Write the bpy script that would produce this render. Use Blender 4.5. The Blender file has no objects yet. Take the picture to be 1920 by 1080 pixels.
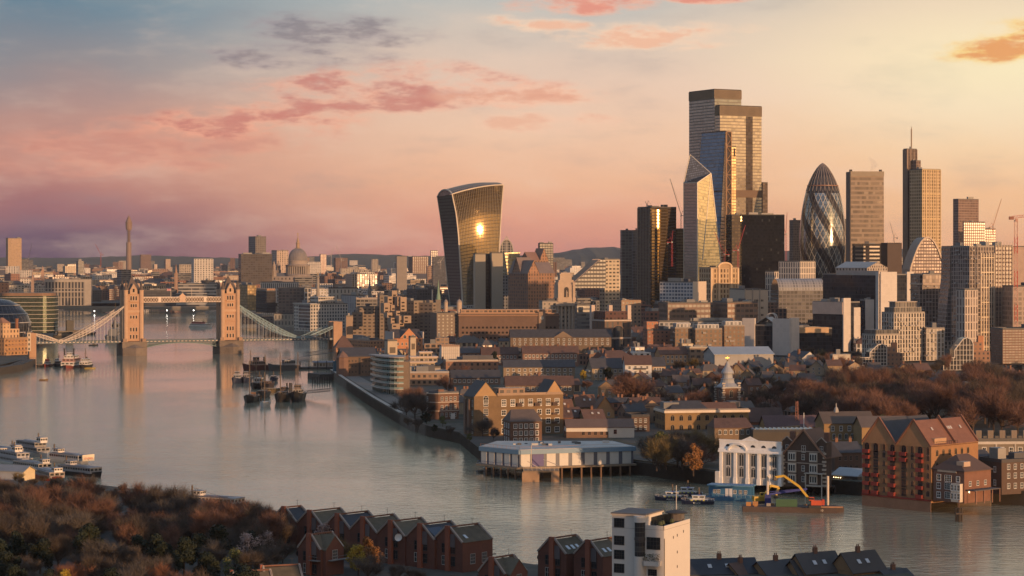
import bpy, math, random
from mathutils import Vector
from mathutils.geometry import tessellate_polygon
random.seed(7)
S = bpy.context.scene
COL = S.collection
R = math.radians
# ---------------------------------------------------------------- camera
F, H, CX, HY = 4200.0, 85.0, 960.0, 480.0      # pixels per unit slope, eye height, image centre, horizon row
cam_d = bpy.data.cameras.new('camera')
cam_d.sensor_width = 36.0
cam_d.lens = F / 1920 * 36
cam_d.shift_y = -60 / 1920
cam_d.clip_start = 1.0
cam_d.clip_end = 60000
cam = bpy.data.objects.new('camera', cam_d)
cam.location = (0, 0, H)
cam.rotation_euler = (R(90), 0, 0)
COL.objects.link(cam)
S.camera = cam
S.view_settings.view_transform = 'Standard'
S.view_settings.look = 'None'
S.view_settings.exposure = 0.0
S.view_settings.gamma = 1.0
S.cycles.volume_bounces = 1
S.cycles.max_bounces = 6
S.cycles.volume_step_rate = 4.0
SUN_SIDE, SUN_EL = 37.0, 3.6                    # sun: degrees round from straight behind the camera to the right; elevation
sdir = Vector((math.sin(R(SUN_SIDE)) * math.cos(R(SUN_EL)), -math.cos(R(SUN_SIDE)) * math.cos(R(SUN_EL)), math.sin(R(SUN_EL))))
sun_d = bpy.data.lights.new('sun', 'SUN')
sun_d.energy = 4.2
sun_d.angle = R(0.5)
sun_d.color = (1.0, 0.56, 0.27)
sun = bpy.data.objects.new('sun', sun_d)
sun.rotation_euler = sdir.to_track_quat('Z', 'Y').to_euler()
COL.objects.link(sun)
def lin(r, g, b):
    f = lambda c: (c / 255 / 12.92) if c <= 10 else ((c / 255 + 0.055) / 1.055) ** 2.4
    return (f(r), f(g), f(b), 1)
class NB:                                        # small node-tree writer
    def __init__(s, nt): s.nt = nt
    def n(s, t, **kw):
        nd = s.nt.nodes.new(t)
        for k, v in kw.items(): setattr(nd, k, v)
        return nd
    def put(s, sock, v):
        if v is None: return
        if isinstance(v, bpy.types.NodeSocket): s.nt.links.new(v, sock)
        else: sock.default_value = v
    def m(s, op, a, b=None, c=None, clamp=False):
        nd = s.n('ShaderNodeMath', operation=op); nd.use_clamp = clamp
        s.put(nd.inputs[0], a); s.put(nd.inputs[1], b)
        if c is not None: s.put(nd.inputs[2], c)
        return nd.outputs[0]
    def mix(s, f, a, b, bt='MIX'):
        nd = s.n('ShaderNodeMix', data_type='RGBA', blend_type=bt)
        s.put(nd.inputs[0], f); s.put(nd.inputs[6], a); s.put(nd.inputs[7], b)
        return nd.outputs[2]
    def ramp(s, f, stops):
        nd = s.n('ShaderNodeValToRGB'); cr = nd.color_ramp
        while len(cr.elements) < len(stops): cr.elements.new(0.5)
        for e, (p, c) in zip(cr.elements, stops): e.position = p; e.color = c
        s.put(nd.inputs[0], f); return nd.outputs[0]
    def sm(s, x, a, b):                          # smoothstep
        nd = s.n('ShaderNodeMapRange', interpolation_type='SMOOTHSTEP')
        s.put(nd.inputs[0], x); nd.inputs[1].default_value = a; nd.inputs[2].default_value = b
        return nd.outputs[0]
    def xyz(s, x, y, z=0.0):
        nd = s.n('ShaderNodeCombineXYZ'); s.put(nd.inputs[0], x); s.put(nd.inputs[1], y); s.put(nd.inputs[2], z)
        return nd.outputs[0]
    def sep(s, v):
        nd = s.n('ShaderNodeSeparateXYZ'); s.put(nd.inputs[0], v); return nd.outputs
    def noise(s, vec, scale, detail=3, rough=0.5):
        nd = s.n('ShaderNodeTexNoise'); s.put(nd.inputs['Vector'], vec)
        nd.inputs['Scale'].default_value = scale; nd.inputs['Detail'].default_value = detail; nd.inputs['Roughness'].default_value = rough
        return nd.outputs[0]
# ---------------------------------------------------------------- sky
world = bpy.data.worlds.new('World'); S.world = world; world.use_nodes = True
wt = world.node_tree; wt.nodes.clear(); q = NB(wt)
gen = q.n('ShaderNodeTexCoord').outputs['Generated']
dx, dy, dz = q.sep(gen)
az = q.m('ARCTAN2', dx, dy)
el = q.m('ARCTAN2', dz, q.m('SQRT', q.m('ADD', q.m('MULTIPLY', dx, dx), q.m('MULTIPLY', dy, dy))))
ele = q.m('MAXIMUM', el, 0.0)
px = q.m('MULTIPLY', az, F); py = q.m('MULTIPLY', ele, F)
wob = q.noise(q.xyz(q.m('MULTIPLY', px, 0.0022), q.m('MULTIPLY', py, 0.006)), 1.0, 3)
pyw = q.m('ADD', py, q.m('MULTIPLY', q.m('SUBTRACT', wob, 0.5), 110.0))
fr = q.m('DIVIDE', pyw, 1050.0, clamp=True)
L = q.ramp(fr, [(0, lin(88, 66, 92)), (.04, lin(98, 72, 98)), (.09, lin(154, 102, 108)), (.16, lin(200, 138, 124)), (.25, lin(188, 144, 134)), (.33, lin(146, 140, 144)), (.44, lin(104, 132, 150)), (.62, lin(190, 186, 172)), (1, lin(160, 164, 164))])
Cc = q.ramp(fr, [(0, lin(214, 140, 122)), (.06, lin(232, 160, 132)), (.13, lin(242, 186, 150)), (.22, lin(242, 200, 170)), (.3, lin(234, 202, 180)), (.40, lin(214, 198, 184)), (.46, lin(190, 192, 188)), (.62, lin(228, 214, 188)), (1, lin(186, 182, 172))])
Rr = q.ramp(fr, [(0, lin(240, 172, 128)), (.08, lin(248, 194, 146)), (.18, lin(250, 206, 164)), (.28, lin(250, 218, 188)), (.36, lin(253, 224, 190)), (.44, lin(236, 210, 184)), (.62, lin(214, 194, 164)), (1, lin(170, 166, 158))])
col = q.mix(q.sm(q.m('MULTIPLY', az, -1.0), 0.0, 0.21), Cc, L)
col = q.mix(q.sm(az, 0.02, 0.2), col, Rr)
# thin high cloud over the whole sky
veil = q.noise(q.xyz(q.m('MULTIPLY', px, 0.0032), q.m('MULTIPLY', py, 0.0105)), 1.0, 6, 0.6)
col = q.mix(q.m('MULTIPLY', q.sm(veil, 0.46, 0.75), 0.30), col, lin(246, 214, 190))
col = q.mix(q.m('MULTIPLY', q.sm(veil, 0.50, 0.24), 0.26), col, lin(128, 128, 140))
fine = q.noise(q.xyz(q.m('MULTIPLY', px, 0.0082), q.m('MULTIPLY', py, 0.026), 3.0), 1.0, 9, 0.6)
fine2 = q.noise(q.xyz(q.m('MULTIPLY', px, 0.016), q.m('MULTIPLY', py, 0.045), 9.0), 1.0, 6, 0.6)
def cloud(col, blobs, dark, lit, gain, edge=0.62):
    tot = None; hgt = None
    for (bx, by, rx, ry, tilt) in blobs:
        ux = q.m('SUBTRACT', px, bx - CX); uy = q.m('SUBTRACT', py, HY - by)
        uy = q.m('SUBTRACT', uy, q.m('MULTIPLY', ux, tilt))
        ex = q.m('DIVIDE', ux, rx); ey = q.m('DIVIDE', uy, ry)
        d = q.m('SUBTRACT', 1.0, q.m('ADD', q.m('MULTIPLY', ex, ex), q.m('MULTIPLY', ey, ey)))
        tot = d if tot is None else q.m('MAXIMUM', tot, d)
        hgt = ey if hgt is None else q.mix(0.5, hgt, ey)
    body = q.m('ADD', q.m('MULTIPLY', q.m('MAXIMUM', tot, -1.5), 0.45), q.m('MULTIPLY', q.m('SUBTRACT', fine, 0.5), 2.9))
    a = q.m('MULTIPLY', q.sm(body, -.22, edge), q.m('MULTIPLY', q.sm(tot, -0.45, 0.35), gain))
    k = q.m('ADD', q.m('MULTIPLY', q.m('SUBTRACT', fine2, 0.5), 1.8), q.m('MULTIPLY', q.m('SUBTRACT', body, 0.25), 1.5))
    return q.mix(a, col, q.mix(q.sm(k, -0.15, 0.55), lit, dark))
col = cloud(col, [(640, 60, 190, 34, -.05), (560, 110, 200, 30, 0)], lin(120, 108, 120), lin(166, 150, 154), .6)
col = cloud(col, [(330, 270, 330, 60, .08)], lin(214, 140, 122), lin(236, 160, 134), .55)
col = cloud(col, [(720, 168, 270, 52, .03), (440, 226, 180, 40, .12), (590, 204, 230, 44, .12), (900, 172, 200, 34, -.02)], lin(206, 130, 118), lin(250, 176, 146), .92, .85)
col = cloud(col, [(980, 180, 170, 24, 0), (1010, 230, 160, 22, 0)], lin(240, 180, 150), lin(252, 204, 174), .7)
col = cloud(col, [(1090, 12, 150, 20, .02), (1330, 2, 90, 10, 0)], lin(232, 150, 130), lin(252, 182, 152), .95)
col = cloud(col, [(1240, 70, 210, 28, .01), (1020, 48, 120, 18, -.1)], lin(246, 190, 158), lin(255, 216, 184), .9)
gx, gy = q.m('DIVIDE', q.m('SUBTRACT', px, 940.0), 620.0), q.m('DIVIDE', q.m('SUBTRACT', py, 345.0), 230.0)
glow = q.m('SUBTRACT', 1.0, q.m('SQRT', q.m('ADD', q.m('MULTIPLY', gx, gx), q.m('MULTIPLY', gy, gy))), clamp=True)
col = q.mix(q.m('MULTIPLY', q.m('POWER', glow, 1.3), .85), col, lin(255, 240, 196))
col = cloud(col, [(1880, 92, 130, 34, .1), (2010, 60, 160, 40, 0)], lin(236, 164, 104), lin(255, 214, 130), .98)
# warm light round the sun (behind, right) and the cooler quarter behind, left
sdot = q.m('ADD', q.m('ADD', q.m('MULTIPLY', dx, sdir.x), q.m('MULTIPLY', dy, sdir.y)), q.m('MULTIPLY', dz, sdir.z))
sp = q.m('MAXIMUM', sdot, 0.0)
lowband = q.sm(el, 0.75, 0.0)
col = q.mix(q.m('MULTIPLY', q.m('POWER', sp, 3.5), lowband), col, (.95, .66, .38, 1))
col = q.mix(q.m('POWER', sp, 30.0), col, (2.6, 1.45, .5, 1))
ldot = q.m('MAXIMUM', q.m('ADD', q.m('MULTIPLY', dx, -.78), q.m('MULTIPLY', dy, -.62)), 0.0)
col = q.mix(q.m('MULTIPLY', q.m('POWER', ldot, 1.2), .9), col, lin(112, 126, 142))
zen = q.mix(q.sm(el, 0.18, 0.8), col, lin(136, 160, 188))
sky = q.n('ShaderNodeTexSky', sky_type='NISHITA')
sky.sun_disc = False; sky.sun_elevation = R(SUN_EL); sky.sun_rotation = math.atan2(sdir.x, sdir.y)
sky.altitude = 80
tot = q.mix(0.03, q.mix(1.0, zen, (10, 10, 10, 1), 'MULTIPLY'), sky.outputs[0])
bg = q.n('ShaderNodeBackground'); q.put(bg.inputs[0], tot); bg.inputs[1].default_value = 0.10
wt.links.new(bg.outputs[0], q.n('ShaderNodeOutputWorld').inputs[0])
# ---------------------------------------------------------------- projection helpers (pixel of the 1920 x 1080 view + depth -> place in metres)
def Wp(x, y, Y): return Vector(((x - CX) * Y / F, Y, H - (y - HY) * Y / F))
def GY(y, z=5.0): return F * (H - z) / (y - HY)
def G(x, y, z=5.0): return Wp(x, y, GY(y, z))
def zx(y, Y): return H - (y - HY) * Y / F
def pxl(p): return (CX + F * p[0] / p[1], HY - F * (p[2] - H) / p[1])
# ---------------------------------------------------------------- materials
MATS = {}
def newmat(key):
    m = bpy.data.materials.new(key); m.use_nodes = True; m.node_tree.nodes.clear()
    return m, NB(m.node_tree)
def finish(m, b, base, rough, metal=0.0, spec=0.5, normal=None, emis=None):
    p = b.n('ShaderNodeBsdfPrincipled')
    b.put(p.inputs['Base Color'], base); b.put(p.inputs['Roughness'], rough); b.put(p.inputs['Metallic'], metal)
    b.put(p.inputs['Specular IOR Level'], spec)
    if normal: b.put(p.inputs['Normal'], normal)
    if emis: b.put(p.inputs['Emission Color'], emis[0]); b.put(p.inputs['Emission Strength'], emis[1])
    b.nt.links.new(p.outputs[0], b.n('ShaderNodeOutputMaterial').inputs[0])
    return m
def vary(b, c, amt, scale):
    """colour mottled by two scales of noise, plus a little difference from object to object"""
    tc = b.n('ShaderNodeTexCoord').outputs['Object']
    n1 = b.noise(tc, scale, 4, .6); n2 = b.noise(tc, scale * 7, 2)
    rnd = b.n('ShaderNodeObjectInfo').outputs['Random']
    k = b.m('ADD', b.m('ADD', b.m('MULTIPLY', b.m('SUBTRACT', n1, .5), 2.2 * amt), b.m('MULTIPLY', b.m('SUBTRACT', n2, .5), amt)), b.m('MULTIPLY', b.m('SUBTRACT', rnd, .5), amt * .7))
    return b.mix(1.0, c, b.xyz(*[b.m('ADD', k, 1.0)] * 3), 'MULTIPLY')
def P(c, rough=.8, metal=0.0, amt=.22, scale=.15, spec=.4):
    key = 'plain_%s_%s_%s_%s_%s' % (c, rough, metal, amt, scale)
    if key in MATS: return MATS[key]
    m, b = newmat('surface')
    MATS[key] = finish(m, b, vary(b, (*c, 1), amt, scale), rough, metal, spec)
    return MATS[key]
def EM(c, s):
    key = 'em%s%s' % (c, s)
    if key not in MATS:
        m, b = newmat('lamp_glow'); MATS[key] = finish(m, b, (*c, 1), .5, emis=((*c, 1), s))
    return MATS[key]
def FA(wall, glass=(.03, .035, .04), wf=.5, hf=.55, gr=.12, gm=0.0, amt=.16, blind=.25, wr=.8, bump=0.0, gv=.9, voff=.0, sp=.5):
    """wall with a grid of windows: UV runs in bays across and storeys up"""
    key = 'fa' + str((wall, glass, wf, hf, gr, gm, amt, blind, wr, bump, gv, voff, sp))
    if key in MATS: return MATS[key]
    m, b = newmat('facade')
    uv = b.n('ShaderNodeUVMap').outputs[0]
    u, v, _ = b.sep(uv)
    fu = b.m('ABSOLUTE', b.m('SUBTRACT', b.m('FRACT', u), .5)); fv = b.m('ABSOLUTE', b.m('SUBTRACT', b.m('FRACT', v), .5 + voff))
    mask = b.m('MULTIPLY', b.m('LESS_THAN', fu, wf / 2), b.m('LESS_THAN', fv, hf / 2))
    wn = b.n('ShaderNodeTexWhiteNoise', noise_dimensions='3D')
    rnd = b.n('ShaderNodeObjectInfo').outputs['Random']
    b.put(wn.inputs[0], b.xyz(b.m('FLOOR', u), b.m('FLOOR', v), b.m('MULTIPLY', rnd, 37.0)))
    r = wn.outputs[0]
    gcol = b.mix(1.0, (*glass, 1), b.xyz(*[b.m('ADD', 1 - gv / 2, b.m('MULTIPLY', r, gv))] * 3), 'MULTIPLY')
    gcol = b.mix(b.m('MULTIPLY', b.m('GREATER_THAN', r, 1 - blind), .55), gcol, (*[min(1, c * .55 + .06) for c in wall], 1))
    wcol = vary(b, (*wall, 1), amt, .06)
    base = b.mix(mask, wcol, gcol)
    nrm = None
    if bump:
        bp = b.n('ShaderNodeBump'); bp.inputs['Strength'].default_value = bump; bp.inputs['Distance'].default_value = 1.0
        b.put(bp.inputs['Height'], b.noise(b.n('ShaderNodeTexCoord').outputs['Object'], .12, 2)); nrm = bp.outputs[0]
    MATS[key] = finish(m, b, base, b.m('ADD', wr, b.m('MULTIPLY', mask, gr - wr)), b.m('MULTIPLY', mask, gm), sp, nrm)
    return MATS[key]
def ROOF(c, amt=.3, tile=0.0):
    return P(c, .75, 0, amt, .35)
# ---------------------------------------------------------------- mesh builder
class MB:
    def __init__(s): s.v = []; s.f = []; s.u = []; s.mi = []
    def face(s, pts, m=0, uv=None):
        i = len(s.v); s.v += [tuple(p) for p in pts]; s.f.append(list(range(i, i + len(pts)))); s.mi.append(m)
        s.u.append(uv if uv else [(p[0], p[1]) for p in pts])
    def wall(s, p, q_, z0, z1, m=0, bay=None, zq0=None, zq1=None):
        """vertical strip from plan point p to q_ (outside on the right hand), UV in bays and storeys"""
        L_ = math.hypot(q_[0] - p[0], q_[1] - p[1]); Hh = z1 - z0
        nb, nf = (max(1, round(L_ / bay[0])), max(1, round(Hh / bay[1]))) if bay else (L_, Hh)
        s.face([(p[0], p[1], z0), (q_[0], q_[1], z0), (q_[0], q_[1], z1), (p[0], p[1], z1)], m, [(0, 0), (nb, 0), (nb, nf), (0, nf)])
    def prism(s, poly, z0, z1, m=0, mt=None, bay=None, cap=True, bottom=False):
        n = len(poly)
        for i in range(n): s.wall(poly[i], poly[(i + 1) % n], z0, z1, m, bay)
        if cap: s.face([(x, y, z1) for x, y in poly], m if mt is None else mt)
        if bottom: s.face([(x, y, z0) for x, y in reversed(poly)], m)
        return s
    def box(s, x0, x1, y0, y1, z0, z1, m=0, mt=None, bay=None, cap=True, bottom=True):
        return s.prism([(x0, y0), (x1, y0), (x1, y1), (x0, y1)], z0, z1, m, mt, bay, cap, bottom)
    def lathe(s, prof, n=16, cx=0, cy=0, m=0, a0=0.0, sx=1.0, uvn=None, cap=True):
        rings = []
        for r, z in prof:
            rings.append([(cx + r * sx * math.cos(a0 + 2 * math.pi * i / n), cy + r * math.sin(a0 + 2 * math.pi * i / n), z) for i in range(n)])
        for k in range(len(rings) - 1):
            for i in range(n):
                j = (i + 1) % n; uu = (uvn or n)
                u0, u1 = i * uu / n, (i + 1) * uu / n; v0, v1 = prof[k][1], prof[k + 1][1]
                s.face([rings[k][i], rings[k][j], rings[k + 1][j], rings[k + 1][i]], m, [(u0, v0), (u1, v0), (u1, v1), (u0, v1)])
        if cap:
            if prof[-1][0] > .01: s.face(rings[-1], m)
            if prof[0][0] > .01: s.face(rings[0][::-1], m)
        return s
    def bar(s, a, b, w, h=None, m=0, n=4):
        a = Vector(a); b = Vector(b); d = b - a
        if d.length < 1e-5: return s
        d.normalize(); up = Vector((0, 0, 1)) if abs(d.z) < .95 else Vector((0, 1, 0))
        x = d.cross(up).normalized(); y = x.cross(d); h = h or w
        ring = lambda c: [c + x * (w / 2 * sx) + y * (h / 2 * sy) for sx, sy in ((-1, -1), (1, -1), (1, 1), (-1, 1))]
        A, B_ = ring(a), ring(b)
        for i in range(4):
            j = (i + 1) % 4; s.face([A[j], A[i], B_[i], B_[j]], m)
        s.face(A, m); s.face(B_[::-1], m)
        return s
    def gable(s, x0, x1, y0, y1, z0, rise, axis='x', ov=.3, m=0, th=.25, cut=0.0):
        """pitched roof slab, ridge along axis, open below (closed soffit); cut > 0 hips the ends"""
        if axis == 'x':
            T = lambda x, y, z: (x, y, z); a0, a1, b0, b1 = x0, x1, y0, y1
        else:
            T = lambda x, y, z: (y, x, z); a0, a1, b0, b1 = y0, y1, x0, x1
        a0 -= ov; a1 += ov; bm = (b0 + b1) / 2; dz = rise / max(.01, (b1 - b0) / 2) * ov; b0 -= ov; b1 += ov; zl = z0 - dz
        fl = (axis != 'x')
        def f(p): s.face(([T(*t) for t in p])[::-1] if fl else [T(*t) for t in p], m)
        zr = z0 + rise
        f([(a0, b0, zl), (a1, b0, zl), (a1 - cut, bm, zr), (a0 + cut, bm, zr)])
        f([(a1, b1, zl), (a0, b1, zl), (a0 + cut, bm, zr), (a1 - cut, bm, zr)])
        if cut:
            f([(a0, b1, zl), (a0, b0, zl), (a0 + cut, bm, zr)]); f([(a1, b0, zl), (a1, b1, zl), (a1 - cut, bm, zr)])
        else:
            f([(a0, b0, zl), (a0, bm, zr), (a0, bm, zr - th), (a0, b0, zl - th)]); f([(a0, bm, zr), (a0, b1, zl), (a0, b1, zl - th), (a0, bm, zr - th)])
            f([(a1, bm, zr), (a1, b0, zl), (a1, b0, zl - th), (a1, bm, zr - th)]); f([(a1, b1, zl), (a1, bm, zr), (a1, bm, zr - th), (a1, b1, zl - th)])
        f([(a0, b0, zl - th), (a1, b0, zl - th), (a1, b0, zl), (a0, b0, zl)]); f([(a1, b1, zl - th), (a0, b1, zl - th), (a0, b1, zl), (a1, b1, zl)])
        return s
    def gwall(s, x0, x1, y, z0, rise, m=0, flip=False, axis='x'):
        """gable triangle in the plane y (or x when axis is 'y')"""
        t = [(x0, y, z0), (x1, y, z0), ((x0 + x1) / 2, y, z0 + rise)]
        if axis == 'y': t = [(p[1], p[0], p[2]) for p in t]; flip = not flip
        if flip: t = t[::-1]
        s.face(t, m, [((p[0] + p[1]) * .3, p[2] * .3) for p in t]); return s
    def mesh(s, name, mats, smooth=False):
        me = bpy.data.meshes.new(name); me.from_pydata(s.v, [], s.f)
        for mt in (mats if isinstance(mats, (list, tuple)) else [mats]): me.materials.append(mt)
        me.polygons.foreach_set('material_index', s.mi)
        ul = me.uv_layers.new(name='UVMap')
        flat = [c for f in s.u for p in f for c in p]
        ul.data.foreach_set('uv', flat)
        if smooth: me.polygons.foreach_set('use_smooth', [True] * len(s.f))
        me.update(); return me
    def build(s, name, mats, parent=None, loc=(0, 0, 0), rz=0.0, smooth=False):
        return ob(name, s.mesh(name, mats, smooth), parent, loc, rz)
def weld(o, d=.01):
    import bmesh
    bm = bmesh.new(); bm.from_mesh(o.data); bmesh.ops.remove_doubles(bm, verts=bm.verts, dist=d); bm.to_mesh(o.data); bm.free(); return o
def ob(name, me, parent=None, loc=(0, 0, 0), rz=0.0):
    o = bpy.data.objects.new(name, me); COL.objects.link(o); o.location = loc; o.rotation_euler = (0, 0, rz)
    if parent: o.parent = parent
    return o
def tag(o, label, cat, group=None):
    o['label'] = label; o['category'] = cat
    if group: o['group'] = group
    return o
def thing(name, label, cat, loc, rz=0.0, group=None):
    o = ob(name, None, None, loc, rz); o.empty_display_size = 1.0
    return tag(o, label, cat, group)
def struct(o): o['kind'] = 'structure'; return o
def dup(root, loc, rz=None, label=None, group=None):
    def cp(o, par):
        c = o.copy(); COL.objects.link(c)
        if par: c.parent = par
        for ch in o.children: cp(ch, c)
        return c
    r = cp(root, None); r.location = loc
    if rz is not None: r.rotation_euler = (0, 0, rz)
    if label: r['label'] = label
    if group: r['group'] = group
    return r
# colours of real surfaces
BRICK = (.20, .088, .055); YBRICK = (.27, .175, .085); BROWN = (.15, .085, .06); STONE = (.36, .29, .22); CREAM = (.52, .45, .36)
WHITE = (.66, .64, .61); CONC = (.26, .225, .19); GREYM = (.2, .2, .2); SLATE = (.055, .055, .062); TILE = (.105, .062, .05); DARK = (.025, .026, .03)
LEAD = (.19, .2, .22); STEEL = (.12, .16, .19)
m_glass = P((.018, .022, .026), .08, 0, .2, .5, .6); m_white = P(WHITE, .6); m_dark = P(DARK, .6); m_flat = P((.13, .125, .12), .9, 0, .35, .12)
FOOT = []                                        # (x, y, radius) of everything built on land
GUARD = []                                       # (x0, x1, lowest row seen, depth): nothing filled in may rise in front
# ---------------------------------------------------------------- buildings
class Bd: pass
def B(name, label, cat, x, top, Y, a=30, zb=5, mat=None, roof=None, bay=(4, 3.6), dp=None, group=None, plant=2, par=.8, root=None, seen=None, maxd=80, wl=None):
    """box building: x=(left, near corner, right) columns at depth Y of the corner; a = turn of its right-hand face; local x runs along that face, local y along the left-hand one"""
    xl, xc, xr = x; ar = R(a); sa, ca = math.sin(ar), math.cos(ar)
    Xc = (xc - CX) * Y / F
    k = (xr - CX) / F; w = (k * Y - Xc) / (ca - k * sa)
    if xl < xc and a > 0:
        k = (xl - CX) / F; d = (k * Y - Xc) / (-sa - k * ca)
        if d > maxd: d = maxd
    else: d = dp or min(w, 25)
    if dp: d = dp
    z1 = zx(top, Y); h = z1 - zb
    b = Bd(); b.w, b.d, b.h, b.a, b.Y, b.zb = w, d, h, ar, Y, zb
    b.root = root or thing(name, label, cat, (Xc, Y, zb), ar, group)
    b.mat = mat or FA(CONC); b.bay = bay
    if wl is not False:
        MB().box(0, w, 0, d, 0, h, 0, 0, bay, cap=False).build('wall', b.mat, b.root)
    if roof is not False:
        rm = MB(); rm.box(-.05, w + .05, -.05, d + .05, h, h + .35); t = .45
        for q4 in ((0, w, 0, t), (0, w, d - t, d), (0, t, t, d - t), (w - t, w, t, d - t)): rm.box(*q4, h + .35, h + .35 + par)
        rm.build('roof', roof or m_flat, b.root)
    rg = random.Random(hash((round(xl), round(top), round(Y))) & 0xffff)
    for i in range(plant):
        pw, pd, ph = w * rg.uniform(.12, .3), d * rg.uniform(.15, .4), rg.uniform(1.6, 4.2)
        x0, y0 = rg.uniform(.8, max(.9, w - pw - .8)), rg.uniform(.8, max(.9, d - pd - .8))
        pm = MB().box(0, pw, 0, pd, 0, ph)
        pm.build('roof_plant', rg.choice([P((.2, .2, .2)), P((.32, .3, .27)), P((.1, .1, .11))]), b.root, (x0, y0, h + .35))
    c = Vector((Xc, Y)) + Vector((ca, sa)) * w / 2 + Vector((-sa, ca)) * d / 2
    FOOT.append((c.x, c.y, math.hypot(w, d) / 2 * .9))
    if seen: GUARD.append((xl, xr, seen, Y))
    return b
WC = {}
def winmesh(w, h, style, fm, gm):
    key = (round(w, 2), round(h, 2), style, fm.name, gm.name)
    if key in WC: return WC[key]
    m = MB(); t = .1 if style != 'bold' else .2; y = -.09
    for bx in ((-w / 2 - t, w / 2 + t, h, h + t), (-w / 2 - t, w / 2 + t, -t * 1.5, 0), (-w / 2 - t, -w / 2, 0, h), (w / 2, w / 2 + t, 0, h)):
        m.box(bx[0], bx[1], y, 0, bx[2], bx[3])
    if style in ('sash', 'bold'):
        m.box(-w / 2, w / 2, y + .02, 0, h * .5 - .05, h * .5 + .05); m.box(-.05, .05, y + .02, 0, 0, h * .5 - .05); m.box(-.05, .05, y + .02, 0, h * .5 + .05, h)
    if style == 'grid':
        for i in (-1, 0, 1): m.box(i * w / 4 - .04, i * w / 4 + .04, y + .02, 0, 0, h)
        for i in (1, 2): m.box(-w / 2, w / 2, y + .025, 0, h * i / 3 - .04, h * i / 3 + .04)
    if style == 'arch':
        pts = [(w / 2 * math.cos(math.pi * i / 8), h + w * .32 * math.sin(math.pi * i / 8)) for i in range(9)]
        for i in range(8): m.bar((pts[i][0], -.05, pts[i][1]), (pts[i + 1][0], -.05, pts[i + 1][1]), .12, .1)
        m.box(-.05, .05, y + .02, 0, 0, h)
    fr = m.mesh('window', fm)
    g = MB()
    pl = [(-w / 2, 0), (w / 2, 0), (w / 2, h), (-w / 2, h)]
    if style == 'arch': pl = [(-w / 2, 0), (w / 2, 0)] + [(w / 2 * math.cos(math.pi * i / 8), h + w * .32 * math.sin(math.pi * i / 8)) for i in range(9)]
    g.face([(x, -.035, z) for x, z in pl])
    WC[key] = (fr, g.mesh('pane', gm)); return WC[key]
def win(par, face, u, z, w, h, style='sash', fm=None, gm=None, b=None, off=0.0, sub=True):
    """window on the right-hand face ('R', local y=off) or the left-hand one ('L', local x=off)"""
    fr, pn = winmesh(w, h, style, fm or m_white, gm or m_glass)
    loc, rz = ((u, off, z), 0) if face == 'R' else ((off, u, z), R(-90))
    o = ob('window', fr, par, loc, rz)
    ob('pane', pn, o)
    return o
def wins(par, face, us, zs, w, h, style='sash', fm=None, gm=None, off=0.0, skip=()):
    for i, u in enumerate(us):
        for j, z in enumerate(zs):
            if (i, j) not in skip: win(par, face, u, z, w, h, style, fm, gm, off=off)
def spread(n, L_, m=0.0): return [m + (L_ - 2 * m) * (i + .5) / n for i in range(n)]
# ---------------------------------------------------------------- ground, river, hills
def gp(x, y): p = G(x, y, 0); return (p.x, p.y)
north = [gp(545, 574), gp(562, 598), gp(600, 628), gp(628, 652), gp(628, 712), gp(655, 735), gp(700, 766), gp(752, 798), gp(800, 818), gp(862, 832), gp(905, 868), gp(1040, 880), gp(1150, 884), gp(1250, 898), gp(1345, 911), gp(1470, 919), gp(1617, 930), gp(1755, 939), gp(1920, 948), gp(2100, 956)]
south = [gp(2150, 1132), gp(1725, 1130), gp(1690, 1100), gp(1300, 1102), gp(1000, 1094), gp(925, 1082), gp(700, 1030), gp(530, 990), gp(440, 975), gp(300, 950), gp(140, 930), gp(0, 926), gp(-160, 900), gp(-330, 820), gp(-260, 745), gp(-60, 715), gp(0, 697), gp(52, 684), gp(58, 655), gp(98, 643), gp(104, 625), gp(96, 600), gp(80, 574)]
outer = [(9000, 700), (9000, 17000), (-9000, 17000), (-9000, -600), (9000, -600), (9000, 330)]
m_g, b_ = newmat('ground')
tc_ = b_.n('ShaderNodeTexCoord').outputs['Object']
n_ = b_.noise(tc_, .02, 5, .6); n2_ = b_.noise(tc_, .11, 3)
finish(m_g, b_, b_.mix(b_.sm(n2_, .4, .62), b_.mix(b_.sm(n_, .42, .58), (.05, .05, .048, 1), (.035, .04, .022, 1)), (.07, .064, .055, 1)), .92)
gm = MB()
ring = [Vector((x, y, 5)) for x, y in (outer[0:1] + outer[1:] + south + north)]
for t in tessellate_polygon([ring]):
    tri = [ring[i] for i in t]
    if (tri[1] - tri[0]).cross(tri[2] - tri[0]).z < 0: tri = tri[::-1]
    gm.face(tri, 0)
m_quay = P((.09, .075, .06), .9, 0, .4, .08)
chain = south + north
for a_, c_ in zip(chain[:-1], chain[1:]):
    gm.wall(a_, c_, -4, 5, 1); gm.wall(c_, a_, -4, 5, 1)
struct(gm.build('ground', [m_g, m_quay]))
m_w, b_ = newmat('river_water')
tc_ = b_.n('ShaderNodeTexCoord').outputs['Object']
wx, wy, _z = b_.sep(tc_)
patch = b_.noise(b_.xyz(b_.m('MULTIPLY', wx, .006), b_.m('MULTIPLY', wy, .0028)), 1.0, 4, .55)
w1 = b_.noise(b_.xyz(b_.m('MULTIPLY', wx, .22), b_.m('MULTIPLY', wy, .30)), 1.0, 4, .6)
w2 = b_.noise(b_.xyz(b_.m('MULTIPLY', wx, .035), b_.m('MULTIPLY', wy, .05)), 1.0, 3, .5)
near = b_.m('MULTIPLY', b_.sm(wy, 1500, 650), 1.0)
amp = b_.m('MULTIPLY', b_.m('ADD', .36, b_.m('MULTIPLY', near, .64)), b_.m('ADD', .45, b_.sm(patch, .42, .62)))
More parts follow.
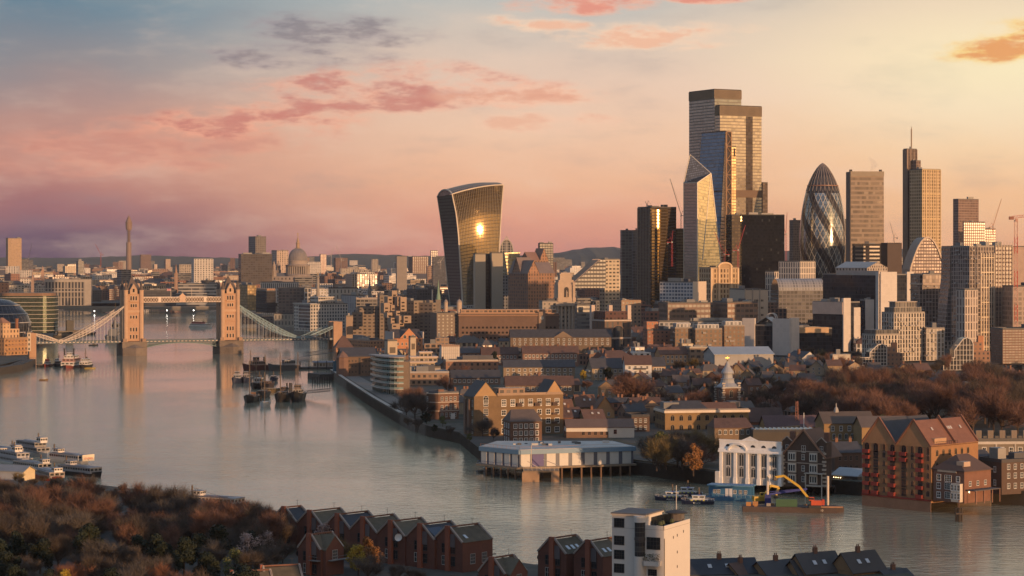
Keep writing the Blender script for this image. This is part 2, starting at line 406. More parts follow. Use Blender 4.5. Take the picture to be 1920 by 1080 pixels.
bp = b_.n('ShaderNodeBump'); bp.inputs['Distance'].default_value = 1.0
b_.put(bp.inputs['Strength'], b_.m('MULTIPLY', amp, b_.m('ADD', .3, b_.m('MULTIPLY', near, .16))))
b_.put(bp.inputs['Height'], b_.m('ADD', w1, b_.m('MULTIPLY', w2, .8)))
finish(m_w, b_, b_.mix(b_.sm(patch, .35, .65), (.31, .295, .21, 1), (.36, .34, .245, 1)), b_.m('ADD', .05, b_.m('MULTIPLY', amp, .06)), 0, .5, bp.outputs[0])
wm = MB(); wm.face([(-3000, 300, 0), (4000, 300, 0), (4000, 4600, 0), (-3000, 4600, 0)])
struct(wm.build('river', m_w))
# low hills on the skyline
prof = [(-1500, 482), (-600, 482), (0, 483), (130, 484), (220, 481), (265, 479), (330, 481), (450, 484), (600, 480), (650, 476), (700, 477), (760, 479), (900, 481), (1000, 478), (1050, 473), (1100, 465), (1150, 463), (1200, 469), (1400, 471), (1590, 469), (1700, 467), (1830, 461), (1920, 464), (2300, 468), (3600, 470)]
hm = MB(); rg = random.Random(3); rows = []
pts = []
for (x0, y0), (x1, y1) in zip(prof[:-1], prof[1:]):
    n = max(1, int((x1 - x0) / 12))
    for i in range(n): pts.append((x0 + (x1 - x0) * i / n, y0 + (y1 - y0) * i / n + rg.uniform(-1.1, .8)))
for k, (Yk, fz) in enumerate(((11000, 0), (12500, .62), (14000, 1.0), (16000, .7))):
    rows.append([((x - CX) * 14000 / F, Yk, 5 + (zx(y, 14000) - 5) * (fz if k != 1 else fz + rg.uniform(-.05, .05))) for x, y in pts])
for A, Bq in zip(rows[:-1], rows[1:]):
    for i in range(len(A) - 1): hm.face([A[i], A[i + 1], Bq[i + 1], Bq[i]])
struct(hm.build('hills', P((.05, .055, .04), .95, 0, .4, .002)))
# ================================================================ the far city and the towers
def absorb(main, b):
    r, m = b.root, main.root
    r.rotation_euler.z -= 0
    da = b.a - main.a; c, s = math.cos(-main.a), math.sin(-main.a)
    v = r.location - m.location; off = Vector((v.x * c - v.y * s, v.x * s + v.y * c, v.z))
    cc, ss = math.cos(da), math.sin(da)
    for ch in list(r.children):
        l = ch.location.copy(); ch.parent = m
        ch.location = off + Vector((l.x * cc - l.y * ss, l.x * ss + l.y * cc, l.z)); ch.rotation_euler.z += da
    bpy.data.objects.remove(r)
def PL(xc, Y, a, side='R'):
    """point of the vertical plane through column xc at depth Y, turned by a, that shows at pixel (x, y)"""
    ar = R(a); d = (math.cos(ar), math.sin(ar)) if side == 'R' else (-math.sin(ar), math.cos(ar))
    Xc = (xc - CX) * Y / F
    def f(x, y):
        k = (x - CX) / F; t = (k * Y - Xc) / (d[0] - k * d[1])
        return Vector((Xc + t * d[0], Y + t * d[1], H - (y - HY) * (Y + t * d[1]) / F))
    return f
def root_at(name, label, cat, x, Y, zb=10, group=None, a=0):
    r = thing(name, label, cat, ((x - CX) * Y / F, Y, zb), R(a), group); return r
def rel(root, p): 
    v = Vector(p) - root.location; a = -root.rotation_euler.z
    return (v.x * math.cos(a) - v.y * math.sin(a), v.x * math.sin(a) + v.y * math.cos(a), v.z)
def OUT(name, label, cat, pts, Y, a=0, dp=20, zb=8, mat=None, side=None, bay=(4, 3.6), group=None, root=None, part='wall', seen=None):
    """building whose front is an outline; pts are pixels on a plane at depth Y through the first point"""
    f = PL(pts[0][0], Y, a)
    r = root or root_at(name, label, cat, pts[0][0], Y, zb, group, a)
    P3 = [rel(r, f(x, y)) for x, y in pts]
    m = MB()
    m.face([(p[0], 0, p[2]) for p in P3], 0, [(p[0] / bay[0], p[2] / bay[1]) for p in P3])
    m.face([(p[0], dp, p[2]) for p in P3[::-1]], 0, [(p[0] / bay[0], p[2] / bay[1]) for p in P3[::-1]])
    n = len(P3)
    for i in range(n):
        p, q_ = P3[i], P3[(i + 1) % n]
        L_ = dp / bay[0]; flat = abs(p[2] - q_[2]) < abs(p[0] - q_[0]) * .6
        m.face([(p[0], 0, p[2]), (p[0], dp, p[2]), (q_[0], dp, q_[2]), (q_[0], 0, q_[2])], 1, [(0, p[2] / bay[1]), (L_, p[2] / bay[1]), (L_, q_[2] / bay[1]), (0, q_[2] / bay[1])])
    import bmesh
    o = m.build(part, [mat, side or mat], r)
    bm = bmesh.new(); bm.from_mesh(o.data); bmesh.ops.recalc_face_normals(bm, faces=bm.faces); bm.to_mesh(o.data); bm.free()
    xs = [x for x, y in pts]
    c = f((min(xs) + max(xs)) / 2, 500); FOOT.append((c.x, c.y + dp / 2, max(dp, (max(xs) - min(xs)) * Y / F) / 2))
    if seen: GUARD.append((min(xs), max(xs), seen, Y))
    r['_dp'] = dp; del r['_dp']
    return r, P3
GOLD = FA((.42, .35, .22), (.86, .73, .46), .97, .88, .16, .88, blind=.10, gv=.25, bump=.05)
BEIGE = FA((.20, .18, .15), (.38, .38, .34), .93, .72, .2, .8, blind=.12, gv=.3, bump=.06)
GREYGL = FA((.16, .16, .15), (.40, .40, .36), .93, .74, .2, .8, blind=.1, gv=.3, bump=.05)
DKGL = FA((.03, .03, .033), (.05, .05, .055), .88, .7, .12, .3, blind=.06, gv=.6)
BLUEGL = FA((.05, .06, .08), (.12, .17, .25), .93, .8, .15, .7, blind=.04, gv=.3)
LOUV = P((.05, .042, .036), .6)
def flared_tower():
    Y0, a = 2576, SUN_SIDE / 2 + .6; zb = 10
    r = root_at('flared_glass_tower', 'top heavy flared glass tower with the sun mirrored in its curved front', 'office tower', 864, Y0, zb, a=a)
    ys = [515, 440, 402, 364]; Lx = [838, 830.4, 825.5, 820]; Cxs = [864, 859.5, 855.5, 847.7]; Rx = [934, 938.2, 940.5, 943.6]; 
    def itp(y, xs):
        for i in range(3):
            if y >= ys[i + 1] or i == 2:
                t = (ys[i] - y) / (ys[i] - ys[i + 1]); return xs[i] + (xs[i + 1] - xs[i]) * t
    ztop = zx(364, Y0); zbot = zb
    nr, nc = 28, 14
    front = []; left = []; back = []
    rec = 0.0; prevz = None
    n2 = Vector((math.sin(R(a)), -math.cos(R(a)), 0))
    for k in range(nr + 1):
        t = k / nr; z = zbot + (ztop - zbot) * t; y = HY - (z - H) * F / Y0
        if prevz is not None: rec += (z - prevz) * math.tan(R(21.2 - 28 * t))
        prevz = z
        Yc = Y0 + rec * 1.1 + (itp(y, Cxs) - 864) * Y0 / F * math.tan(R(a))
        f = PL(itp(y, Cxs), Yc, a); C = f(itp(y, Cxs), y); Rp = f(itp(y, Rx), y)
        C.z = z; g = PL(itp(y, Cxs), Yc, a, 'L'); Lp = g(itp(y, Lx), y); Lp.z = z
        row = []
        for i in range(nc + 1):
            s = i / nc; p = C.lerp(Rp, s); p.z = z + (Rp.z - C.z) * 0
            p += n2 * (1.5 * (1 - (2 * s - 1) ** 2)); row.append(p)
        if t == 1: pass
        front.append(row); left.append((C, Lp)); back.append((Lp, Rp + (Lp - C)))
    ridge_y = lambda s: 354 - 13.5 * math.sin(min(1, s * 1.25) * math.pi / 2)
    edge_y = lambda s: 364 - 17.5 * math.sin(s * math.pi / 2 * 1.0) ** .9
    # the front runs up to a rising curved top edge
    for k in range(nr + 1):
        t = k / nr
        for i in range(nc + 1):
            s = i / nc; ze = zx(edge_y(s), front[k][i].y); front[k][i].z = zbot + (ze - zbot) * t
    m = MB()
    for k in range(nr):
        for i in range(nc):
            m.face([rel(r, front[k][i]), rel(r, front[k][i + 1]), rel(r, front[k + 1][i + 1]), rel(r, front[k + 1][i])], 0, [(i * 3, k * 1.4), (i * 3 + 3, k * 1.4), (i * 3 + 3, k * 1.4 + 1.4), (i * 3, k * 1.4 + 1.4)])
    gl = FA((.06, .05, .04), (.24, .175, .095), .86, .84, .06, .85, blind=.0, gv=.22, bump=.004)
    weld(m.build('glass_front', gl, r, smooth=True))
    m = MB()
    for k in range(nr):
        (c0, l0), (c1, l1) = left[k], left[k + 1]
        m.face([rel(r, l0), rel(r, c0), rel(r, c1), rel(r, l1)], 0, [(0, k * 1.4), (14, k * 1.4), (14, k * 1.4 + 1.4), (0, k * 1.4 + 1.4)])
        (a0, b0), (a1, b1) = back[k], back[k + 1]
        m.face([rel(r, b0), rel(r, a0), rel(r, a1), rel(r, b1)], 0, [(0, k), (20, k), (20, k + 1), (0, k + 1)])
        R0, R1 = front[k][nc], front[k + 1][nc]
        m.face([rel(r, R0), rel(r, b0), rel(r, b1), rel(r, R1)], 0, [(0, k), (14, k), (14, k + 1), (0, k + 1)])
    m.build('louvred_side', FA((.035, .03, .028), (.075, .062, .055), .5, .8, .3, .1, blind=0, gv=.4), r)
    # rounded roof from the front edge over to the back
    m = MB(); back_v = left[nr][1] - left[nr][0]; ns = 8; G_ = []
    for i in range(nc + 1):
        s = i / nc; p = front[nr][i]; zr = zx(ridge_y(s), p.y); q_ = p + back_v; row = []
        zb2 = p.z - 2
        for j in range(ns + 1):
            w = j / ns; base = p.z + (zb2 - p.z) * w
            row.append(rel(r, (p.x + back_v.x * w, p.y + back_v.y * w, base + (zr - base) * math.sin(math.pi * w) ** .7)))
        G_.append(row)
    for i in range(nc):
        for j in range(ns): m.face([G_[i][j], G_[i + 1][j], G_[i + 1][j + 1], G_[i][j + 1]], 0, [(i * 2, j), (i * 2 + 2, j), (i * 2 + 2, j + 1), (i * 2, j + 1)])
    m.face([G_[0][j] for j in range(ns + 1)]); m.face([G_[nc][j] for j in range(ns, -1, -1)])
    m.build('curved_roof', FA((.22, .17, .13), (.06, .055, .055), .6, .55, .2, .2, blind=.1), r)
    m = MB()
    for k in range(nr):
        for i, w in ((0, 1.4), (nc, 1.2)): m.bar(rel(r, front[k][i]), rel(r, front[k + 1][i]), w)
        m.bar(rel(r, left[k][1]), rel(r, left[k + 1][1]), 1.1)
    for i in range(nc): m.bar(rel(r, front[nr][i]), rel(r, front[nr][i + 1]), 1.2); 
    for j in range(ns): m.bar(G_[0][j], G_[0][j + 1], 1.3)
    m.build('edge_trim', P((.55, .47, .38), .5), r)
    m = MB()
    for i in range(1, nc * 2):
        s = i / (nc * 2); i0 = min(nc - 1, int(s * nc)); fr_ = s * nc - i0
        for k in range(0, nr, 2):
            p = front[k][i0].lerp(front[k][i0 + 1], fr_); q_ = front[min(nr, k + 2)][i0].lerp(front[min(nr, k + 2)][i0 + 1], fr_)
            m.bar(rel(r, p + n2 * .15), rel(r, q_ + n2 * .15), .28, .3)
    m.build('sun_fins', P((.22, .17, .12), .4), r)
    FOOT.append((r.location.x + 15, Y0 + 25, 45)); GUARD.append((838, 940, 512, Y0))
flared_tower()
def bullet_tower():
    Y0 = 2760; r = root_at('bullet_shaped_tower', 'bullet shaped tower with diamond glazing and dark spiral bands', 'office tower', 1542.5, Y0, 10)
    k = Y0 / F / 3.272
    prof = [(1020, 98), (950, 113), (900, 124), (850, 133), (800, 138), (750, 140.5), (700, 140.5), (650, 138.5), (600, 135), (550, 129), (500, 120.5), (450, 110), (420, 102), (390, 92), (355, 78), (320, 61), (300, 49), (280, 36), (264, 22), (254, 11), (248, 2)]
    pr = [(w * k, zx(230 + y / 3.272, Y0) - 10) for y, w in prof]
    pr.insert(0, (92 * k, 0))
    mt, b = newmat('spiral_glazing'); uv = b.n('ShaderNodeUVMap').outputs[0]; u, v, _ = b.sep(uv)
    vn = b.m('DIVIDE', v, 190.0)
    l1 = b.m('FRACT', b.m('ADD', b.m('MULTIPLY', u, 24.0), b.m('MULTIPLY', vn, 13.0))); l2 = b.m('FRACT', b.m('SUBTRACT', b.m('MULTIPLY', u, 24.0), b.m('MULTIPLY', vn, 13.0)))
    hl = b.m('FRACT', b.m('MULTIPLY', vn, 40.0))
    sp_ = b.m('FRACT', b.m('ADD', b.m('MULTIPLY', u, 6.0), b.m('MULTIPLY', vn, 4.4)))
    dark = b.m('MAXIMUM', b.m('LESS_THAN', sp_, .36), b.m('GREATER_THAN', vn, .80))
    line = b.m('MAXIMUM', b.m('LESS_THAN', l1, .085), b.m('LESS_THAN', l2, .085))
    line = b.m('MULTIPLY', line, b.m('SUBTRACT', 1.0, b.m('MULTIPLY', dark, .7)))
    wn = b.n('ShaderNodeTexWhiteNoise', noise_dimensions='3D'); b.put(wn.inputs[0], b.xyz(b.m('FLOOR', b.m('MULTIPLY', u, 48.0)), b.m('FLOOR', b.m('MULTIPLY', vn, 40.0))))
    gc = b.mix(wn.outputs[0], (.20, .23, .25, 1), (.36, .40, .42, 1))
    c = b.mix(dark, gc, (.045, .04, .042, 1)); c = b.mix(b.m('MULTIPLY', b.m('LESS_THAN', hl, .16), .6), c, (.05, .05, .05, 1)); c = b.mix(line, c, (.55, .50, .42, 1))
    finish(mt, b, c, b.m('ADD', .13, b.m('MULTIPLY', line, .4)), b.m('MULTIPLY', b.m('SUBTRACT', 1.0, line), b.m('SUBTRACT', .8, b.m('MULTIPLY', dark, .45))))
    m = MB(); m.lathe(pr, 48, uvn=1)
    weld(m.build('glass_shell', mt, r, smooth=True))
    m = MB()
    for i in range(24):
        a0 = 2 * math.pi * i / 24
        for (r0, z0), (r1, z1) in zip(pr[13:-1], pr[14:]):
            da = .09
            m.bar((r0 * 1.01 * math.cos(a0), r0 * 1.01 * math.sin(a0), z0), (r1 * 1.01 * math.cos(a0), r1 * 1.01 * math.sin(a0), z1), .5); a0 += .0
    m.build('cap_ribs', P((.30, .24, .2), .5), r)
    m = MB(); m.lathe([(93 * k, zx(230 + 390 / 3.272, Y0) - 10), (95 * k, zx(230 + 390 / 3.272, Y0) - 10), (95 * k, zx(230 + 384 / 3.272, Y0) - 10), (92 * k, zx(230 + 384 / 3.272, Y0) - 10)], 48, cap=False)
    m.build('cap_ring', P((.25, .14, .1), .5), r)
    FOOT.append((r.location.x, Y0, 32)); GUARD.append((1505, 1582, 505, Y0))
bullet_tower()
def faceted_tower():
    Y0, a = 2600, 27; r = root_at('faceted_glass_tower', 'faceted cream glass tower cut off to a sharp slanting point', 'office tower', 1307.6, Y0, 10, a=a)
    fr, fl = PL(1307.6, Y0, a), PL(1307.6, Y0, a, 'L')
    A1, A0 = fr(1307.6, 342.5), fr(1307.6, 530); A0.z = 10
    L1, L0 = fl(1282, 343), fl(1282.6, 530); L0.z = 10
    Pp, R0 = fr(1333, 325), fr(1363.5, 530); R0.z = 10
    T = fl(1294, 290) + Vector((14, 12, 0)); T = Wp(1294, 290, T.y)
    B0 = L0 + (R0 - A0) * .8
    rl = lambda p: rel(r, p)
    m = MB(); h = A1.z - 10
    s = 2.6
    m.face([rl(A0), rl(R0), rl(Pp), rl(A1)], 0, [(0, 0), (16, 0), (8, 48), (0, 44)])
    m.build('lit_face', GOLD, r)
    m = MB(); m.face([rl(L0), rl(A0), rl(A1), rl(L1)], 0, [(0, 0), (9, 0), (9, 44), (0, 44)])
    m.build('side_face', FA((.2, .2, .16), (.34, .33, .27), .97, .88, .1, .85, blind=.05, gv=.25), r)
    m = MB(); m.face([rl(L1), rl(Pp), rl(T)], 0, [(0, 0), (14, 2), (6, 12)]); m.face([rl(L1), rl(A1), rl(Pp)], 1)
    m.face([rl(B0), rl(L0), rl(L1), rl(T)], 1); m.face([rl(R0), rl(B0), rl(T), rl(Pp)], 1)
    m.build('slanting_top', [FA((.16, .16, .17), (.30, .30, .32), .7, .5, .3, .5, blind=0), P((.03, .03, .035), .15)], r)
    m = MB()
    q1 = A0.lerp(R0, .25)
    for p, q_, w in ((A0, A1, .8), (L0, L1, .8), (A1, Pp, .9), (L1, A1, .8), (L1, T, .8), (T, Pp, .7), (Pp, R0, .9), (Pp, fr(1317, 488), .8)): m.bar(rl(p), rl(q_), w)
    m.build('edge_trim', P((.7, .62, .5), .4), r)
    FOOT.append((r.location.x, Y0 + 20, 35)); GUARD.append((1284, 1352, 490, Y0))
faceted_tower()
def wedge_tower():
    Y0, a = 2690, 30; r = root_at('wedge_tower', 'tall wedge tower leaning back in blue glass with a ladder frame edge', 'office tower', 1371, Y0, 10, a=a)
    f = PL(1371, Y0, a)     # ladder-frame face plane at the right
    rl = lambda p: rel(r, p)
    TR, TL = Wp(1360, 245.7, Y0 - 6), Wp(1315, 249.5, Y0 + 8)
    BL, BR = Wp(1290, 530, Y0 - 40), Wp(1342, 530, Y0 - 62); BL.z = BR.z = 10
    m = MB(); m.face([rl(BL), rl(BR), rl(TR), rl(TL)], 0, [(0, 0), (12, 0), (10, 52), (0, 52)]); m.build('sloping_front', BLUEGL, r)
    E1, E0 = Wp(1362, 247, Y0), Wp(1362, 530, Y0); E0.z = 10
    m = MB(); m.face([rl(BR), rl(E0), rl(E1), rl(TR)], 0, [(0, 0), (10, 0), (1, 52), (0, 52)]); m.build('side_glazing', FA((.12, .09, .06), (.30, .25, .18), .9, .75, .2, .7, blind=.1), r)
    D1, D0 = Wp(1371, 247, Y0 + 6), Wp(1371, 530, Y0 + 6); D0.z = 10
    m = MB(); m.face([rl(E0), rl(D0), rl(D1), rl(E1)], 0); bk = Vector((-16, 22, 0))
    m.face([rl(D0), rl(D0 + bk), rl(D1 + bk), rl(D1)]); m.face([rl(E1), rl(D1), rl(D1 + bk), rl(TL + bk * .2), rl(TL), rl(TR)]); m.build('core_frame', P((.05, .04, .035), .5), r)
    m = MB(); n = 13
    for i in range(n + 1):
        z = 10 + (E1.z - 10) * i / n; e, d = Vector((E0.x, E0.y - .4, z)), Vector((D0.x, D0.y - .4, z)); m.bar(rl(e), rl(d), .8)
        if i < n:
            z2 = 10 + (E1.z - 10) * (i + 1) / n; zm = (z + z2) / 2
            m.bar(rl(e), rl(Vector((D0.x, D0.y - .4, zm))), .6); m.bar(rl(Vector((E0.x, E0.y - .4, z2))), rl(Vector((D0.x, D0.y - .4, zm))), .6)
    m.bar(rl(E0 - Vector((0, .4, 0))), rl(E1 - Vector((0, .4, 0))), 1.1); m.bar(rl(D0 - Vector((0, .4, 0))), rl(D1 - Vector((0, .4, 0))), 1.1)
    m.build('ladder_frame', P((.33, .20, .12), .5), r)
    m = MB(); m.bar(rl(TL), rl(TR), 1.2); m.bar(rl(TR), rl(E1), 1.0)
    for t in (.32, .62): 
        p, q_ = TL.lerp(BL, t), TR.lerp(BR, t); m.bar(rl(p - Vector((0, .3, 0))), rl(q_ - Vector((0, .3, 0))), .9)
    m.bar(rl(TL), rl(BL), .6); m.bar(rl(TR), rl(BR), .6)
    m.build('edge_trim', P((.04, .04, .05), .4), r)
    FOOT.append((r.location.x - 15, Y0, 38)); GUARD.append((1300, 1371, 480, Y0))
wedge_tower()
t22 = B('tallest_tower', 'tallest tower of the cluster, a stepped slab of pale bronze glass', 'office tower', (1292, 1340, 1390), 168, 2860, 28, 10, BEIGE, LOUV, (3.2, 3.9), plant=0, seen=400, maxd=260)
b2 = B('x', 'x', 'x', (1341, 1350, 1428), 198, 2800, 27, 10, FA((.26, .22, .17), (.58, .50, .38), .93, .7, .22, .8, blind=.12, gv=.3, bump=.05), LOUV, (3.2, 3.9), plant=0)
for b, hh in ((t22, 11), (b2, 12)):
    m = MB()
    n = int(b.w / 1.6)
    for i in range(n + 1): m.box(i * b.w / n - .3, i * b.w / n + .3, -.5, -.02, b.h - hh, b.h)
    n = int(b.d / 1.6)
    for i in range(n + 1): m.box(-.5, -.02, i * b.d / n - .3, i * b.d / n + .3, b.h - hh, b.h)
    m.box(-.15, b.w + .15, -.15, 0, b.h - hh, b.h - .4, 1); m.box(-.15, 0, 0, b.d, b.h - hh, b.h - .4, 1)
    m.build('crown_louvres', [P((.34, .25, .16), .5), P((.05, .04, .035), .6)], b.root)
m = MB(); m.box(b2.w * .62, b2.w * .78, -.3, 0, 60, b2.h - 12.5, bay=(3, 3.9)); m.build('dark_strip', FA((.05, .04, .035), (.12, .09, .07), .9, .7, .2, .4), b2.root)
m = MB(); m.box(b2.w * .3, b2.w + .1, -.4, 0, b2.h * .565, b2.h * .60); m.build('plant_band', P((.14, .09, .06), .6), b2.root)
absorb(t22, b2)
B('dark_slab', 'thin dark slab showing at the right edge of the tallest tower', 'office tower', (1428, 1430, 1439.5), 343, 2880, 30, 10, FA((.09, .07, .06), (.16, .12, .09), .8, .6), plant=0, dp=30)
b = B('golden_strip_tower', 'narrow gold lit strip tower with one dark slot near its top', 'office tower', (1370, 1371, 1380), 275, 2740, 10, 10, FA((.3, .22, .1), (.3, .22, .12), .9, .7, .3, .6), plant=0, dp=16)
MB().box(b.w * .55, b.w * .85, -.4, 0, b.h - 12, b.h - 2).build('slot', m_dark, b.root)
B('black_glass_slab', 'broad black glass slab with a faint lighter panel at top right', 'office tower', (1388, 1391, 1471), 404, 2520, 4, 10, FA((.007, .008, .010), (.010, .011, .015), .9, .72, .06, .0, blind=.03, gv=.8, sp=.12), P((.03, .03, .03)), (2, 3.7), seen=522)
B('brown_slab', 'dark brown slab squeezed behind the black glass block', 'office tower', (1371, 1372, 1389), 404, 2640, 10, 10, FA((.06, .045, .035), (.12, .09, .06), .8, .6), plant=1, dp=25)
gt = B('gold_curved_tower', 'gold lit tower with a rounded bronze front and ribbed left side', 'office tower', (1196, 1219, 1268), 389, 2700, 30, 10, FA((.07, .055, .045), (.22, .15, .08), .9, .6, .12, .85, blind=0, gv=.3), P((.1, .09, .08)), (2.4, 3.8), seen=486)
m = MB()
for i in range(9): m.box(-.7, 0, gt.d * i / 8 - .45, gt.d * i / 8 + .45, 0, gt.h)
m.build('ribs', P((.2, .17, .14), .5), gt.root)
m = MB(); n = 14
for i in range(n):
    t0, t1 = i / n, (i + 1) / n; f_ = lambda t: (gt.w * .06 + gt.w * .62 * t, -3.2 * math.sin(math.pi * t))
    m.wall(f_(t0), f_(t1), 0, gt.h - 2, 0, (1.5, 3.8))
m.face([(gt.w * .06 + gt.w * .62 * i / n, -3.2 * math.sin(math.pi * i / n), gt.h - 2) for i in range(n + 1)])
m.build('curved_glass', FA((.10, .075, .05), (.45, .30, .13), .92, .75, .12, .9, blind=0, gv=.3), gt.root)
B('grey_block', 'grey glass block left of the gold curved tower', 'office block', (1163, 1166, 1185), 433, 2760, 20, 10, FA((.16, .16, .15), (.22, .22, .21), .8, .7, .2, .4), plant=1)
B('blue_grey_block', 'bluish slim block touching the gold curved tower', 'office block', (1184, 1186, 1198), 433, 2820, 20, 10, FA((.11, .12, .14), (.16, .18, .2), .8, .7, .2, .4), plant=1)
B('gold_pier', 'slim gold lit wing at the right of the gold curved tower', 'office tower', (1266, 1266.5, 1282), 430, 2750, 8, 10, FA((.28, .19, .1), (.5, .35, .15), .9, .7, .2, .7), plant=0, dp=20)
fs, _ = OUT('flared_slab', 'striped slab tower whose right edge flares out at its base', 'office tower', [(1595, 512), (1661, 512), (1659, 470), (1657.5, 450), (1657, 322), (1595, 322)], 2950, 6, 22, 10, FA((.30, .235, .18), (.11, .085, .07), 1.0, .6, .3, .2, blind=.12), P((.2, .16, .12)), (3, 6.2), seen=460)
f_ = PL(1595, 2950, 6); w_ = rel(fs, f_(1657, 322))[0]; h_ = rel(fs, f_(1657, 322))[2]
MB().box(-.4, w_ + .4, -.5, 0, h_ - 6, h_ + .4).build('cornice', P((.30, .25, .19), .7), fs)
MB().box(-.9, .2, -.6, 21, 0, h_).build('edge_column', P((.1, .08, .07), .6), fs)
m = MB()
for x_ in (.4, w_ - 4): m.box(x_, x_ + 3, 5, 9, h_, h_ + 3)
m.build('roof_plant', m_dark, fs)
ht = B('stepped_mast_tower', 'stepped tower with a needle mast and a gold latticed right wing', 'office tower', (1694, 1701, 1719), 280, 2830, 30, 10, FA((.16, .12, .10), (.10, .08, .075), .6, .8, .2, .3), None, (2.2, 3.9), plant=1, seen=448)
m = MB()
for i in range(4): m.box(-.8, 0, ht.d * i / 3 - .6, ht.d * i / 3 + .6, 0, ht.h)
for i in range(4): m.box(ht.w * i / 3 - .5, ht.w * i / 3 + .5, -.8, 0, 0, ht.h)
m.build('ribs', P((.34, .25, .19), .6), ht.root)
m = MB(); m.bar((ht.w * .6, 3, ht.h), (ht.w * .6, 3, ht.h + 26), 1.1); m.bar((ht.w * .6, 3, ht.h + 26), (ht.w * .6, 3, ht.h + 29), .5)
m.build('mast', P((.30, .2, .12), .4), ht.root)
for args, mt_, bay_ in ((((1717, 1718, 1726.5), 302, 2824), FA((.22, .16, .13), (.14, .1, .09), .7, .6), (3, 3.9)), (((1724, 1725, 1730), 318, 2818), FA((.25, .18, .14), (.14, .1, .09), .7, .6), (3, 3.9)), (((1726, 1729, 1763.5), 318, 2800), FA((.55, .41, .26), (.30, .22, .13), .62, .66, .2, .5, blind=.25, gv=.6), (3.6, 4.2))):
    b = B('x', 'x', 'x', *args, 30, 10, mt_, None, bay_, plant=1, dp=24)
    if bay_[0] == 3.6:
        m = MB()
        for i in range(6): m.box(b.w * i / 5 - .45, b.w * i / 5 + .45, -.6, 0, 0, b.h)
        for i in range(7): m.box(0, b.w, -.45, 0, b.h * i / 6 - .5, b.h * i / 6 + .5)
        m.build('lattice', P((.62, .47, .26), .5), b.root)
    absorb(ht, b)
ss_ = [1 - (1 - i / 10) ** 2 for i in range(11)]; pts = [(1707, 520)] + [(1739 - 32 * (1 - t) ** .5, 505 - 60 * t) for t in ss_] + [(1739 + 32 * (1 - t) ** .5, 505 - 60 * t) for t in ss_[-2::-1]] + [(1771, 520)]
at, P3 = OUT('pointed_arch_tower', 'tower topped by a tall pointed arch with a pale rim', 'office tower', pts, 2420, 10, 26, 10, FA((.20, .15, .13), (.10, .08, .08), .7, .55, .2, .3, blind=.3), P((.3, .24, .2), .6), (3, 3.5), seen=500)
m = MB()
for p, q_ in zip(P3[:-1], P3[1:]): m.bar((p[0], -.4, p[2]), (q_[0], -.4, q_[2]), 1.8, 1.6)
m.build('arch_rim', P((.46, .36, .28), .5), at)
BK = lambda *a, **k: B(*a, **k)
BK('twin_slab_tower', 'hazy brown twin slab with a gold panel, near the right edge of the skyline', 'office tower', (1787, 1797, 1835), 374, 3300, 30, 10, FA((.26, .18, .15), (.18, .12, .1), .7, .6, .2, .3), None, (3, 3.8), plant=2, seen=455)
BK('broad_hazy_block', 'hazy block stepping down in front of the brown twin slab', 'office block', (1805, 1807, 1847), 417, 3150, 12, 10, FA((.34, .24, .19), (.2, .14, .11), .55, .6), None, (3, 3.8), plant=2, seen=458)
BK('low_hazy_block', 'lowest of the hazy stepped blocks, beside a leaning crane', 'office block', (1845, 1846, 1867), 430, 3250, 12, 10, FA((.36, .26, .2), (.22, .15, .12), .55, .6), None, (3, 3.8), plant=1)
BK('ribbed_twin_tower', 'slim ribbed tower just left of the bullet tower', 'apartment tower', (1480, 1487, 1501), 414, 3000, 30, 10, FA((.2, .15, .12), (.08, .07, .06), .5, .7), None, (3, 3.3), plant=2, seen=480)
BK('dark_back_block', 'dark block peeping out between bullet tower and striped slab', 'office block', (1582, 1583, 1597), 412, 3050, 10, 10, FA((.09, .08, .08), (.05, .05, .05), .8, .6), None, plant=1, dp=25)
BK('black_framed_block', 'black framed block with pale floor bands below the striped slab', 'office block', (1598, 1600, 1653), 459, 2700, 10, 10, FA((.028, .022, .02), (.30, .24, .19), .72, .42, .3, 0, blind=.2), P((.04, .035, .03)), (17, 4.6), seen=490)
b = BK('rust_black_block', 'windowless dark rust block with a row of small roof lamps', 'office block', (1652, 1664, 1691), 457, 2640, 26, 10, P((.05, .03, .027), .5), P((.05, .035, .03)), seen=500, plant=0)
m = MB()
for i in range(6): m.box(b.w * (i + .3) / 6, b.w * (i + .6) / 6, .5, 1.5, b.h + 1.2, b.h + 2.4)
m.build('roof_lamps', P((.7, .6, .5)), b.root)
BK('dark_box_block', 'dark plain box on the skyline midway between flared tower and cluster', 'office block', (1009, 1012, 1037.5), 457, 3300, 20, 10, DKGL, None, plant=2, seen=488)
BK('beige_twin_block', 'left one of two windowless beige blocks under the flared tower', 'office block', (890.5, 891, 910.5), 477, 2380, 6, 10, P((.36, .31, .24), .6, 0, .06), None, plant=0, dp=22, seen=514, group=None)
BK('beige_broad_block', 'right one of two windowless beige blocks under the flared tower', 'office block', (921.5, 922, 943), 475, 2380, 6, 10, P((.36, .31, .24), .6, 0, .06), None, plant=0, dp=22, seen=514)
BK('dark_gap_block', 'dark glass block between the two windowless beige blocks', 'office block', (910, 910.5, 922.5), 477.5, 2400, 6, 10, DKGL, None, plant=0, dp=18)
OUT('slanted_gold_block', 'cream gold block with a slanting left edge under the arched glass roof', 'office block', [(952, 515), (970, 515), (975.5, 472), (946, 474)], 2450, 14, 24, 10, FA((.36, .31, .2), (.42, .36, .22), .9, .6, .25, .4), None, (4, 3.8), seen=500)
vr = root_at('vaulted_glass_building', 'grey building under a tall arched glass vault beside the flared tower', 'office block', 937, 2500, 10)
m = MB(); n = 14; w_ = 25.5 * 2500 / F; zc = zx(474, 2500) - 10; zt = zx(449, 2500) - zx(474, 2500)
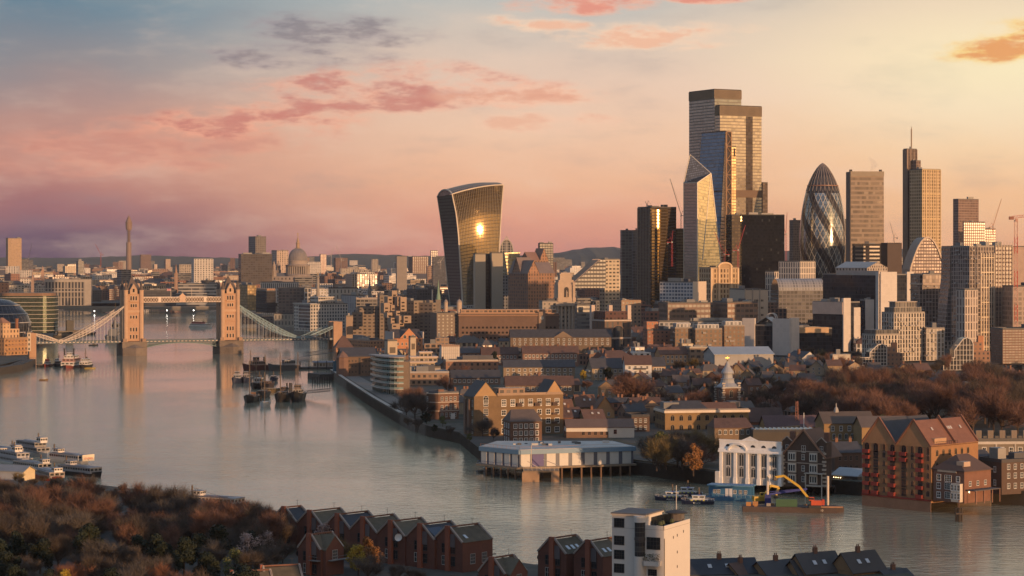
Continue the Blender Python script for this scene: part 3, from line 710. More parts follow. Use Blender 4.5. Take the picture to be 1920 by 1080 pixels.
arc = [(w_ / 2 - w_ / 2 * math.cos(math.pi * i / n), zc + zt * math.sin(math.pi * i / n)) for i in range(n + 1)]
for (x0, z0), (x1, z1) in zip(arc[:-1], arc[1:]): m.face([(x0, 0, z0), (x0, 45, z0), (x1, 45, z1), (x1, 0, z1)][::-1], 0, [(0, 0), (9, 0), (9, 1), (0, 1)])
m.face([(x, 0, z) for x, z in arc], 0, [(x / 3, z / 3) for x, z in arc])
m.build('glass_vault', FA((.3, .28, .26), (.10, .11, .12), .7, .7, .15, .4), vr)
m = MB()
for (x0, z0), (x1, z1) in zip(arc[:-1], arc[1:]): m.bar((x0, -.3, z0), (x1, -.3, z1), 1.1)
for k in (4, 7, 10): m.bar((arc[k][0], -.3, zc), (arc[k][0], -.3, arc[k][1]), .7)
m.bar((w_ * .3, -.3, zc + zt * .9), (w_ * .5, -.3, zc + zt * 1.22), .9); m.bar((w_ * .7, -.3, zc + zt * .9), (w_ * .5, -.3, zc + zt * 1.22), .9)
m.build('arch_ribs', P((.42, .38, .34)), vr)
MB().box(0, w_, 0, 45, 0, zc, bay=(3, 3.6)).build('wall', FA((.2, .2, .2)), vr); FOOT.append((vr.location.x + 8, 2520, 24))
mc = B('gothic_gabled_office', 'brown gothic office pile with steep gables facing three ways', 'office block', (953, 990, 1040), 512, 2300, 32, 10, FA((.30, .17, .11), (.10, .07, .06), .45, .6, .3), False, (3.4, 3.7), plant=0, seen=534)
m = MB(); mr = P((.20, .15, .13), .6); mb = FA((.34, .19, .12), (.12, .08, .06), .4, .6, .3)
g = MB()
for x0, x1, y0, y1, rs, ax in ((0, mc.w * .42, 0, mc.d, 13, 'y'), (mc.w * .42, mc.w, 0, mc.d * .6, 11, 'x'), (0, mc.w * .5, mc.d * .35, mc.d * .8, 16, 'x')):
    g.gable(x0, x1, y0, y1, mc.h + .01 * rs, rs, ax, .4)
    if ax == 'y': m.gwall(x0, x1, y0 + .1, mc.h, rs * .96, 0)
    else: m.gwall(y0, y1, x1 - .1, mc.h, rs * .96, 0, axis='y'); m.gwall(y0, y1, x0 + .1, mc.h, rs * .96, 0, True, axis='y')
g.build('roof', mr, mc.root); m.build('gable_wall', mb, mc.root)
b = BK('gothic_back_office', 'second gothic office behind, with a big triangular brown gable', 'office block', (976, 992, 1028), 488, 2420, 32, 10, FA((.30, .18, .12), (.10, .07, .06), .45, .6, .3), False, (3.4, 3.7), plant=0, seen=505)
g = MB(); g.gable(0, b.w * .55, 0, b.d, b.h, 9, 'x', .3); g.gable(b.w * .55, b.w, 0, b.d * .9, b.h, 13, 'y', .3); g.build('roof', P((.26, .15, .11), .6), b.root)
m = MB(); m.gwall(b.w * .55, b.w, .1, b.h, 12.6); m.gwall(0, b.d, .1, b.h, 8.7, 0, True, axis='y'); m.build('gable_wall', mb, b.root)
ps = B('stone_port_office', 'pale stone office with a massive tower, statue niche and columned front', 'office building', (1010, 1017, 1078), 566, 2150, 10, 8, FA((.36, .31, .26), (.07, .07, .07), .35, .5, .4), P((.2, .19, .18)), (4.4, 4.2), plant=2, seen=600)
sm_ = P((.44, .34, .26), .8)
cx_, wy = ps.w * .74, 8.0
t = MB(); s0 = 9.2
for (hw, z0, z1) in ((s0, ps.h, ps.h + 4), (s0 * .94, ps.h + 4, ps.h + 16.5), (s0 * .8, ps.h + 16.5, ps.h + 21), (s0 * .62, ps.h + 21, ps.h + 26.0), (s0 * .66, ps.h + 26.0, ps.h + 26.9), (s0 * .5, ps.h + 26.9, ps.h + 28)):
    t.box(cx_ - hw, cx_ + hw, wy - hw + 1, wy + hw + 1, z0, z1)
for sx in (-1, 1): t.box(cx_ + sx * 7.2 - 1.2, cx_ + sx * 7.2 + 1.2, wy - 9.2, wy - 7.5, ps.h, ps.h + 16); t.box(cx_ + sx * 7.2 - 1.2, cx_ + sx * 7.2 + 1.2, wy - 8.5, wy - 6.8, ps.h + 16, ps.h + 18.6)
t.build('tower', sm_, ps.root)
t = MB(); t.box(cx_ - 2.2, cx_ + 2.2, wy - 7.95, wy - 7.7, ps.h + 4.5, ps.h + 12)
pts = [(cx_ + 2.2 * math.cos(math.pi * i / 8), wy - 7.95, ps.h + 12 + 2.2 * math.sin(math.pi * i / 8)) for i in range(9)]; t.face(pts[::-1]); t.build('niche', P((.06, .05, .045)), ps.root)
t = MB(); t.lathe([(1.0, ps.h + 4.6), (.8, ps.h + 7.5), (1.1, ps.h + 9.3), (.45, ps.h + 9.9), (.5, ps.h + 10.6), (.1, ps.h + 11.1)], 8, cx_, wy - 8.3); t.build('statue', sm_, ps.root)
t = MB()
for i in range(6):
    for dy in (0,): t.lathe([(.85, 3), (.7, ps.h - 4)], 10, cx_ - 9 + i * 3.6, -2.2)
t.box(cx_ - 11, cx_ + 11, -3.4, -.05, ps.h - 4, ps.h - 1.2); t.box(cx_ - 11, cx_ + 11, -3.6, -.05, 0, 3); t.build('colonnade', P((.36, .31, .26), .8), ps.root)
sl, _ = OUT('sloping_glass_block', 'block with a long staircase slope of glass ribs facing left', 'office block', [(1066, 540), (1136, 540), (1136, 487), (1126, 487), (1073, 534)], 2350, 14, 30, 10, FA((.12, .11, .1), (.07, .07, .07), .8, .5, .3), FA((.36, .27, .21), (.07, .07, .075), .6, .8, .2), (3.4, 4), seen=533)
m = MB(); f_ = PL(1066, 2350, 14)
for k in range(7):
    p, q_ = rel(sl, f_(1073, 534)), rel(sl, f_(1126, 487)); m.bar((p[0], 2 + k * 4.2, p[2] + .5), (q_[0], 2 + k * 4.2, q_[2] + .5), .9, .9)
m.build('slope_ribs', P((.46, .34, .26)), sl)
BK('cream_corner_block', 'cream lit block with deep balconies at the top of the staircase slope', 'office block', (1124, 1134, 1162), 487, 2400, 30, 10, FA((.48, .40, .30), (.08, .07, .06), .62, .45, .3), None, (5, 4), seen=514)
gp_ = B('gilded_arch_office', 'sunlit rosy stone office with giant arches and a rounded gable', 'office building', (1311, 1332, 1385), 503, 2330, 30, 8, FA((.50, .36, .22), (.16, .10, .06), .5, .66, .25, .3), P((.3, .24, .18)), (4.2, 5.2), plant=1, seen=540)
m = MB(); w0, w1 = gp_.w * .26, gp_.w * .74; hh = gp_.h
for x0, x1, z1 in ((w0, w0 + 2, hh + 3), (w1 - 2, w1, hh + 3)): m.box(x0, x1, -1.4, 0, 0, z1)
n = 10; c_ = (w0 + w1) / 2; ra = (w1 - w0) / 2
for i in range(n):
    t0, t1 = math.pi * i / n, math.pi * (i + 1) / n
    m.bar((c_ + ra * math.cos(t0), -.7, hh + 1 + ra * .55 * math.sin(t0)), (c_ + ra * math.cos(t1), -.7, hh + 1 + ra * .55 * math.sin(t1)), 1.7, 1.6)
for k in range(1, 4): m.box(w0 + 2, w1 - 2, -.8, 0, hh * k / 4 - .5, hh * k / 4 + .5)
for x in (0, gp_.w - 2.2): m.box(x, x + 2.2, -1, 0, 0, hh)
m.build('arch_frame', P((.58, .42, .27), .7), gp_.root)
m = MB(); m.face([(c_ + ra * math.cos(math.pi * i / n), -.4, hh + ra * .55 * math.sin(math.pi * i / n)) for i in range(n + 1)][::1], 0); m.build('tympanum', P((.35, .24, .14), .5), gp_.root)
BK('tan_slab_tower', 'tan slab tower standing alone at the far left of the skyline', 'office tower', (11, 15, 40.5), 447, 6000, 20, 10, FA((.34, .22, .13), (.2, .13, .08), .5, .6, .3), None, (4, 4), plant=1, seen=496)
b = BK('grey_skyline_slab', 'grey ridged slab tower left of the domed cathedral', 'office tower', (466, 479, 499), 444, 5200, 30, 10, FA((.17, .15, .14), (.09, .08, .08), .45, .55), None, (5, 5), plant=1, seen=476)
BK('dark_wide_block', 'wide dark glass block below the grey ridged slab', 'office block', (447, 452, 510), 477, 4600, 12, 10, FA((.06, .055, .06), (.10, .085, .08), .8, .6, .25, .3), None, (5, 4.5), plant=3, seen=512)
BK('pale_ribbed_block', 'pale pink ribbed block just left of the dome', 'office block', (509, 519, 541), 470, 5300, 25, 10, FA((.46, .36, .3), (.14, .11, .1), .4, .8), None, (6, 4.5), plant=1, seen=498)
BK('grey_plain_slab', 'plain grey slab in the far city, halfway between dome and flared tower', 'office block', (742, 744, 763), 481, 4600, 15, 10, P((.22, .19, .17), .7), None, plant=1, seen=512)
BK('far_small_tower', 'small faraway tower left of the flared tower', 'tower', (807, 808, 821), 470, 6800, 20, 10, FA((.22, .19, .19), (.12, .11, .11), .6, .6), None, (5, 5), plant=0)
BK('navy_far_block', 'dark navy block against the left edge of the flared tower', 'office block', (810, 812, 838), 482, 4700, 15, 10, FA((.06, .065, .085), (.09, .1, .12), .7, .6), None, (5, 4.5), plant=1)
BK('far_pale_tower', 'little pale tower on the horizon right of the dome', 'tower', (599, 601, 612), 477, 7400, 20, 10, FA((.4, .28, .24), (.2, .14, .12), .5, .6), None, (5, 5), plant=0)
Yb = 8000; r = root_at('telecom_tower', 'slender telecom tower with a drum head and dish galleries', 'communications tower', 241.5, Yb, 12)
k = Yb / F; zz = lambda y: zx(y, Yb) - 12
MB().lathe([(5.2 * k, 0), (4.9 * k, zz(455)), (4.6 * k, zz(454))], 20).build('shaft', FA((.2, .14, .11), (.33, .24, .18), .5, .5), r)
m = MB(); m.lathe([(2.4 * k, zz(455)), (2.4 * k, zz(432))], 12)
for i in range(6): y = 452 - i * 3.6; m.lathe([(4.4 * k, zz(y)), (4.6 * k, zz(y - .5)), (4.4 * k, zz(y - 1.0))], 16)
m.build('dish_gallery', P((.15, .11, .1)), r)
m = MB(); m.lathe([(4.2 * k, zz(432)), (5.6 * k, zz(429)), (6.1 * k, zz(420)), (6.2 * k, zz(416.5)), (5.6 * k, zz(416)), (4.6 * k, zz(412)), (3.2 * k, zz(411.5)), (3.2 * k, zz(408)), (1.6 * k, zz(407.5)), (1.2 * k, zz(405.5))], 20)
m.build('drum_head', FA((.24, .16, .11), (.07, .06, .06), .5, .03, .2), r)
MB().bar((0, 0, zz(406)), (0, 0, zz(402.5)), 1.6).build('aerial', P((.2, .15, .12)), r); GUARD.append((234, 249, 496, Yb)); FOOT.append((r.location.x, Yb, 40))
Yd = 4650; r = root_at('domed_cathedral', 'great domed stone cathedral with lantern, ring of columns and two front towers', 'cathedral', 558.5, Yd, 14)
k = Yd / F; zz = lambda y: zx(y, Yd) - 14; st = P((.31, .26, .23), .8, 0, .3, .05); ld = P((.20, .18, .18), .6, 0, .3, .05)
dome = [(17.8, 489), (17.7, 486), (17.2, 482), (16.1, 478), (14.4, 474), (12.0, 470.5), (9.2, 468), (6.5, 466.6), (4.4, 466)]
m = MB(); m.lathe([(w * k, zz(y)) for w, y in dome], 32)
d_ = m.build('dome', ld, r)
m = MB()
for i in range(32):
    t = 2 * math.pi * (i + .5) / 32
    for (w0, y0), (w1, y1) in zip(dome[:-1], dome[1:]): m.bar((w0 * k * math.cos(t), w0 * k * math.sin(t), zz(y0)), (w1 * k * math.cos(t), w1 * k * math.sin(t), zz(y1)), .7, .7)
m.build('dome_ribs', P((.27, .24, .23), .6), d_)
MB().lathe([(18.6 * k, zz(497)), (18.6 * k, zz(495.5)), (17.9 * k, zz(495)), (17.9 * k, zz(489)), (18.4 * k, zz(488.6)), (17.8 * k, zz(488))], 32, uvn=32).build('attic', FA((.34, .28, .24), (.08, .07, .07), .4, .08), r)
m = MB(); m.lathe([(17.4 * k, zz(516)), (17.4 * k, zz(498))], 32); m.lathe([(23 * k, zz(499.6)), (23 * k, zz(496.4)), (18.6 * k, zz(496))], 32); m.lathe([(24 * k, 0), (24 * k, zz(515)), (22 * k, zz(514))], 32)
m.build('drum', P((.25, .21, .19), .8), r)
m = MB()
for i in range(32): t = 2 * math.pi * i / 32; m.lathe([(1.5, zz(515)), (1.3, zz(499))], 6, 21.4 * k * math.cos(t), 21.4 * k * math.sin(t), cap=False)
m.build('columns', P((.36, .31, .27), .8), r)
m = MB(); m.lathe([(5.2 * k, zz(466.5)), (5.0 * k, zz(465)), (3.4 * k, zz(464)), (3.4 * k, zz(457)), (4.2 * k, zz(456.4)), (2.6 * k, zz(454)), (2.4 * k, zz(450.5)), (1.9 * k, zz(449)), (.9 * k, zz(446)), (.4 * k, zz(443))], 12); m.build('lantern', P((.36, .25, .16), .7), r)
m = MB(); m.lathe([(.2, zz(443)), (1.2, zz(441.6)), (.2, zz(440.4))], 8); m.bar((0, 0, zz(441)), (0, 0, zz(436.5)), .8); m.bar((-2, 0, zz(438)), (2, 0, zz(438)), .8); m.build('cross', P((.5, .34, .12), .4), r)
m = MB(); m.box(-52 * k, 26 * k, -24 * k, 24 * k, 0, zz(518), bay=(8, 9)); m.build('nave', FA((.26, .22, .2), (.06, .06, .06), .3, .4), r)
MB().gable(-52 * k, 22 * k, -11 * k, 11 * k, zz(518), 7, 'x', .2).build('roof', P((.16, .16, .17)), r)
for dx_ in (-43, ):
    for dy_ in (-17, 17): MB().lathe([(4.8 * k, zz(522)), (4.8 * k, zz(507)), (3.6 * k, zz(506)), (3.4 * k, zz(500)), (3.8 * k, zz(499)), (2.4 * k, zz(495)), (.4 * k, zz(489))], 8, dx_ * k + (dy_ + 17) * .15 * k, dy_ * k).build('bell_tower', st, r)
GUARD.append((520, 584, 516, Yd)); FOOT.append((r.location.x - 15 * k, Yd, 60))
def crane(label, x, yb, yt, xt, yt2, Y, c=(.32, .05, .03), jib_x2=None, group='tower cranes on the skyline', flat=False):
    r = root_at('tower_crane', label, 'crane', x, Y, 0, group); r.location.z = zx(yb, Y)
    k = Y / F; ht_ = (yb - yt) * k; w = max(1.5, 1.0 * k * .9); mt = P(c, .6)
    m = MB(); n = max(4, int(ht_ / (w * 1.6)))
    for sx in (-1, 1):
        for sy in (-1, 1): m.bar((sx * w / 2, sy * w / 2, 0), (sx * w / 2, sy * w / 2, ht_), w * .16)
    for i in range(n):
        z0, z1 = ht_ * i / n, ht_ * (i + 1) / n; s_ = 1 if i % 2 else -1
        m.bar((-s_ * w / 2, -w / 2, z0), (s_ * w / 2, -w / 2, z1), w * .12); m.bar((w / 2, -s_ * w / 2, z0), (w / 2, s_ * w / 2, z1), w * .12)
    m.build('mast', mt, r)
    tip = Vector(((xt - x) * k, 0, (yb - yt2) * k)); base = Vector((0, 0, ht_ + w * .4)); d = tip - base
    m = MB(); up = Vector((-d.z, 0, d.x)).normalized() * w * .5 * (1 if d.x >= 0 else -1); nj = max(5, int(d.length / (w * 1.5)))
    if up.z < 0: up = -up
    for o_ in (Vector((0, -w * .35, 0)), Vector((0, w * .35, 0)), up): m.bar(base + o_, tip + o_ * .3, w * .16)
    for i in range(nj):
        p0 = base + d * (i / nj); p1 = base + d * ((i + 1) / nj); f0, f1 = 1 - .7 * i / nj, 1 - .7 * (i + 1) / nj
        m.bar(p0 + Vector((0, -w * .35 * f0, 0)), p0.lerp(p1, .5) + up * f0, w * .1); m.bar(p0.lerp(p1, .5) + up * f0, p1 + Vector((0, -w * .35 * f1, 0)), w * .1)
    m.build('jib', mt, r)
    s_ = -1 if d.x >= 0 else 1
    m = MB(); m.box(min(0, s_ * w * 4), max(0, s_ * w * 4), -w * .6, w * .6, ht_, ht_ + w * .5); m.bar((0, 0, ht_), (s_ * w * 1.2, 0, ht_ + w * 4.2), w * .3); m.bar((s_ * w * 1.2, 0, ht_ + w * 4.2), tip, w * .07); m.bar((s_ * w * 1.2, 0, ht_ + w * 4.2), (s_ * w * 4, 0, ht_), w * .1); m.build('counter_jib', mt, r)
    MB().box(s_ * w * 3.2 - w * .6, s_ * w * 3.2 + w * .6, -w * .7, w * .7, ht_ - w * 1.2, ht_).build('counterweight', P((.2, .2, .2)), r)
    MB().box(-w * .5, w * .5, -w * 1.3, -w * .55, ht_ - w * .2, ht_ + w * 1.0).build('cab', P((.4, .38, .35)), r)
    return r
crane('dark red crane leaning left on the skyline beside the telecom tower', 189, 500, 478, 178, 457, 5200)
crane('thin dark crane far left, right of the tan slab tower', 54, 498, 485, 60, 456, 6200, (.1, .09, .1))
crane('pale crane right of the cathedral dome, jib leaning right', 640, 512, 488, 629, 458, 4800, (.42, .36, .32))
crane('pale thin crane nearest the dome, jib nearly upright', 621, 508, 480, 626, 464, 4900, (.42, .36, .32))
crane('dark crane beside the gold curved tower with a steep jib', 1277, 440, 405, 1256, 335, 2760, (.09, .07, .06))
crane('small crane jib on the roof of the gold curved tower', 1213, 389, 386, 1210, 378, 2700, (.1, .08, .07))
crane('thick red crane against the black glass slab', 1384, 520, 470, 1398, 422, 2480, (.34, .04, .05))
crane('thin red crane left of the faceted tower, leaning left', 1260, 500, 455, 1262, 432, 2560, (.34, .04, .05))
crane('red crane standing in front of the faceted cream tower', 1358, 500, 478, 1339, 434, 2500, (.34, .05, .05))
crane('upright red crane between black glass slab and bullet tower', 1474, 500, 440, 1476, 398, 2750, (.36, .08, .08))
crane('small grey crane between striped slab and mast tower', 1676, 455, 446, 1668, 415, 3300, (.3, .22, .2))
crane('orange crane leaning right beside the hazy stepped blocks', 1862, 440, 426, 1878, 373, 3100, (.45, .2, .1))
crane('pale crane beside the flared tower, leaning in the far city', 826, 505, 492, 832, 482, 4300, (.4, .34, .3))
vm = bpy.data.materials.new('steam'); vm.use_nodes = True; vm.node_tree.nodes.clear(); b_ = NB(vm.node_tree); v_ = b_.n('ShaderNodeVolumePrincipled'); v_.inputs['Color'].default_value = (.85, .75, .7, 1); v_.inputs['Density'].default_value = .035; vm.node_tree.links.new(v_.outputs[0], b_.n('ShaderNodeOutputMaterial').inputs['Volume'])
p = Wp(1628, 322, 2960); m = MB(); g_ = random.Random(2)
for i in range(9): t = i / 8; r0 = 1.2 + 4.2 * math.sin(math.pi * t); cx_ = 6 * math.sin(t * 4) + 5 * t; m.lathe([(.1, t * 20 - r0 * .8), (r0, t * 20), (.1, t * 20 + r0)], 9, cx_, 0)
o = m.build('steam_plume', vm, None, p); o['kind'] = 'stuff'
# ================================================================ the bascule bridge
BA = 20.8; BY = 1925
br = thing('bascule_bridge', 'suspension and bascule bridge with two gothic stone towers and a high double walkway', 'bridge', ((247 - CX) * BY / F, BY, 0), R(BA))
bf = PL(247, BY, BA)
def bp_(x, y): p = rel(br, bf(x, y)); return (p[0], p[2])
XR = bp_(427.5, 600)[0]
ms = P((.40, .25, .165), .85, 0, .25, .12); ms2 = P((.46, .31, .21), .8); mgr = P((.17, .14, .12), .85, 0, .4, .15); mslate = P((.11, .085, .075), .7)
mblue = P((.09, .15, .19), .5); mwhite = P((.60, .50, .42), .5); mwin = P((.025, .022, .022), .9, 0, .22, .15, .1)
def bridge_tower(cx):
    hw, hd = 6.7, 8.2; zb, zs = 12.0, 52.5
    m = MB(); m.box(cx - hw, cx + hw, -hd, hd, zb, zs)
    for z in (18.5, 28.5, 39, 45.2, 52): m.box(cx - hw - .35, cx + hw + .35, -hd - .35, hd + .35, z, z + .5)
    t = m.build('tower', ms, br)
    tm = MB(); tm.lathe([(1.9, 9.5), (1.9, zs + 2.5), (2.2, zs + 2.6), (2.2, zs + 3.3), (1.7, zs + 3.4)], 8)
    tr = tm.mesh('turret', ms2); sp = MB().lathe([(1.9, zs + 3.4), (.15, zs + 11.5), (.15, zs + 13.5)], 8).mesh('turret_spire', mslate)
    for sx in (-1, 1):
        for sy in (-1, 1):
            o = ob('turret', tr, t, (cx + sx * hw, sy * hd, 0)); ob('turret_spire', sp, t, (cx + sx * hw, sy * hd, 0))
    MB().lathe([(hw * 1.25, zs + .3), (hw * .85, zs + 6.5), (.5, zs + 15), (.25, zs + 18)], 4, cx, 0, a0=math.pi / 4).build('roof', mslate, t)
    m = MB()
    for s in (-1, 1):
        y = s * (hd + .25)
        P5 = [(cx - 3.2, y, zs), (cx + 3.2, y, zs), (cx + 3.2, y, zs + 3.2), (cx, y, zs + 9), (cx - 3.2, y, zs + 3.2)]; m.face(P5 if s < 0 else P5[::-1])
        Q5 = [(p[0], y - s * 4, p[2]) for p in P5]
        for i in range(5): m.face([P5[i], Q5[i], Q5[(i + 1) % 5], P5[(i + 1) % 5]])
        x = cx + s * (hw + .2); P5 = [(x, -3.2, zs), (x, 3.2, zs), (x, 3.2, zs + 3.2), (x, 0, zs + 9), (x, -3.2, zs + 3.2)]; m.face(P5 if s > 0 else P5[::-1])
        Q5 = [(x - s * 4, p[1], p[2]) for p in P5]
        for i in range(5): m.face([P5[i], Q5[i], Q5[(i + 1) % 5], P5[(i + 1) % 5]])
    m.build('gable', ms2, t)
    wm_ = {}
    def w_(w, h):
        if (w, h) not in wm_:
            q_ = MB(); q_.box(-w / 2 - .25, w / 2 + .25, -.25, 0, -.25, h + .4, 1); q_.face([(-w / 2, -.28, 0), (w / 2, -.28, 0), (w / 2, -.28, h), (-w / 2, -.28, h)], 0); wm_[(w, h)] = q_.mesh('window', [mwin, P((.55, .42, .32), .8)])
        return wm_[(w, h)]
    for s, rz in ((-1, 0), (1, math.pi)):
        for z, h, xs in ((14.2, 3.4, (-2.6, 0, 2.6)), (20.4, 3.4, (-2.4, 0, 2.4)), (31.4, 2.6, (-2.4, 0, 2.4)), (41.2, 2.6, (-2, 0, 2)), (47, 3.6, (-2.2, 0, 2.2)), (54, 3, (0,))):
            for dx_ in xs: ob('window', w_(1.15 if z < 50 else 1.6, h), t, (cx + dx_, s * (hd + (.01 if z < 50 else .27)), z), rz)
    for s, rz in ((-1, R(-90)), (1, R(90))):
        for z, h in ((20.4, 3.4), (31.4, 2.6), (41.2, 2.6)):
            for dy_ in (-2.4, 2.4): ob('window', w_(1.15, h), t, (cx + s * (hw + .01), dy_, z), rz)
    m = MB()
    for s in (-1, 1): m.box(cx - 3.6, cx + 3.6, s * (hd + .7) - .7, s * (hd + .7) + .7, 46, 46.7); m.box(cx - 5.5, cx + 5.5, s * (hd + .3) - .3, s * (hd + .3) + .3, 36.6, 38.6)
    m.build('balcony', ms2, t)
    pl = [(cx - 10.3, -14), (cx + 10.3, -14), (cx + 10.3, 14), (cx - 10.3, 14)]
    m = MB(); m.prism([(cx - 10.3, -14), (cx, -20), (cx + 10.3, -14), (cx + 10.3, 14), (cx, 20), (cx - 10.3, 14)], -3, 6.5)
    m.prism([(cx - 10.6, -13.2), (cx + 10.6, -13.2), (cx + 10.6, 13.2), (cx - 10.6, 13.2)], -3, 11)
    m.face([(cx - 8, -14.4, 6.5), (cx, -19, 6.6), (cx, -13.3, 9.6)]); m.face([(cx, -19, 6.6), (cx + 8, -14.4, 6.5), (cx, -13.3, 9.6)])
    m.prism([(cx - 10.9, -13.5), (cx + 10.9, -13.5), (cx + 10.9, 13.5), (cx - 10.9, 13.5)], 11, 11.7)
    m.build('pier', mgr, br)
    m = MB()
    for sx in (-1, 1): m.box(cx + sx * 8.2 - 1.6, cx + sx * 8.2 + 1.6, -12.8, -10, 11.7, 14.4)
    m.build('control_cabin', P((.30, .2, .14)), br)
bridge_tower(0); bridge_tower(XR)
# high walkways with lattice sides
m = MB(); zl, zh = 45.6, 49.2
for y in (-7.2, 7.2):
    m.box(6.7, XR - 6.7, y - 1.6, y + 1.6, zl - .5, zl); m.box(6.7, XR - 6.7, y - 1.6, y + 1.6, zh, zh + .5)
    ys_ = y - 1.55 if y < 0 else y + 1.55
    n = 30
    for i in range(n):
        x0, x1 = 6.7 + (XR - 13.4) * i / n, 6.7 + (XR - 13.4) * (i + 1) / n
        m.bar((x0, ys_, zl), (x1, ys_, zh), .3); m.bar((x0, ys_, zh), (x1, ys_, zl), .3)
    m.box(6.7, XR - 6.7, y - .9, y + .9, zl, zh, 1)
    for xm in (6.7 + (XR - 13.4) * .22, 6.7 + (XR - 13.4) * .78): m.box(xm - 1.2, xm + 1.2, y - 1.8, y + 1.8, zl, zh)
m.build('walkway', [mwhite, P((.16, .11, .09), .7)], br)
xm = XR / 2; m = MB(); m.box(xm - 2.6, xm + 2.6, -9.1, -8.8, 45.4, 51); m.gwall(xm - 2.2, xm + 2.2, -9.05, 51, 2.2); m.gwall(xm - 2.2, xm + 2.2, -8.85, 51, 2.2, 0, True); m.build('crest', P((.52, .36, .26), .7), br)
# decks
def deck(x0, x1, name):
    m = MB(); m.box(x0, x1, -8, 8, 10.6, 11.6); m.box(x0, x1, -8.4, -8, 11.0, 12.8); m.box(x0, x1, 8, 8.4, 11.0, 12.8)
    o = m.build(name, P((.07, .10, .13), .6), br)
    n = int(abs(x1 - x0) / 3.2); q_ = MB()
    for i in range(n): q_.box(x0 + (x1 - x0) * (i + .25) / n, x0 + (x1 - x0) * (i + .75) / n, -8.46, -8.4, 11.5, 12.0)
    q_.build('parapet_panels', mwhite, o)
xl_ = bp_(52, 630)[0]; xr_ = bp_(632, 630)[0]
deck(xl_, -10.3, 'side_deck'); deck(XR + 10.3, xr_, 'side_deck'); deck(10.3, XR - 10.3, 'bascule_deck')
m = MB(); n = 22
for y in (-7.5, -2.5, 2.5, 7.5):
    pr_ = None
    for i in range(n + 1):
        t = i / n; x = 10.3 + (XR - 20.6) * t; z = 6.2 + 4.0 * (1 - (2 * t - 1) ** 2)
        if pr_: m.bar(pr_, (x, y, z), .5); m.bar(pr_, (x, y, 10.6), .28)
        m.bar((x, y, z), (x, y, 10.6), .28); pr_ = (x, y, z)
m.build('bascule_truss', P((.12, .2, .23), .5), br)
# suspension chains: a crescent truss each side of each span
def chain_(pts, mt):
    for y in (-8.6, 8.6):
        m = MB(); pr_ = None; n = len(pts) - 1
        for i, (x, z, dpt) in enumerate(pts):
            lo, hi = (x, y, z), (x, y, z + dpt)
            if pr_:
                m.bar(pr_[0], lo, .55); m.bar(pr_[1], hi, .55); m.bar(pr_[0], hi, .24); m.bar(pr_[1], lo, .24)
            m.bar(lo, hi, .35); pr_ = (lo, hi)
        c = m.build('suspension_chain', mt, br)
        m = MB()
        for i, (x, z, d) in enumerate(pts[1:-1]):
            if z > 14.0: m.bar((x, y, 12), (x, y, z), .17)
        m.build('hangers', P((.45, .43, .41), .5), c)
def sag(x0, z0, x1, z1, n, dm):
    return [(x0 + (x1 - x0) * i / n, z1 + (z0 - z1) * (1 - i / n) ** 1.75, .3 + dm * math.sin(math.pi * i / n)) for i in range(n + 1)]
a0, lowl, endl = bp_(231, 576), bp_(111, 637), bp_(58, 621)
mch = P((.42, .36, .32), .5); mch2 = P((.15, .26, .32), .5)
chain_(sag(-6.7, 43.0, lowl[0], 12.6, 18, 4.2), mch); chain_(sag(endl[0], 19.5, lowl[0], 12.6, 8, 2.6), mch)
lowr, endr = bp_(563, 634), bp_(630, 612)
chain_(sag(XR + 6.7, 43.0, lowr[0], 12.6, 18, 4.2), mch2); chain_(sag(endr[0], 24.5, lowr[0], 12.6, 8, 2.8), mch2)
m = MB()
for x in (lowl[0], lowr[0]):
    pts = [(x + 1.5 * math.cos(t * math.pi / 6), -9.2, 12.6 + 1.5 * math.sin(t * math.pi / 6)) for t in range(12)]
    for i in range(12): m.bar(pts[i], pts[(i + 1) % 12], .5)
m.build('chain_pin', mwhite, br)
for x, hh in ((endl[0], 17), (endr[0], 24)):
    m = MB(); m.box(x - 5, x + 3, -9.5, -4.5, -3, hh + 3); m.box(x - 5, x + 3, 4.5, 9.5, -3, hh + 3); m.box(x - 4.5, x + 2.5, -4.5, 4.5, hh - 4, hh + 2); m.build('abutment', ms, br)
m = MB(); m.bar((bp_(317, 560)[0], -7.2, 49.7), (bp_(317, 560)[0], -7.2, 57), .25); m.bar((bp_(356, 560)[0], -7.2, 49.7), (bp_(356, 560)[0], -7.2, 57), .25); m.build('flagpole', mwhite, br)
q_ = bp_(317, 545); m = MB(); m.box(q_[0] - 3.4, q_[0] - .1, -7.25, -7.15, 55, 56.8); fo = m.build('flag', P((.5, .3, .34), .8), br)
m = MB(); m.box(q_[0] - 3.4, q_[0] - .1, -7.28, -7.25, 55.75, 56.05); m.box(q_[0] - 1.9, q_[0] - 1.6, -7.29, -7.25, 55, 56.8); m.build('flag_cross', P((.4, .05, .05)), fo)
FOOT += [(-320 + 30 * i, 1925 + 11 * i, 30) for i in range(-4, 10)]
GUARD += [(226, 272, 668, 1925), (403, 451, 664, 1955), (58, 628, 640, 1960)]
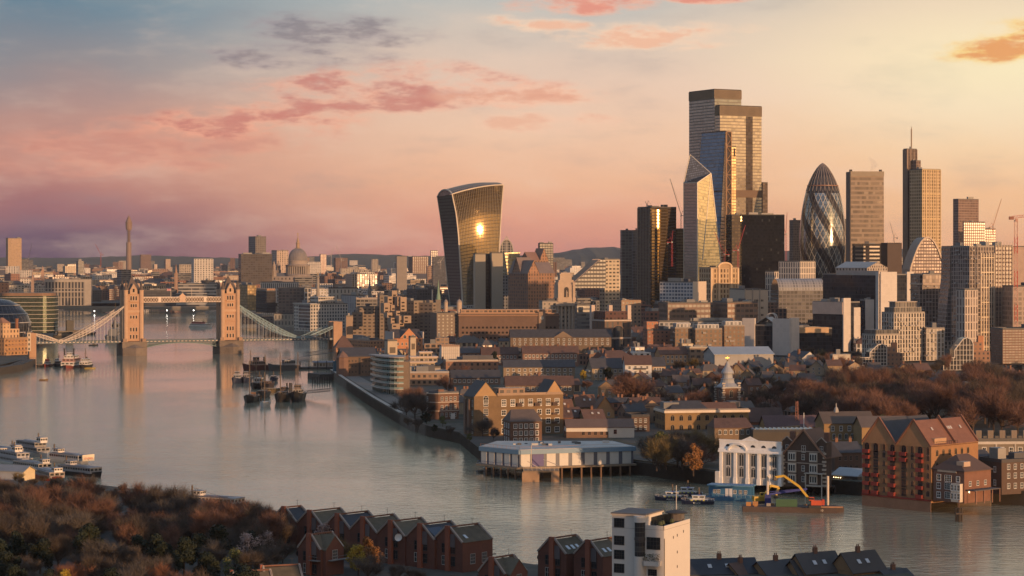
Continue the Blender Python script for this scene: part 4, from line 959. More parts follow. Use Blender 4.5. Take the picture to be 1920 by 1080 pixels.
# ================================================================ south bank, left edge
gl = root_at('glass_egg_building', 'dark glass building shaped like a leaning egg, cut by the left edge', 'office building', -8, 2150, 5)
k = 2150 / F; zz = lambda y: zx(y, 2150) - 5
m = MB(); m.lathe([(52 * k, 0), (62 * k, zz(640)), (66 * k, zz(622)), (65 * k, zz(604)), (58 * k, zz(588)), (44 * k, zz(572)), (26 * k, zz(563)), (6 * k, zz(559.5))], 40, uvn=40)
weld(m.build('glass_shell', FA((.11, .11, .12), (.035, .038, .045), .92, .86, .12, .6, blind=.02, bump=.02), gl, smooth=True))
m = MB()
for y, w in ((640, 62.6), (622, 66.6), (604, 65.6), (588, 58.6), (572, 44.6)): m.lathe([(w * k, zz(y + .8)), (w * k + .3, zz(y)), (w * k, zz(y - .8))], 40, cap=False)
m.build('rim_bands', P((.45, .42, .4), .4), gl); FOOT.append((gl.location.x, 2150, 40)); GUARD.append((0, 56, 640, 2150))
cb = root_at('curved_glass_office', 'curved green glass office with thin white floor bands behind the glass egg', 'office building', 45, 2330, 5)
k = 2330 / F; zz = lambda y: zx(y, 2330) - 5
def rr(w, d, r_, n=5):
    out = []
    for cx_, cy_, a0 in ((w - r_, r_, -90), (w - r_, d - r_, 0), (-w + r_, d - r_, 90), (-w + r_, r_, 180)):
        for i in range(n + 1): t = R(a0 + 90 * i / n); out.append((cx_ + r_ * math.cos(t), cy_ + r_ * math.sin(t)))
    return out
pl = rr(54 * k, 40, 14, 6)
MB().prism(pl, 0, zz(555)).build('wall', FA((.05, .06, .05), (.09, .11, .08), .9, .9, .12, .45, blind=.06), cb)
m = MB(); pl2 = rr(54 * k + .7, 41.4, 14.7, 6); pl2 = [(x, y - .7) for x, y in pl2]
for y in (558, 567, 574, 581.5, 589.5, 597.5, 605, 612.5, 620, 628): m.prism(pl2, zz(y) - .25, zz(y) + .25, bottom=True)
m.build('floor_bands', P((.48, .44, .38), .5), cb)
MB().prism([(x * .93, y * .93 + 1.5) for x, y in pl], zz(555), zz(549.5)).build('roof', P((.24, .15, .1), .7), cb); FOOT.append((cb.location.x, 2350, 42)); GUARD.append((56, 100, 640, 2330))
m = MB()
# lit riverside warehouse flats with balconies
bw = B('riverside_warehouse', 'sunlit orange warehouse flats with stacked balconies and a tall chimney by the left bank', 'apartment building', (-40, 8, 52), 636, 1800, 52, 5, FA((.40, .23, .12), (.10, .07, .05), .42, .55, .3), P((.3, .2, .13)), (3.4, 3.4), plant=0, seen=690)
m = MB(); mt = P((.40, .23, .12), .8)
m.box(bw.w * .05, bw.w * .75, bw.d * .1, bw.d * .6, bw.h, bw.h + 8, bay=(3.2, 3.2)); m.box(bw.w * .1, bw.w * .42, bw.d * .15, bw.d * .5, bw.h + 8, bw.h + 13, bay=(3.2, 3.2)); m.build('upper_floors', FA((.52, .34, .2), (.12, .08, .06), .4, .5, .3), bw.root)
m = MB(); m.gable(bw.w * .1, bw.w * .42, bw.d * .15, bw.d * .5, bw.h + 13, 4, 'x', .3, cut=3); m.build('roof_hip', P((.3, .16, .1)), bw.root)
for i in range(6):
    for z in range(3): MB().box(0, 3.2, -1.5, 0, 0, 1.1).build('balcony', P((.33, .19, .11)), bw.root, (2 + i * (bw.w - 4) / 6, 0, 3.2 + z * 4.3))
ch = MB().lathe([(1.5, bw.h - 2), (1.3, bw.h + 15), (1.6, bw.h + 15.2), (1.6, bw.h + 16)], 12, bw.w * .86, bw.d * .3).build('chimney', P((.22, .1, .06)), bw.root)
B('narrow_pale_house', 'narrow pale house wedged between the sunlit warehouse and the bridge end', 'house', (48, 51, 58), 624, 1880, 40, 5, FA((.46, .38, .30), wf=.35, hf=.5), None, plant=1, seen=672)
# jetty below it
def quay_wall(name, label, pts, z0, z1, th, mt, cat='wall'):
    r = thing(name, label, cat, (pts[0][0], pts[0][1], 0)); m = MB()
    for (x0, y0), (x1, y1) in zip(pts[:-1], pts[1:]):
        d = Vector((x1 - x0, y1 - y0)).normalized(); n_ = Vector((d.y, -d.x)) * th / 2
        ox, oy = pts[0]
        pl = [(x0 + n_.x - ox, y0 + n_.y - oy), (x1 + n_.x - ox, y1 + n_.y - oy), (x1 - n_.x - ox, y1 - n_.y - oy), (x0 - n_.x - ox, y0 - n_.y - oy)]
        m.prism(pl, z0, z1, bottom=True)
    m.build('wall', mt, r); return r, m
r, _ = quay_wall('river_terrace', 'dark timber river terrace in front of the sunlit warehouse flats', [gp(-30, 706), gp(30, 697), gp(56, 686)], -3, 5.3, 9, P((.05, .045, .04)), 'jetty')
m = MB(); o = r.location
for (x, y) in ((-20, 704), (-5, 702), (10, 700), (25, 698), (40, 692)): p = gp(x, y); m.bar((p[0] - o.x, p[1] - o.y, 5.3), (p[0] - o.x, p[1] - o.y, 6.6), .3)
pq = [gp(x, y) for x, y in ((-30, 708), (30, 699), (57, 687))]
for p, q_ in zip(pq[:-1], pq[1:]): m.bar((p[0] - o.x, p[1] - o.y, 6.5), (q_[0] - o.x, q_[1] - o.y, 6.5), .25)
m.build('railing', m_dark, r)
# ================================================================ bridge farther upstream
Yl = 3350; lb = root_at('far_road_bridge', 'low plain concrete road bridge far upstream, seen under the high walkway', 'bridge', 100, Yl, 0)
k = Yl / F; w_ = 520 * k; m = MB(); zt = zx(576, Yl)
m.box(-20, w_, 0, 26, zt - 3, zt)
for i in range(4):
    x0, x1 = w_ * i / 3.0 - w_ / 6, w_ * (i + 1) / 3.0 - w_ / 6
    pts = [(x0 + (x1 - x0) * t / 12, zt - 3 - 6 * (abs(2 * t / 12 - 1)) ** 2.2) for t in range(13)]
    for (a_, za), (c_, zc) in zip(pts[:-1], pts[1:]): m.face([(a_, -.1, za), (c_, -.1, zc), (c_, -.1, zt - 2.8), (a_, -.1, zt - 2.8)])
m.build('deck', P((.20, .18, .15), .8), lb)
for i in range(1, 4): MB().box(w_ * (i - .5) / 3 - 3, w_ * (i - .5) / 3 + 3, -1, 27, -3, zt - 3).build('pier', P((.15, .14, .12)), lb)
m = MB(); m.box(-20, w_, -.4, -.1, zt, zt + 1.1); m.build('parapet', P((.34, .30, .26)), lb)
for i, (x, y) in enumerate(((177, 583), (313, 582), (363, 582))):
    Yq = 3320; p = Wp(x, y, Yq); r = thing('lit_lamp', ['lit white lamp on the far road bridge, left of the stone tower', 'lit white lamp low under the high walkway, left one', 'lit white lamp low under the high walkway, right one'][i], 'lamp', (p.x, p.y, zt), 0, 'lit lamps on the far bridge')
    MB().bar((0, 0, -1), (0, 0, p.z - zt), .3).build('post', m_dark, r); MB().lathe([(.1, -.7), (.65, -.3), (.7, .3), (.1, .7)], 10).build('bulb', EM((1, .92, .8), 14), r, (0, 0, p.z - zt))
# ================================================================ boats
def hull_pts(L_, W_, bl=.3, st=.75):
    h = W_ / 2
    return [(-L_ / 2, -h * st), (-L_ / 2 + L_ * .08, -h), (L_ / 2 - L_ * bl, -h), (L_ / 2 - L_ * bl * .4, -h * .62), (L_ / 2, 0), (L_ / 2 - L_ * bl * .4, h * .62), (L_ / 2 - L_ * bl, h), (-L_ / 2 + L_ * .08, h), (-L_ / 2, h * st)]
def boat(name, label, x, y, L_, W_, hd, hull, fb=1.4, cabins=(), masts=(), funnel=None, group=None, stripe=None, rail=True, bulwark=.5, cat='boat', deckc=(.2, .17, .13), tyres=False, roofc=None):
    """hd: compass of the bow in plan, 0 = towards the right, 90 = away; cabins: (from, to, width, z0, z1, colour, window band)"""
    p = G(x, y, 0); r = thing(name, label, cat, (p.x, p.y, 0), R(hd), group)
    m = MB(); top = hull_pts(L_, W_); n = len(top)
    lo = [(px_ * .93, py_ * .72) for px_, py_ in top]
    for i in range(n):
        a_, b_ = top[i], top[(i + 1) % n]; c_, d_ = lo[i], lo[(i + 1) % n]
        bow = lambda q: fb * (1 + .45 * max(0, q[0] / (L_ / 2)) ** 3)
        m.face([(c_[0], c_[1], -.6), (d_[0], d_[1], -.6), (b_[0], b_[1], bow(b_)), (a_[0], a_[1], bow(a_))])
        i_, j_ = (a_[0] * .96, a_[1] * .9), (b_[0] * .96, b_[1] * .9)
        m.face([(a_[0], a_[1], bow(a_)), (b_[0], b_[1], bow(b_)), (j_[0], j_[1], bow(b_)), (i_[0], i_[1], bow(a_))], 1 if stripe else 0)
        m.face([(i_[0], i_[1], bow(a_)), (j_[0], j_[1], bow(b_)), (j_[0], j_[1], fb - bulwark), (i_[0], i_[1], fb - bulwark)])
    m.build('hull', [P(hull, .45, 0, .2, .2), P(stripe or hull, .5)], r)
    d = MB(); d.face([(px_ * .96, py_ * .9, fb - bulwark + .02) for px_, py_ in top]); d.build('deck', P(deckc, .8, 0, .35, .4), r)
    for (x0, x1, w, z0, z1, c, band) in cabins:
        x0, x1 = x0 * L_, x1 * L_; w = w * W_ / 2; z0 += fb - bulwark; z1 += fb - bulwark
        m = MB(); m.box(x0, x1, -w, w, z0, z1 - .12); m.box(x0 - .2, x1 + .2, -w - .2, w + .2, z1 - .12, z1 + .02, 1); o = m.build('cabin', [P(c, .5, 0, .1, .3), P(roofc or c, .5, 0, .2, .3)], r)
        if band:
            h = z1 - z0; zb, zt_ = z0 + h * .45, z0 + h * .8; m = MB(); nw = max(2, int((x1 - x0) / 1.5))
            for s in (-1, 1):
                for i in range(nw):
                    u0, u1 = x0 + (x1 - x0) * (i + .15) / nw, x0 + (x1 - x0) * (i + .85) / nw; y_ = s * (w + .03)
                    q_ = [(u0, y_, zb), (u1, y_, zb), (u1, y_, zt_), (u0, y_, zt_)]; m.face(q_ if s < 0 else q_[::-1])
            for s, xx in ((-1, x0 - .03), (1, x1 + .03)):
                for i in range(3): q_ = [(xx, -w + 2 * w * (i + .15) / 3, zb), (xx, -w + 2 * w * (i + .85) / 3, zb), (xx, -w + 2 * w * (i + .85) / 3, zt_), (xx, -w + 2 * w * (i + .15) / 3, zt_)]; m.face(q_ if s > 0 else q_[::-1])
            m.build('window_band', m_glass, o)
    for mx, mh in masts:
        m = MB(); m.bar((mx * L_, 0, fb - bulwark), (mx * L_, 0, mh), .4); m.bar((mx * L_, -W_ * .18, mh * .72), (mx * L_, W_ * .18, mh * .72), .2); m.build('mast', P((.14, .10, .07), .7), r)
        m = MB()
        for s in (-1, 1): m.bar((mx * L_ - 1.5, s * W_ * .42, fb), (mx * L_, 0, mh * .9), .06)
        m.bar((L_ * .46, 0, fb), (mx * L_, 0, mh * .9), .06); m.build('rigging', m_dark, r)
    if funnel:
        MB().lathe([(.5 * funnel[3], fb), (.45 * funnel[3], funnel[1]), (.5 * funnel[3], funnel[1]), (.5 * funnel[3], funnel[1] + .4)], 10, funnel[0] * L_, 0).build('funnel', P(funnel[2], .5), r)
    if rail:
        m = MB()
        for (a_, b_) in zip(top[1:-1], top[2:]): m.bar((a_[0] * .97, a_[1] * .93, fb + .75), (b_[0] * .97, b_[1] * .93, fb + .75), .07)
        for a_ in top: m.bar((a_[0] * .97, a_[1] * .93, fb), (a_[0] * .97, a_[1] * .93, fb + .75), .07)
        m.build('rail', P((.4, .38, .36), .5), r)
    if tyres:
        m = MB()
        for i in range(5):
            for s in (-1, 1): m.lathe([(.45, -.12), (.5, 0), (.45, .12)], 8, 0, 0)
        q_ = MB().lathe([(.2, -.14), (.45, -.14), (.55, 0), (.45, .14), (.2, .14)], 10).mesh('tyre_fender', m_dark)
        for i in range(5):
            for s in (-1, 1): o = ob('tyre_fender', q_, r, (L_ * (-.35 + .15 * i), s * (W_ / 2 + .05), fb * .6)); o.rotation_euler = (R(90), 0, 0)
    return r
NAVY, BLK, WH, RED = (.02, .028, .06), (.018, .018, .02), (.62, .58, .54), (.30, .04, .025)
g1 = 'vessels moored below the bridge on the left'
boat('tug', 'small tug with red and white cabin, nearest the left bank of the moored row', 89, 687, 16, 5.5, 265, (.2, .04, .03), 1.5, [(-.2, .2, .6, .5, 2.9, WH, True), (-.05, .15, .45, 2.9, 4.8, (.34, .08, .06), True)], [(-.1, 8)], None, g1)
boat('lighter', 'low black lighter tucked left of the red and white tug', 76, 688, 13, 5, 262, BLK, 1.3, [(-.3, .0, .6, .4, 1.6, (.12, .1, .09), False)], (), None, g1)
boat('tug', 'dark tug with small white wheelhouse between red tug and paddle boat', 108, 687, 18, 6, 266, BLK, 1.8, [(-.2, .15, .55, .5, 2.8, (.14, .1, .09), True), (0, .14, .4, 2.8, 4.8, WH, True)], [(-.2, 10)], (-.1, 5.2, (.1, .03, .03), 1.2), g1, tyres=True)
pb = boat('paddle_boat', 'white river showboat with red trim and twin black funnels', 133, 689, 34, 10.5, 268, (.2, .06, .05), 1.8, [(-.42, .36, .92, .4, 3.2, WH, True), (-.40, .30, .85, 3.2, 5.8, (.4, .24, .21), True), (-.32, .22, .7, 5.8, 8.0, WH, True), (.05, .18, .35, 8.0, 10.2, WH, True)], (), None, g1, stripe=(.6, .55, .5))
for s in (-1, 1): MB().lathe([(.55, 7), (.5, 14), (.8, 14.1), (.8, 14.8)], 10, 6, s * 3.6).build('funnel', m_dark, pb)
boat('harbour_launch', 'black hulled white launch with a tall mast, right of the showboat', 160, 690, 26, 7.5, 268, BLK, 2.4, [(-.35, .25, .8, .4, 3.0, WH, True), (-.2, .15, .6, 3.0, 5.2, (.5, .48, .46), True)], [(-.02, 15)], (-.15, 8, (.06, .05, .05), 1.4), g1)
boat('yellow_raft', 'flat yellow work raft at the foot of the black launch', 168, 691, 9, 3.4, 5, (.30, .22, .06), .7, [(-.3, .1, .4, .2, .8, (.2, .16, .08), False)], (), None, g1, rail=False)
boat('mooring_buoy', 'long low mooring buoy alone on open water at left', 82, 713, 6, 2.4, 0, (.16, .09, .03), .7, [(-.2, .2, .4, .1, .5, (.25, .14, .05), False)], (), None, None, rail=False, cat='buoy')
boat('warship', 'grey warship half hidden behind the left stone tower', 216, 638, 110, 15, 96, (.13, .14, .16), 6, [(-.2, .2, .7, 0, 5, (.16, .17, .19), True), (-.05, .15, .5, 5, 12, (.15, .16, .18), True), (-.3, -.15, .5, 0, 7, (.16, .17, .19), False)], [(.02, 38), (-.12, 32)], (-.05, 20, (.14, .15, .17), 4), None, cat='ship')
boat('tour_boat', 'white tour boat with red hull stripe under the high walkway', 377, 614, 36, 8, 325, WH, 2, [(-.4, .3, .85, .3, 3, WH, True), (-.35, .1, .8, 3, 5, (.4, .1, .08), True)], [(.1, 10)], None, None)
boat('work_barge', 'dark barge with black stack beyond the left suspension chain', 140, 628, 46, 11, 15, BLK, 2, [(-.1, .25, .7, .2, 4, (.1, .08, .07), False)], (), None, None)
boat('work_barge', 'dark pontoon with a square black tank left of the bridge tower', 124, 634, 30, 12, 20, (.09, .08, .07), 3, [(-.3, .2, .8, .2, 5, (.12, .1, .08), True), (0, .25, .5, 5, 16, BLK, False)], (), None, None)
boat('dinghy', 'tiny dark boat under the left side span', 175, 648, 9, 3, 10, BLK, 1, [(-.1, .2, .5, .3, 1.4, (.1, .09, .08), False)], (), None, None)
g2 = 'old barges and tugs moored off the north bank'
def BG(lb_, x, y, L_, W_, hd, hull, cab, masts, fb=1.8, name='sailing_barge', fun=None, stripe=None, deckc=(.12, .09, .07)):
    return boat(name, lb_, x, y, L_ * 1.08, W_ * 1.15, hd, hull, fb * 1.55, [(a_, b_, c_, d_ * 1.3, e_ * 1.35, f_, g_) for a_, b_, c_, d_, e_, f_, g_ in cab], [(a_, b_ * 1.15) for a_, b_ in masts], fun, g2, stripe, deckc=deckc, bulwark=.9)
BG('blue hulled tug with white wheelhouse, leftmost of the barge moorings', 445, 718, 15, 5.2, 258, NAVY, [(-.2, .15, .6, .4, 2.6, (.4, .4, .42), True), (-.02, .12, .45, 2.6, 4.2, (.3, .28, .28), True)], (), 2.0, 'tug')
BG('second blue tug from the left, its stern against a tall masted barge', 462, 717, 14, 5, 262, NAVY, [(-.2, .15, .6, .4, 2.4, (.34, .32, .34), True), (-.02, .12, .45, 2.4, 3.8, (.24, .22, .22), True)], (), 2.0, 'tug')
BG('black barge with white gunwale stripe and tall mast at the left of the raft', 470, 754, 22, 5.6, 264, BLK, [(-.2, .1, .6, .3, 1.4, (.16, .1, .07), True), (-.35, -.25, .4, .3, 2.2, (.2, .12, .08), False)], [(.12, 21)], 2.2, stripe=(.55, .52, .5))
BG('tall barge with white wheelhouse behind the white stripe barge', 482, 728, 24, 5.8, 264, BLK, [(-.3, -.1, .7, .3, 3.2, (.5, .48, .46), True), (.0, .3, .6, .3, 1.2, (.14, .1, .08), False)], [(.1, 17), (-.3, 9)], 2.0)
BG('small white cabin boat with open cockpit, frontmost of the raft', 497, 762, 13, 4.6, 268, (.45, .44, .43), [(-.25, .2, .6, .1, 1.1, (.5, .48, .46), True)], [(.1, 17)], 1.4, 'cabin_boat', deckc=(.3, .28, .26))
BG('brown masted barge between the white wheelhouse barge and small blue launch', 499, 728, 22, 5.6, 262, (.05, .03, .025), [(-.3, .05, .6, .3, 1.7, (.18, .11, .08), True)], [(.1, 19)], 2.0)
BG('small blue launch at the right of the rear row', 513, 715, 11, 4, 265, NAVY, [(-.2, .2, .6, .3, 1.9, (.3, .3, .33), True)], [(0, 6)], 1.5, 'launch')
BG('rust decked barge in the middle of the raft with furled brown sail', 492, 745, 24, 5.8, 266, BLK, [(-.3, .15, .65, .3, 1.5, (.2, .1, .06), True)], [(.15, 12)], 1.9)
BG('big black barge with grey bulwarks, second from the right in the front row', 529, 752, 25, 6.4, 265, (.03, .028, .028), [(-.25, .1, .65, .3, 1.8, (.2, .17, .15), True), (-.35, -.2, .5, 1.8, 3.6, (.18, .13, .1), True)], [(.18, 20)], 2.6)
BG('deep black barge with white bow line, rightmost of the front row', 558, 752, 26, 7, 268, BLK, [(-.25, .1, .6, .3, 2.4, (.34, .32, .31), True), (-.1, .08, .45, 2.4, 4.4, (.2, .16, .14), True)], [(-.05, 25), (.25, 17)], 3.0, stripe=(.6, .57, .54))
BG('yellowish low barge across the middle of the raft', 516, 736, 16, 4.6, 5, (.14, .10, .05), [(-.3, .3, .6, .2, 1.2, (.16, .12, .07), True)], (), 1.3)
BG('old steam tug with tall funnel behind the barges', 489, 694, 26, 6.5, 200, (.08, .03, .025), [(-.1, .25, .6, .4, 3, (.2, .14, .12), True), (.05, .2, .4, 3, 5.2, (.16, .12, .11), True)], [(.28, 13)], 2.4, 'steam_tug', (-.1, 9.5, BLK, 2))
BG('grey coaster lying alone behind the barges, bow to the left', 531, 695, 22, 7, 205, (.06, .065, .075), [(-.35, .0, .75, .3, 3.6, (.17, .18, .2), True)], [(.1, 12)], 2.6, 'coaster', (-.2, 8, BLK, 1.4))
def piles(label, x, y, n, hgt, sp=1.6, grp='mooring piles'):
    p = G(x, y, 0); r = thing('mooring_pile', label, 'mooring post', (p.x, p.y, 0), 0, grp)
    for i in range(n):
        a_ = 2 * math.pi * i / n; MB().lathe([(.42, -3), (.4, hgt), (.3, hgt + .2)], 8, sp * math.cos(a_), sp * math.sin(a_)).build('post', P((.045, .038, .034), .8), r)
    MB().lathe([(sp + .5, hgt * .55), (sp + .5, hgt * .55 + .5)], 10, cap=True).build('collar', P((.06, .05, .04)), r)
piles('cluster of dark timber piles between the white cabin boat and its neighbour', 484, 752, 4, 3.2)
piles('tall cluster of dark timber piles between the two right hand barges', 542, 745, 5, 8.5)
# link bridge and pontoons
def gangway(label, x0, y0, x1, y1, z0, z1, w=2.2, c=(.12, .11, .11), n=12, hh=1.6):
    a_, b_ = G(x0, y0, z0), G(x1, y1, z1); r = thing('gangway', label, 'gangway', (a_.x, a_.y, z0)); d = b_ - a_; s = Vector((-d.y, d.x, 0)).normalized() * w / 2
    m = MB(); m.bar((0, 0, 0), d, w, .2); m.build('deck', P(c, .7), r)
    for k in (-1, 1):
        m = MB(); o_ = s * k
        for h in (0, hh): m.bar(o_ + Vector((0, 0, h)), d + o_ + Vector((0, 0, h)), .18)
        for i in range(n): p0, p1 = d * (i / n), d * ((i + 1) / n); m.bar(p0 + o_, p1 + o_ + Vector((0, 0, hh)), .1); m.bar(p0 + o_, p0 + o_ + Vector((0, 0, hh)), .12)
        m.build('side_truss', P(c, .6), r)
    return r
gangway('long low footbridge from the barge raft to the promenade wall', 571, 738, 622, 733, 2.2, 5.2)
gangway('latticed gangway linking the pier pontoon to the shore below the right suspension chain', 570, 668, 624, 661, 4, 9, 3, (.2, .2, .21), 14, 2.6)
p = G(592, 692, 0); pr = thing('passenger_pier', 'floating passenger pier with low glazed hall and dark hull', 'pier', (p.x, p.y, 0), R(8))
MB().box(-13, 17, -6, 6, -.5, 1.6).build('pontoon', P((.05, .05, .052)), pr)
MB().box(-2, 16, -4, 4, 1.6, 5.2, bay=(2.2, 3.6)).build('hall', FA((.3, .28, .26), (.22, .19, .16), .7, .6, .2), pr)
m = MB(); m.gable(-2.5, 16.5, -4.5, 4.5, 5.2, 1.0, 'x', .2); m.build('roof', P((.17, .17, .19)), pr)
for i in range(5): MB().lathe([(.35, -3), (.35, 6.5)], 8, -12 + i * 6.6, -6.6).build('pile', m_dark, pr)
r, _ = quay_wall('timber_jetty', 'dark timber jetty platform between pier and promenade', [gp(588, 712), gp(625, 711)], -3, 4.2, 22, P((.055, .05, .046)), 'jetty')
m = MB()
for i in range(9): p = gp(586 + i * 4.6, 719); m.bar((p[0] - r.location.x, p[1] - r.location.y, -3), (p[0] - r.location.x, p[1] - r.location.y, 4.3), .7)
m.build('piles', P((.03, .028, .026)), r)
r, wm_ = quay_wall('promenade_wall', 'pale topped promenade wall curving along the north bank', [gp(622, 709), gp(655, 733), gp(700, 764), gp(752, 796), gp(780, 811)], -3, 5.9, 1.2, P((.11, .095, .08), .85, 0, .35, .2))
m = MB(); pts = [gp(622, 709), gp(655, 733), gp(700, 764), gp(752, 796)]; o = r.location
for (x0, y0), (x1, y1) in zip(pts[:-1], pts[1:]): m.bar((x0 - o.x, y0 - o.y, 6.05), (x1 - o.x, y1 - o.y, 6.05), 2.0, .3)
m.build('coping', P((.36, .33, .29), .8), r)
pv = [gp(x, y) for x, y in ((626, 704), (658, 727), (704, 757), (752, 787), (768, 780), (718, 746), (668, 716), (634, 696))]
pm = MB(); pm.face([(x, y, 5.05) for x, y in pv]); struct(pm.build('promenade', P((.17, .155, .14), .85, 0, .25, .3)))
# ================================================================ middle distance, left to right
BK = B
m_slate = P(SLATE, .7, 0, .35, .4); m_tile = P(TILE, .8, 0, .35, .4); m_tile2 = P((.15, .08, .055), .8, 0, .35, .4); m_lead = P(LEAD, .55)
def pitched(b, rise, axis='x', mt=None, ov=.4, cut=0.0, gmat=None, x0=0.0, x1=None, y0=0.0, y1=None, z=None, chim=0):
    x1 = b.w if x1 is None else x1; y1 = b.d if y1 is None else y1; z = b.h if z is None else z
    o = MB().gable(x0, x1, y0, y1, z + .02, rise, axis, ov, cut=cut).build('roof', mt or m_slate, b.root)
    if not cut:
        m = MB(); e = .12
        if axis == 'x': m.gwall(y0, y1, x0 + e, z, rise - .3, 0, True, 'y'); m.gwall(y0, y1, x1 - e, z, rise - .3, 0, False, 'y')
        else: m.gwall(x0, x1, y0 + e, z, rise - .3, 0); m.gwall(x0, x1, y1 - e, z, rise - .3, 0, True)
        for i, nm in enumerate((0, 1)):
            q_ = MB(); q_.face([m.v[k] for k in m.f[i]], 0, m.u[i]); q_.build('gable_wall', gmat or b.mat, b.root)
    for i in range(chim):
        cx_ = x0 + (x1 - x0) * (i + .5) / chim; cy_ = (y0 + y1) / 2
        q_ = MB(); q_.box(-.55, .55, -.4, .4, 0, 2.1); q_.lathe([(.16, 2.1), (.14, 2.7)], 6, -.27, 0); q_.lathe([(.16, 2.1), (.14, 2.7)], 6, .27, 0)
        q_.build('chimney', P((.2, .1, .065)), o, (cx_, cy_, z + rise - .9) if axis == 'x' else (cx_, cy_, z + rise - .9))
    return o
def spire(label, x, yt, yb, ysq, w, Y, c, cs, cat='church', nm='church_spire'):
    k = Y / F; r = root_at(nm, label, cat, x, Y, 8); z = lambda y: zx(y, Y) - 8; w *= k
    m = MB(); m.box(-w / 2, w / 2, -w / 2, w / 2, 0, z(ysq)); m.box(-w * .58, w * .58, -w * .58, w * .58, z(ysq) - .8, z(ysq)); m.build('tower', FA(c, (.05, .045, .04), .3, .35, .4, bay=None) if False else P(c), r)
    MB().lathe([(w * .46, z(ysq)), (w * .38, z(ysq) + (z(yt) - z(ysq)) * .25), (w * .3, z(ysq) + (z(yt) - z(ysq)) * .27), (w * .12, z(ysq) + (z(yt) - z(ysq)) * .75), (.05, z(yt))], 8).build('spire', P(cs), r)
    FOOT.append((r.location.x, Y, w)); GUARD.append((x - 3, x + 3, yb - 4, Y)); return r
spire('small pale steeple in the far city above the curved glass office', 61, 506, 533, 523, 5, 3900, (.34, .24, .19), (.38, .25, .19))
spire('little sunlit steeple left of the colonnaded stone office', 80, 498, 513, 507, 5, 5000, (.44, .28, .2), (.44, .28, .2))
spire('slim orange lit steeple above the high walkway', 330, 494, 526, 512, 5.5, 3900, (.42, .27, .19), (.42, .26, .18))
spire('grey needle steeple left of the stepped concrete hotel', 693, 514, 556, 545, 7, 2700, (.22, .2, .18), (.22, .21, .2))
spire('green copper steeple rising behind the stepped hotel', 822, 524, 582, 562, 9, 2250, (.2, .17, .14), (.20, .30, .22))
for x, w, yb, lab in ((836, 7.5, 583, 'left of two pale castle turrets with domed caps behind the long brick warehouse'), (861, 10, 583, 'right and larger of two pale castle turrets with domed caps behind the long brick warehouse')):
    Y = 2200; k = Y / F; r = root_at('castle_turret', lab, 'castle turret', x, Y, 8, 'castle turrets'); z = lambda y: zx(y, Y) - 8
    m = MB(); m.lathe([(w / 2 * k, 0), (w / 2 * k, z(568)), (w / 2 * k + .3, z(567.6)), (w / 2 * k + .3, z(567))], 12); m.build('wall', P((.46, .36, .28)), r)
    MB().lathe([(w / 2 * k, z(567)), (w * .42 * k, z(564)), (w * .2 * k, z(562)), (.1, z(561)), (.1, z(557))], 12).build('cap', P((.30, .25, .22)), r); FOOT.append((r.location.x, Y, 5)); GUARD.append((x - 4, x + 4, 579, Y))
Y = 3000; k = Y / F; r = root_at('stone_column', 'free standing stone column with an urn on top, beyond the bridge', 'monument', 596, Y, 8); z = lambda y: zx(y, Y) - 8
MB().lathe([(3.6 * k, 0), (3.4 * k, z(549)), (2.9 * k, z(548)), (2.6 * k, z(521)), (3.7 * k, z(520)), (3.7 * k, z(518.6)), (1.9 * k, z(518)), (1.9 * k, z(515.5))], 16).build('shaft', P((.30, .27, .24)), r)
MB().lathe([(1.2 * k, z(515.5)), (1.8 * k, z(514)), (.2, z(511.5))], 10).build('urn', P((.4, .28, .14)), r); GUARD.append((591, 601, 550, Y))
p = Wp(810.5, 578, 2260); r = thing('white_flagstaff', 'plain tall white flagstaff behind the stepped hotel', 'flagpole', (p.x, p.y, 8)); MB().lathe([(.9, 0), (.7, zx(545, 2260) - 8)], 8).build('pole', P((.5, .44, .38)), r); MB().lathe([(.1, 0), (1.0, .6), (.1, 1.2)], 8).build('finial', P((.5, .44, .38)), r, (0, 0, zx(545, 2260) - 8)); FOOT.append((p.x, p.y, 3))
# stone office with a tall pillared front
b = BK('pillared_stone_office', 'long pale stone office with two rows of tall dark window slots', 'office building', (81, 84, 170), 525, 3600, 6, 5, FA((.32, .28, .24), (.04, .04, .045), .58, .9, .3, blind=.05), None, (5.2, 12.5), plant=1, dp=30, seen=552)
MB().box(b.w * .86, b.w + .6, -1, 0, 0, b.h + 1).build('end_bay', P((.33, .29, .25)), b.root); m = MB(); m.box(-.5, b.w + .5, -1.1, 0, b.h - 3.4, b.h + .9); m.box(-.5, b.w + .5, -1.2, 0, b.h * .52, b.h * .56); m.build('cornice', P((.34, .3, .26)), b.root)
BK('red_brick_far_block', 'orange brick block with few windows above the curved glass office, at the left edge', 'office block', (-6, -5, 15), 530, 3700, 8, 5, FA((.42, .2, .11), (.12, .07, .05), .3, .4), None, (6, 6), plant=1, dp=25, seen=548)
b = BK('stepped_white_office', 'grey white office with deep dark terraces above the high walkway', 'office building', (330, 334, 412), 533, 3500, 6, 5, FA((.36, .34, .31), (.05, .05, .06), 1.0, .5, .3), None, (8, 5.2), plant=2, dp=40, seen=556)
MB().box(-8, b.w * .7, -14, 0, 0, b.h * .62, bay=(6, 5)).build('lower_terrace', FA((.32, .31, .29), (.05, .05, .06), 1.0, .45, .3), b.root)
BK('dark_river_block', 'dark office block behind the walkway with grey floor lines', 'office block', (262, 266, 330), 545, 3480, 6, 5, FA((.06, .06, .065), (.12, .12, .12), .9, .2, .3), None, (8, 4), plant=3, dp=40, seen=570)
BK('gold_tipped_block', 'office with a row of gold lit top windows just right of the right stone tower', 'office block', (443, 464, 481), 535, 3300, 30, 5, FA((.2, .15, .08), (.36, .25, .12), .8, .75, .3, .3), None, (4, 4), plant=2, seen=566)
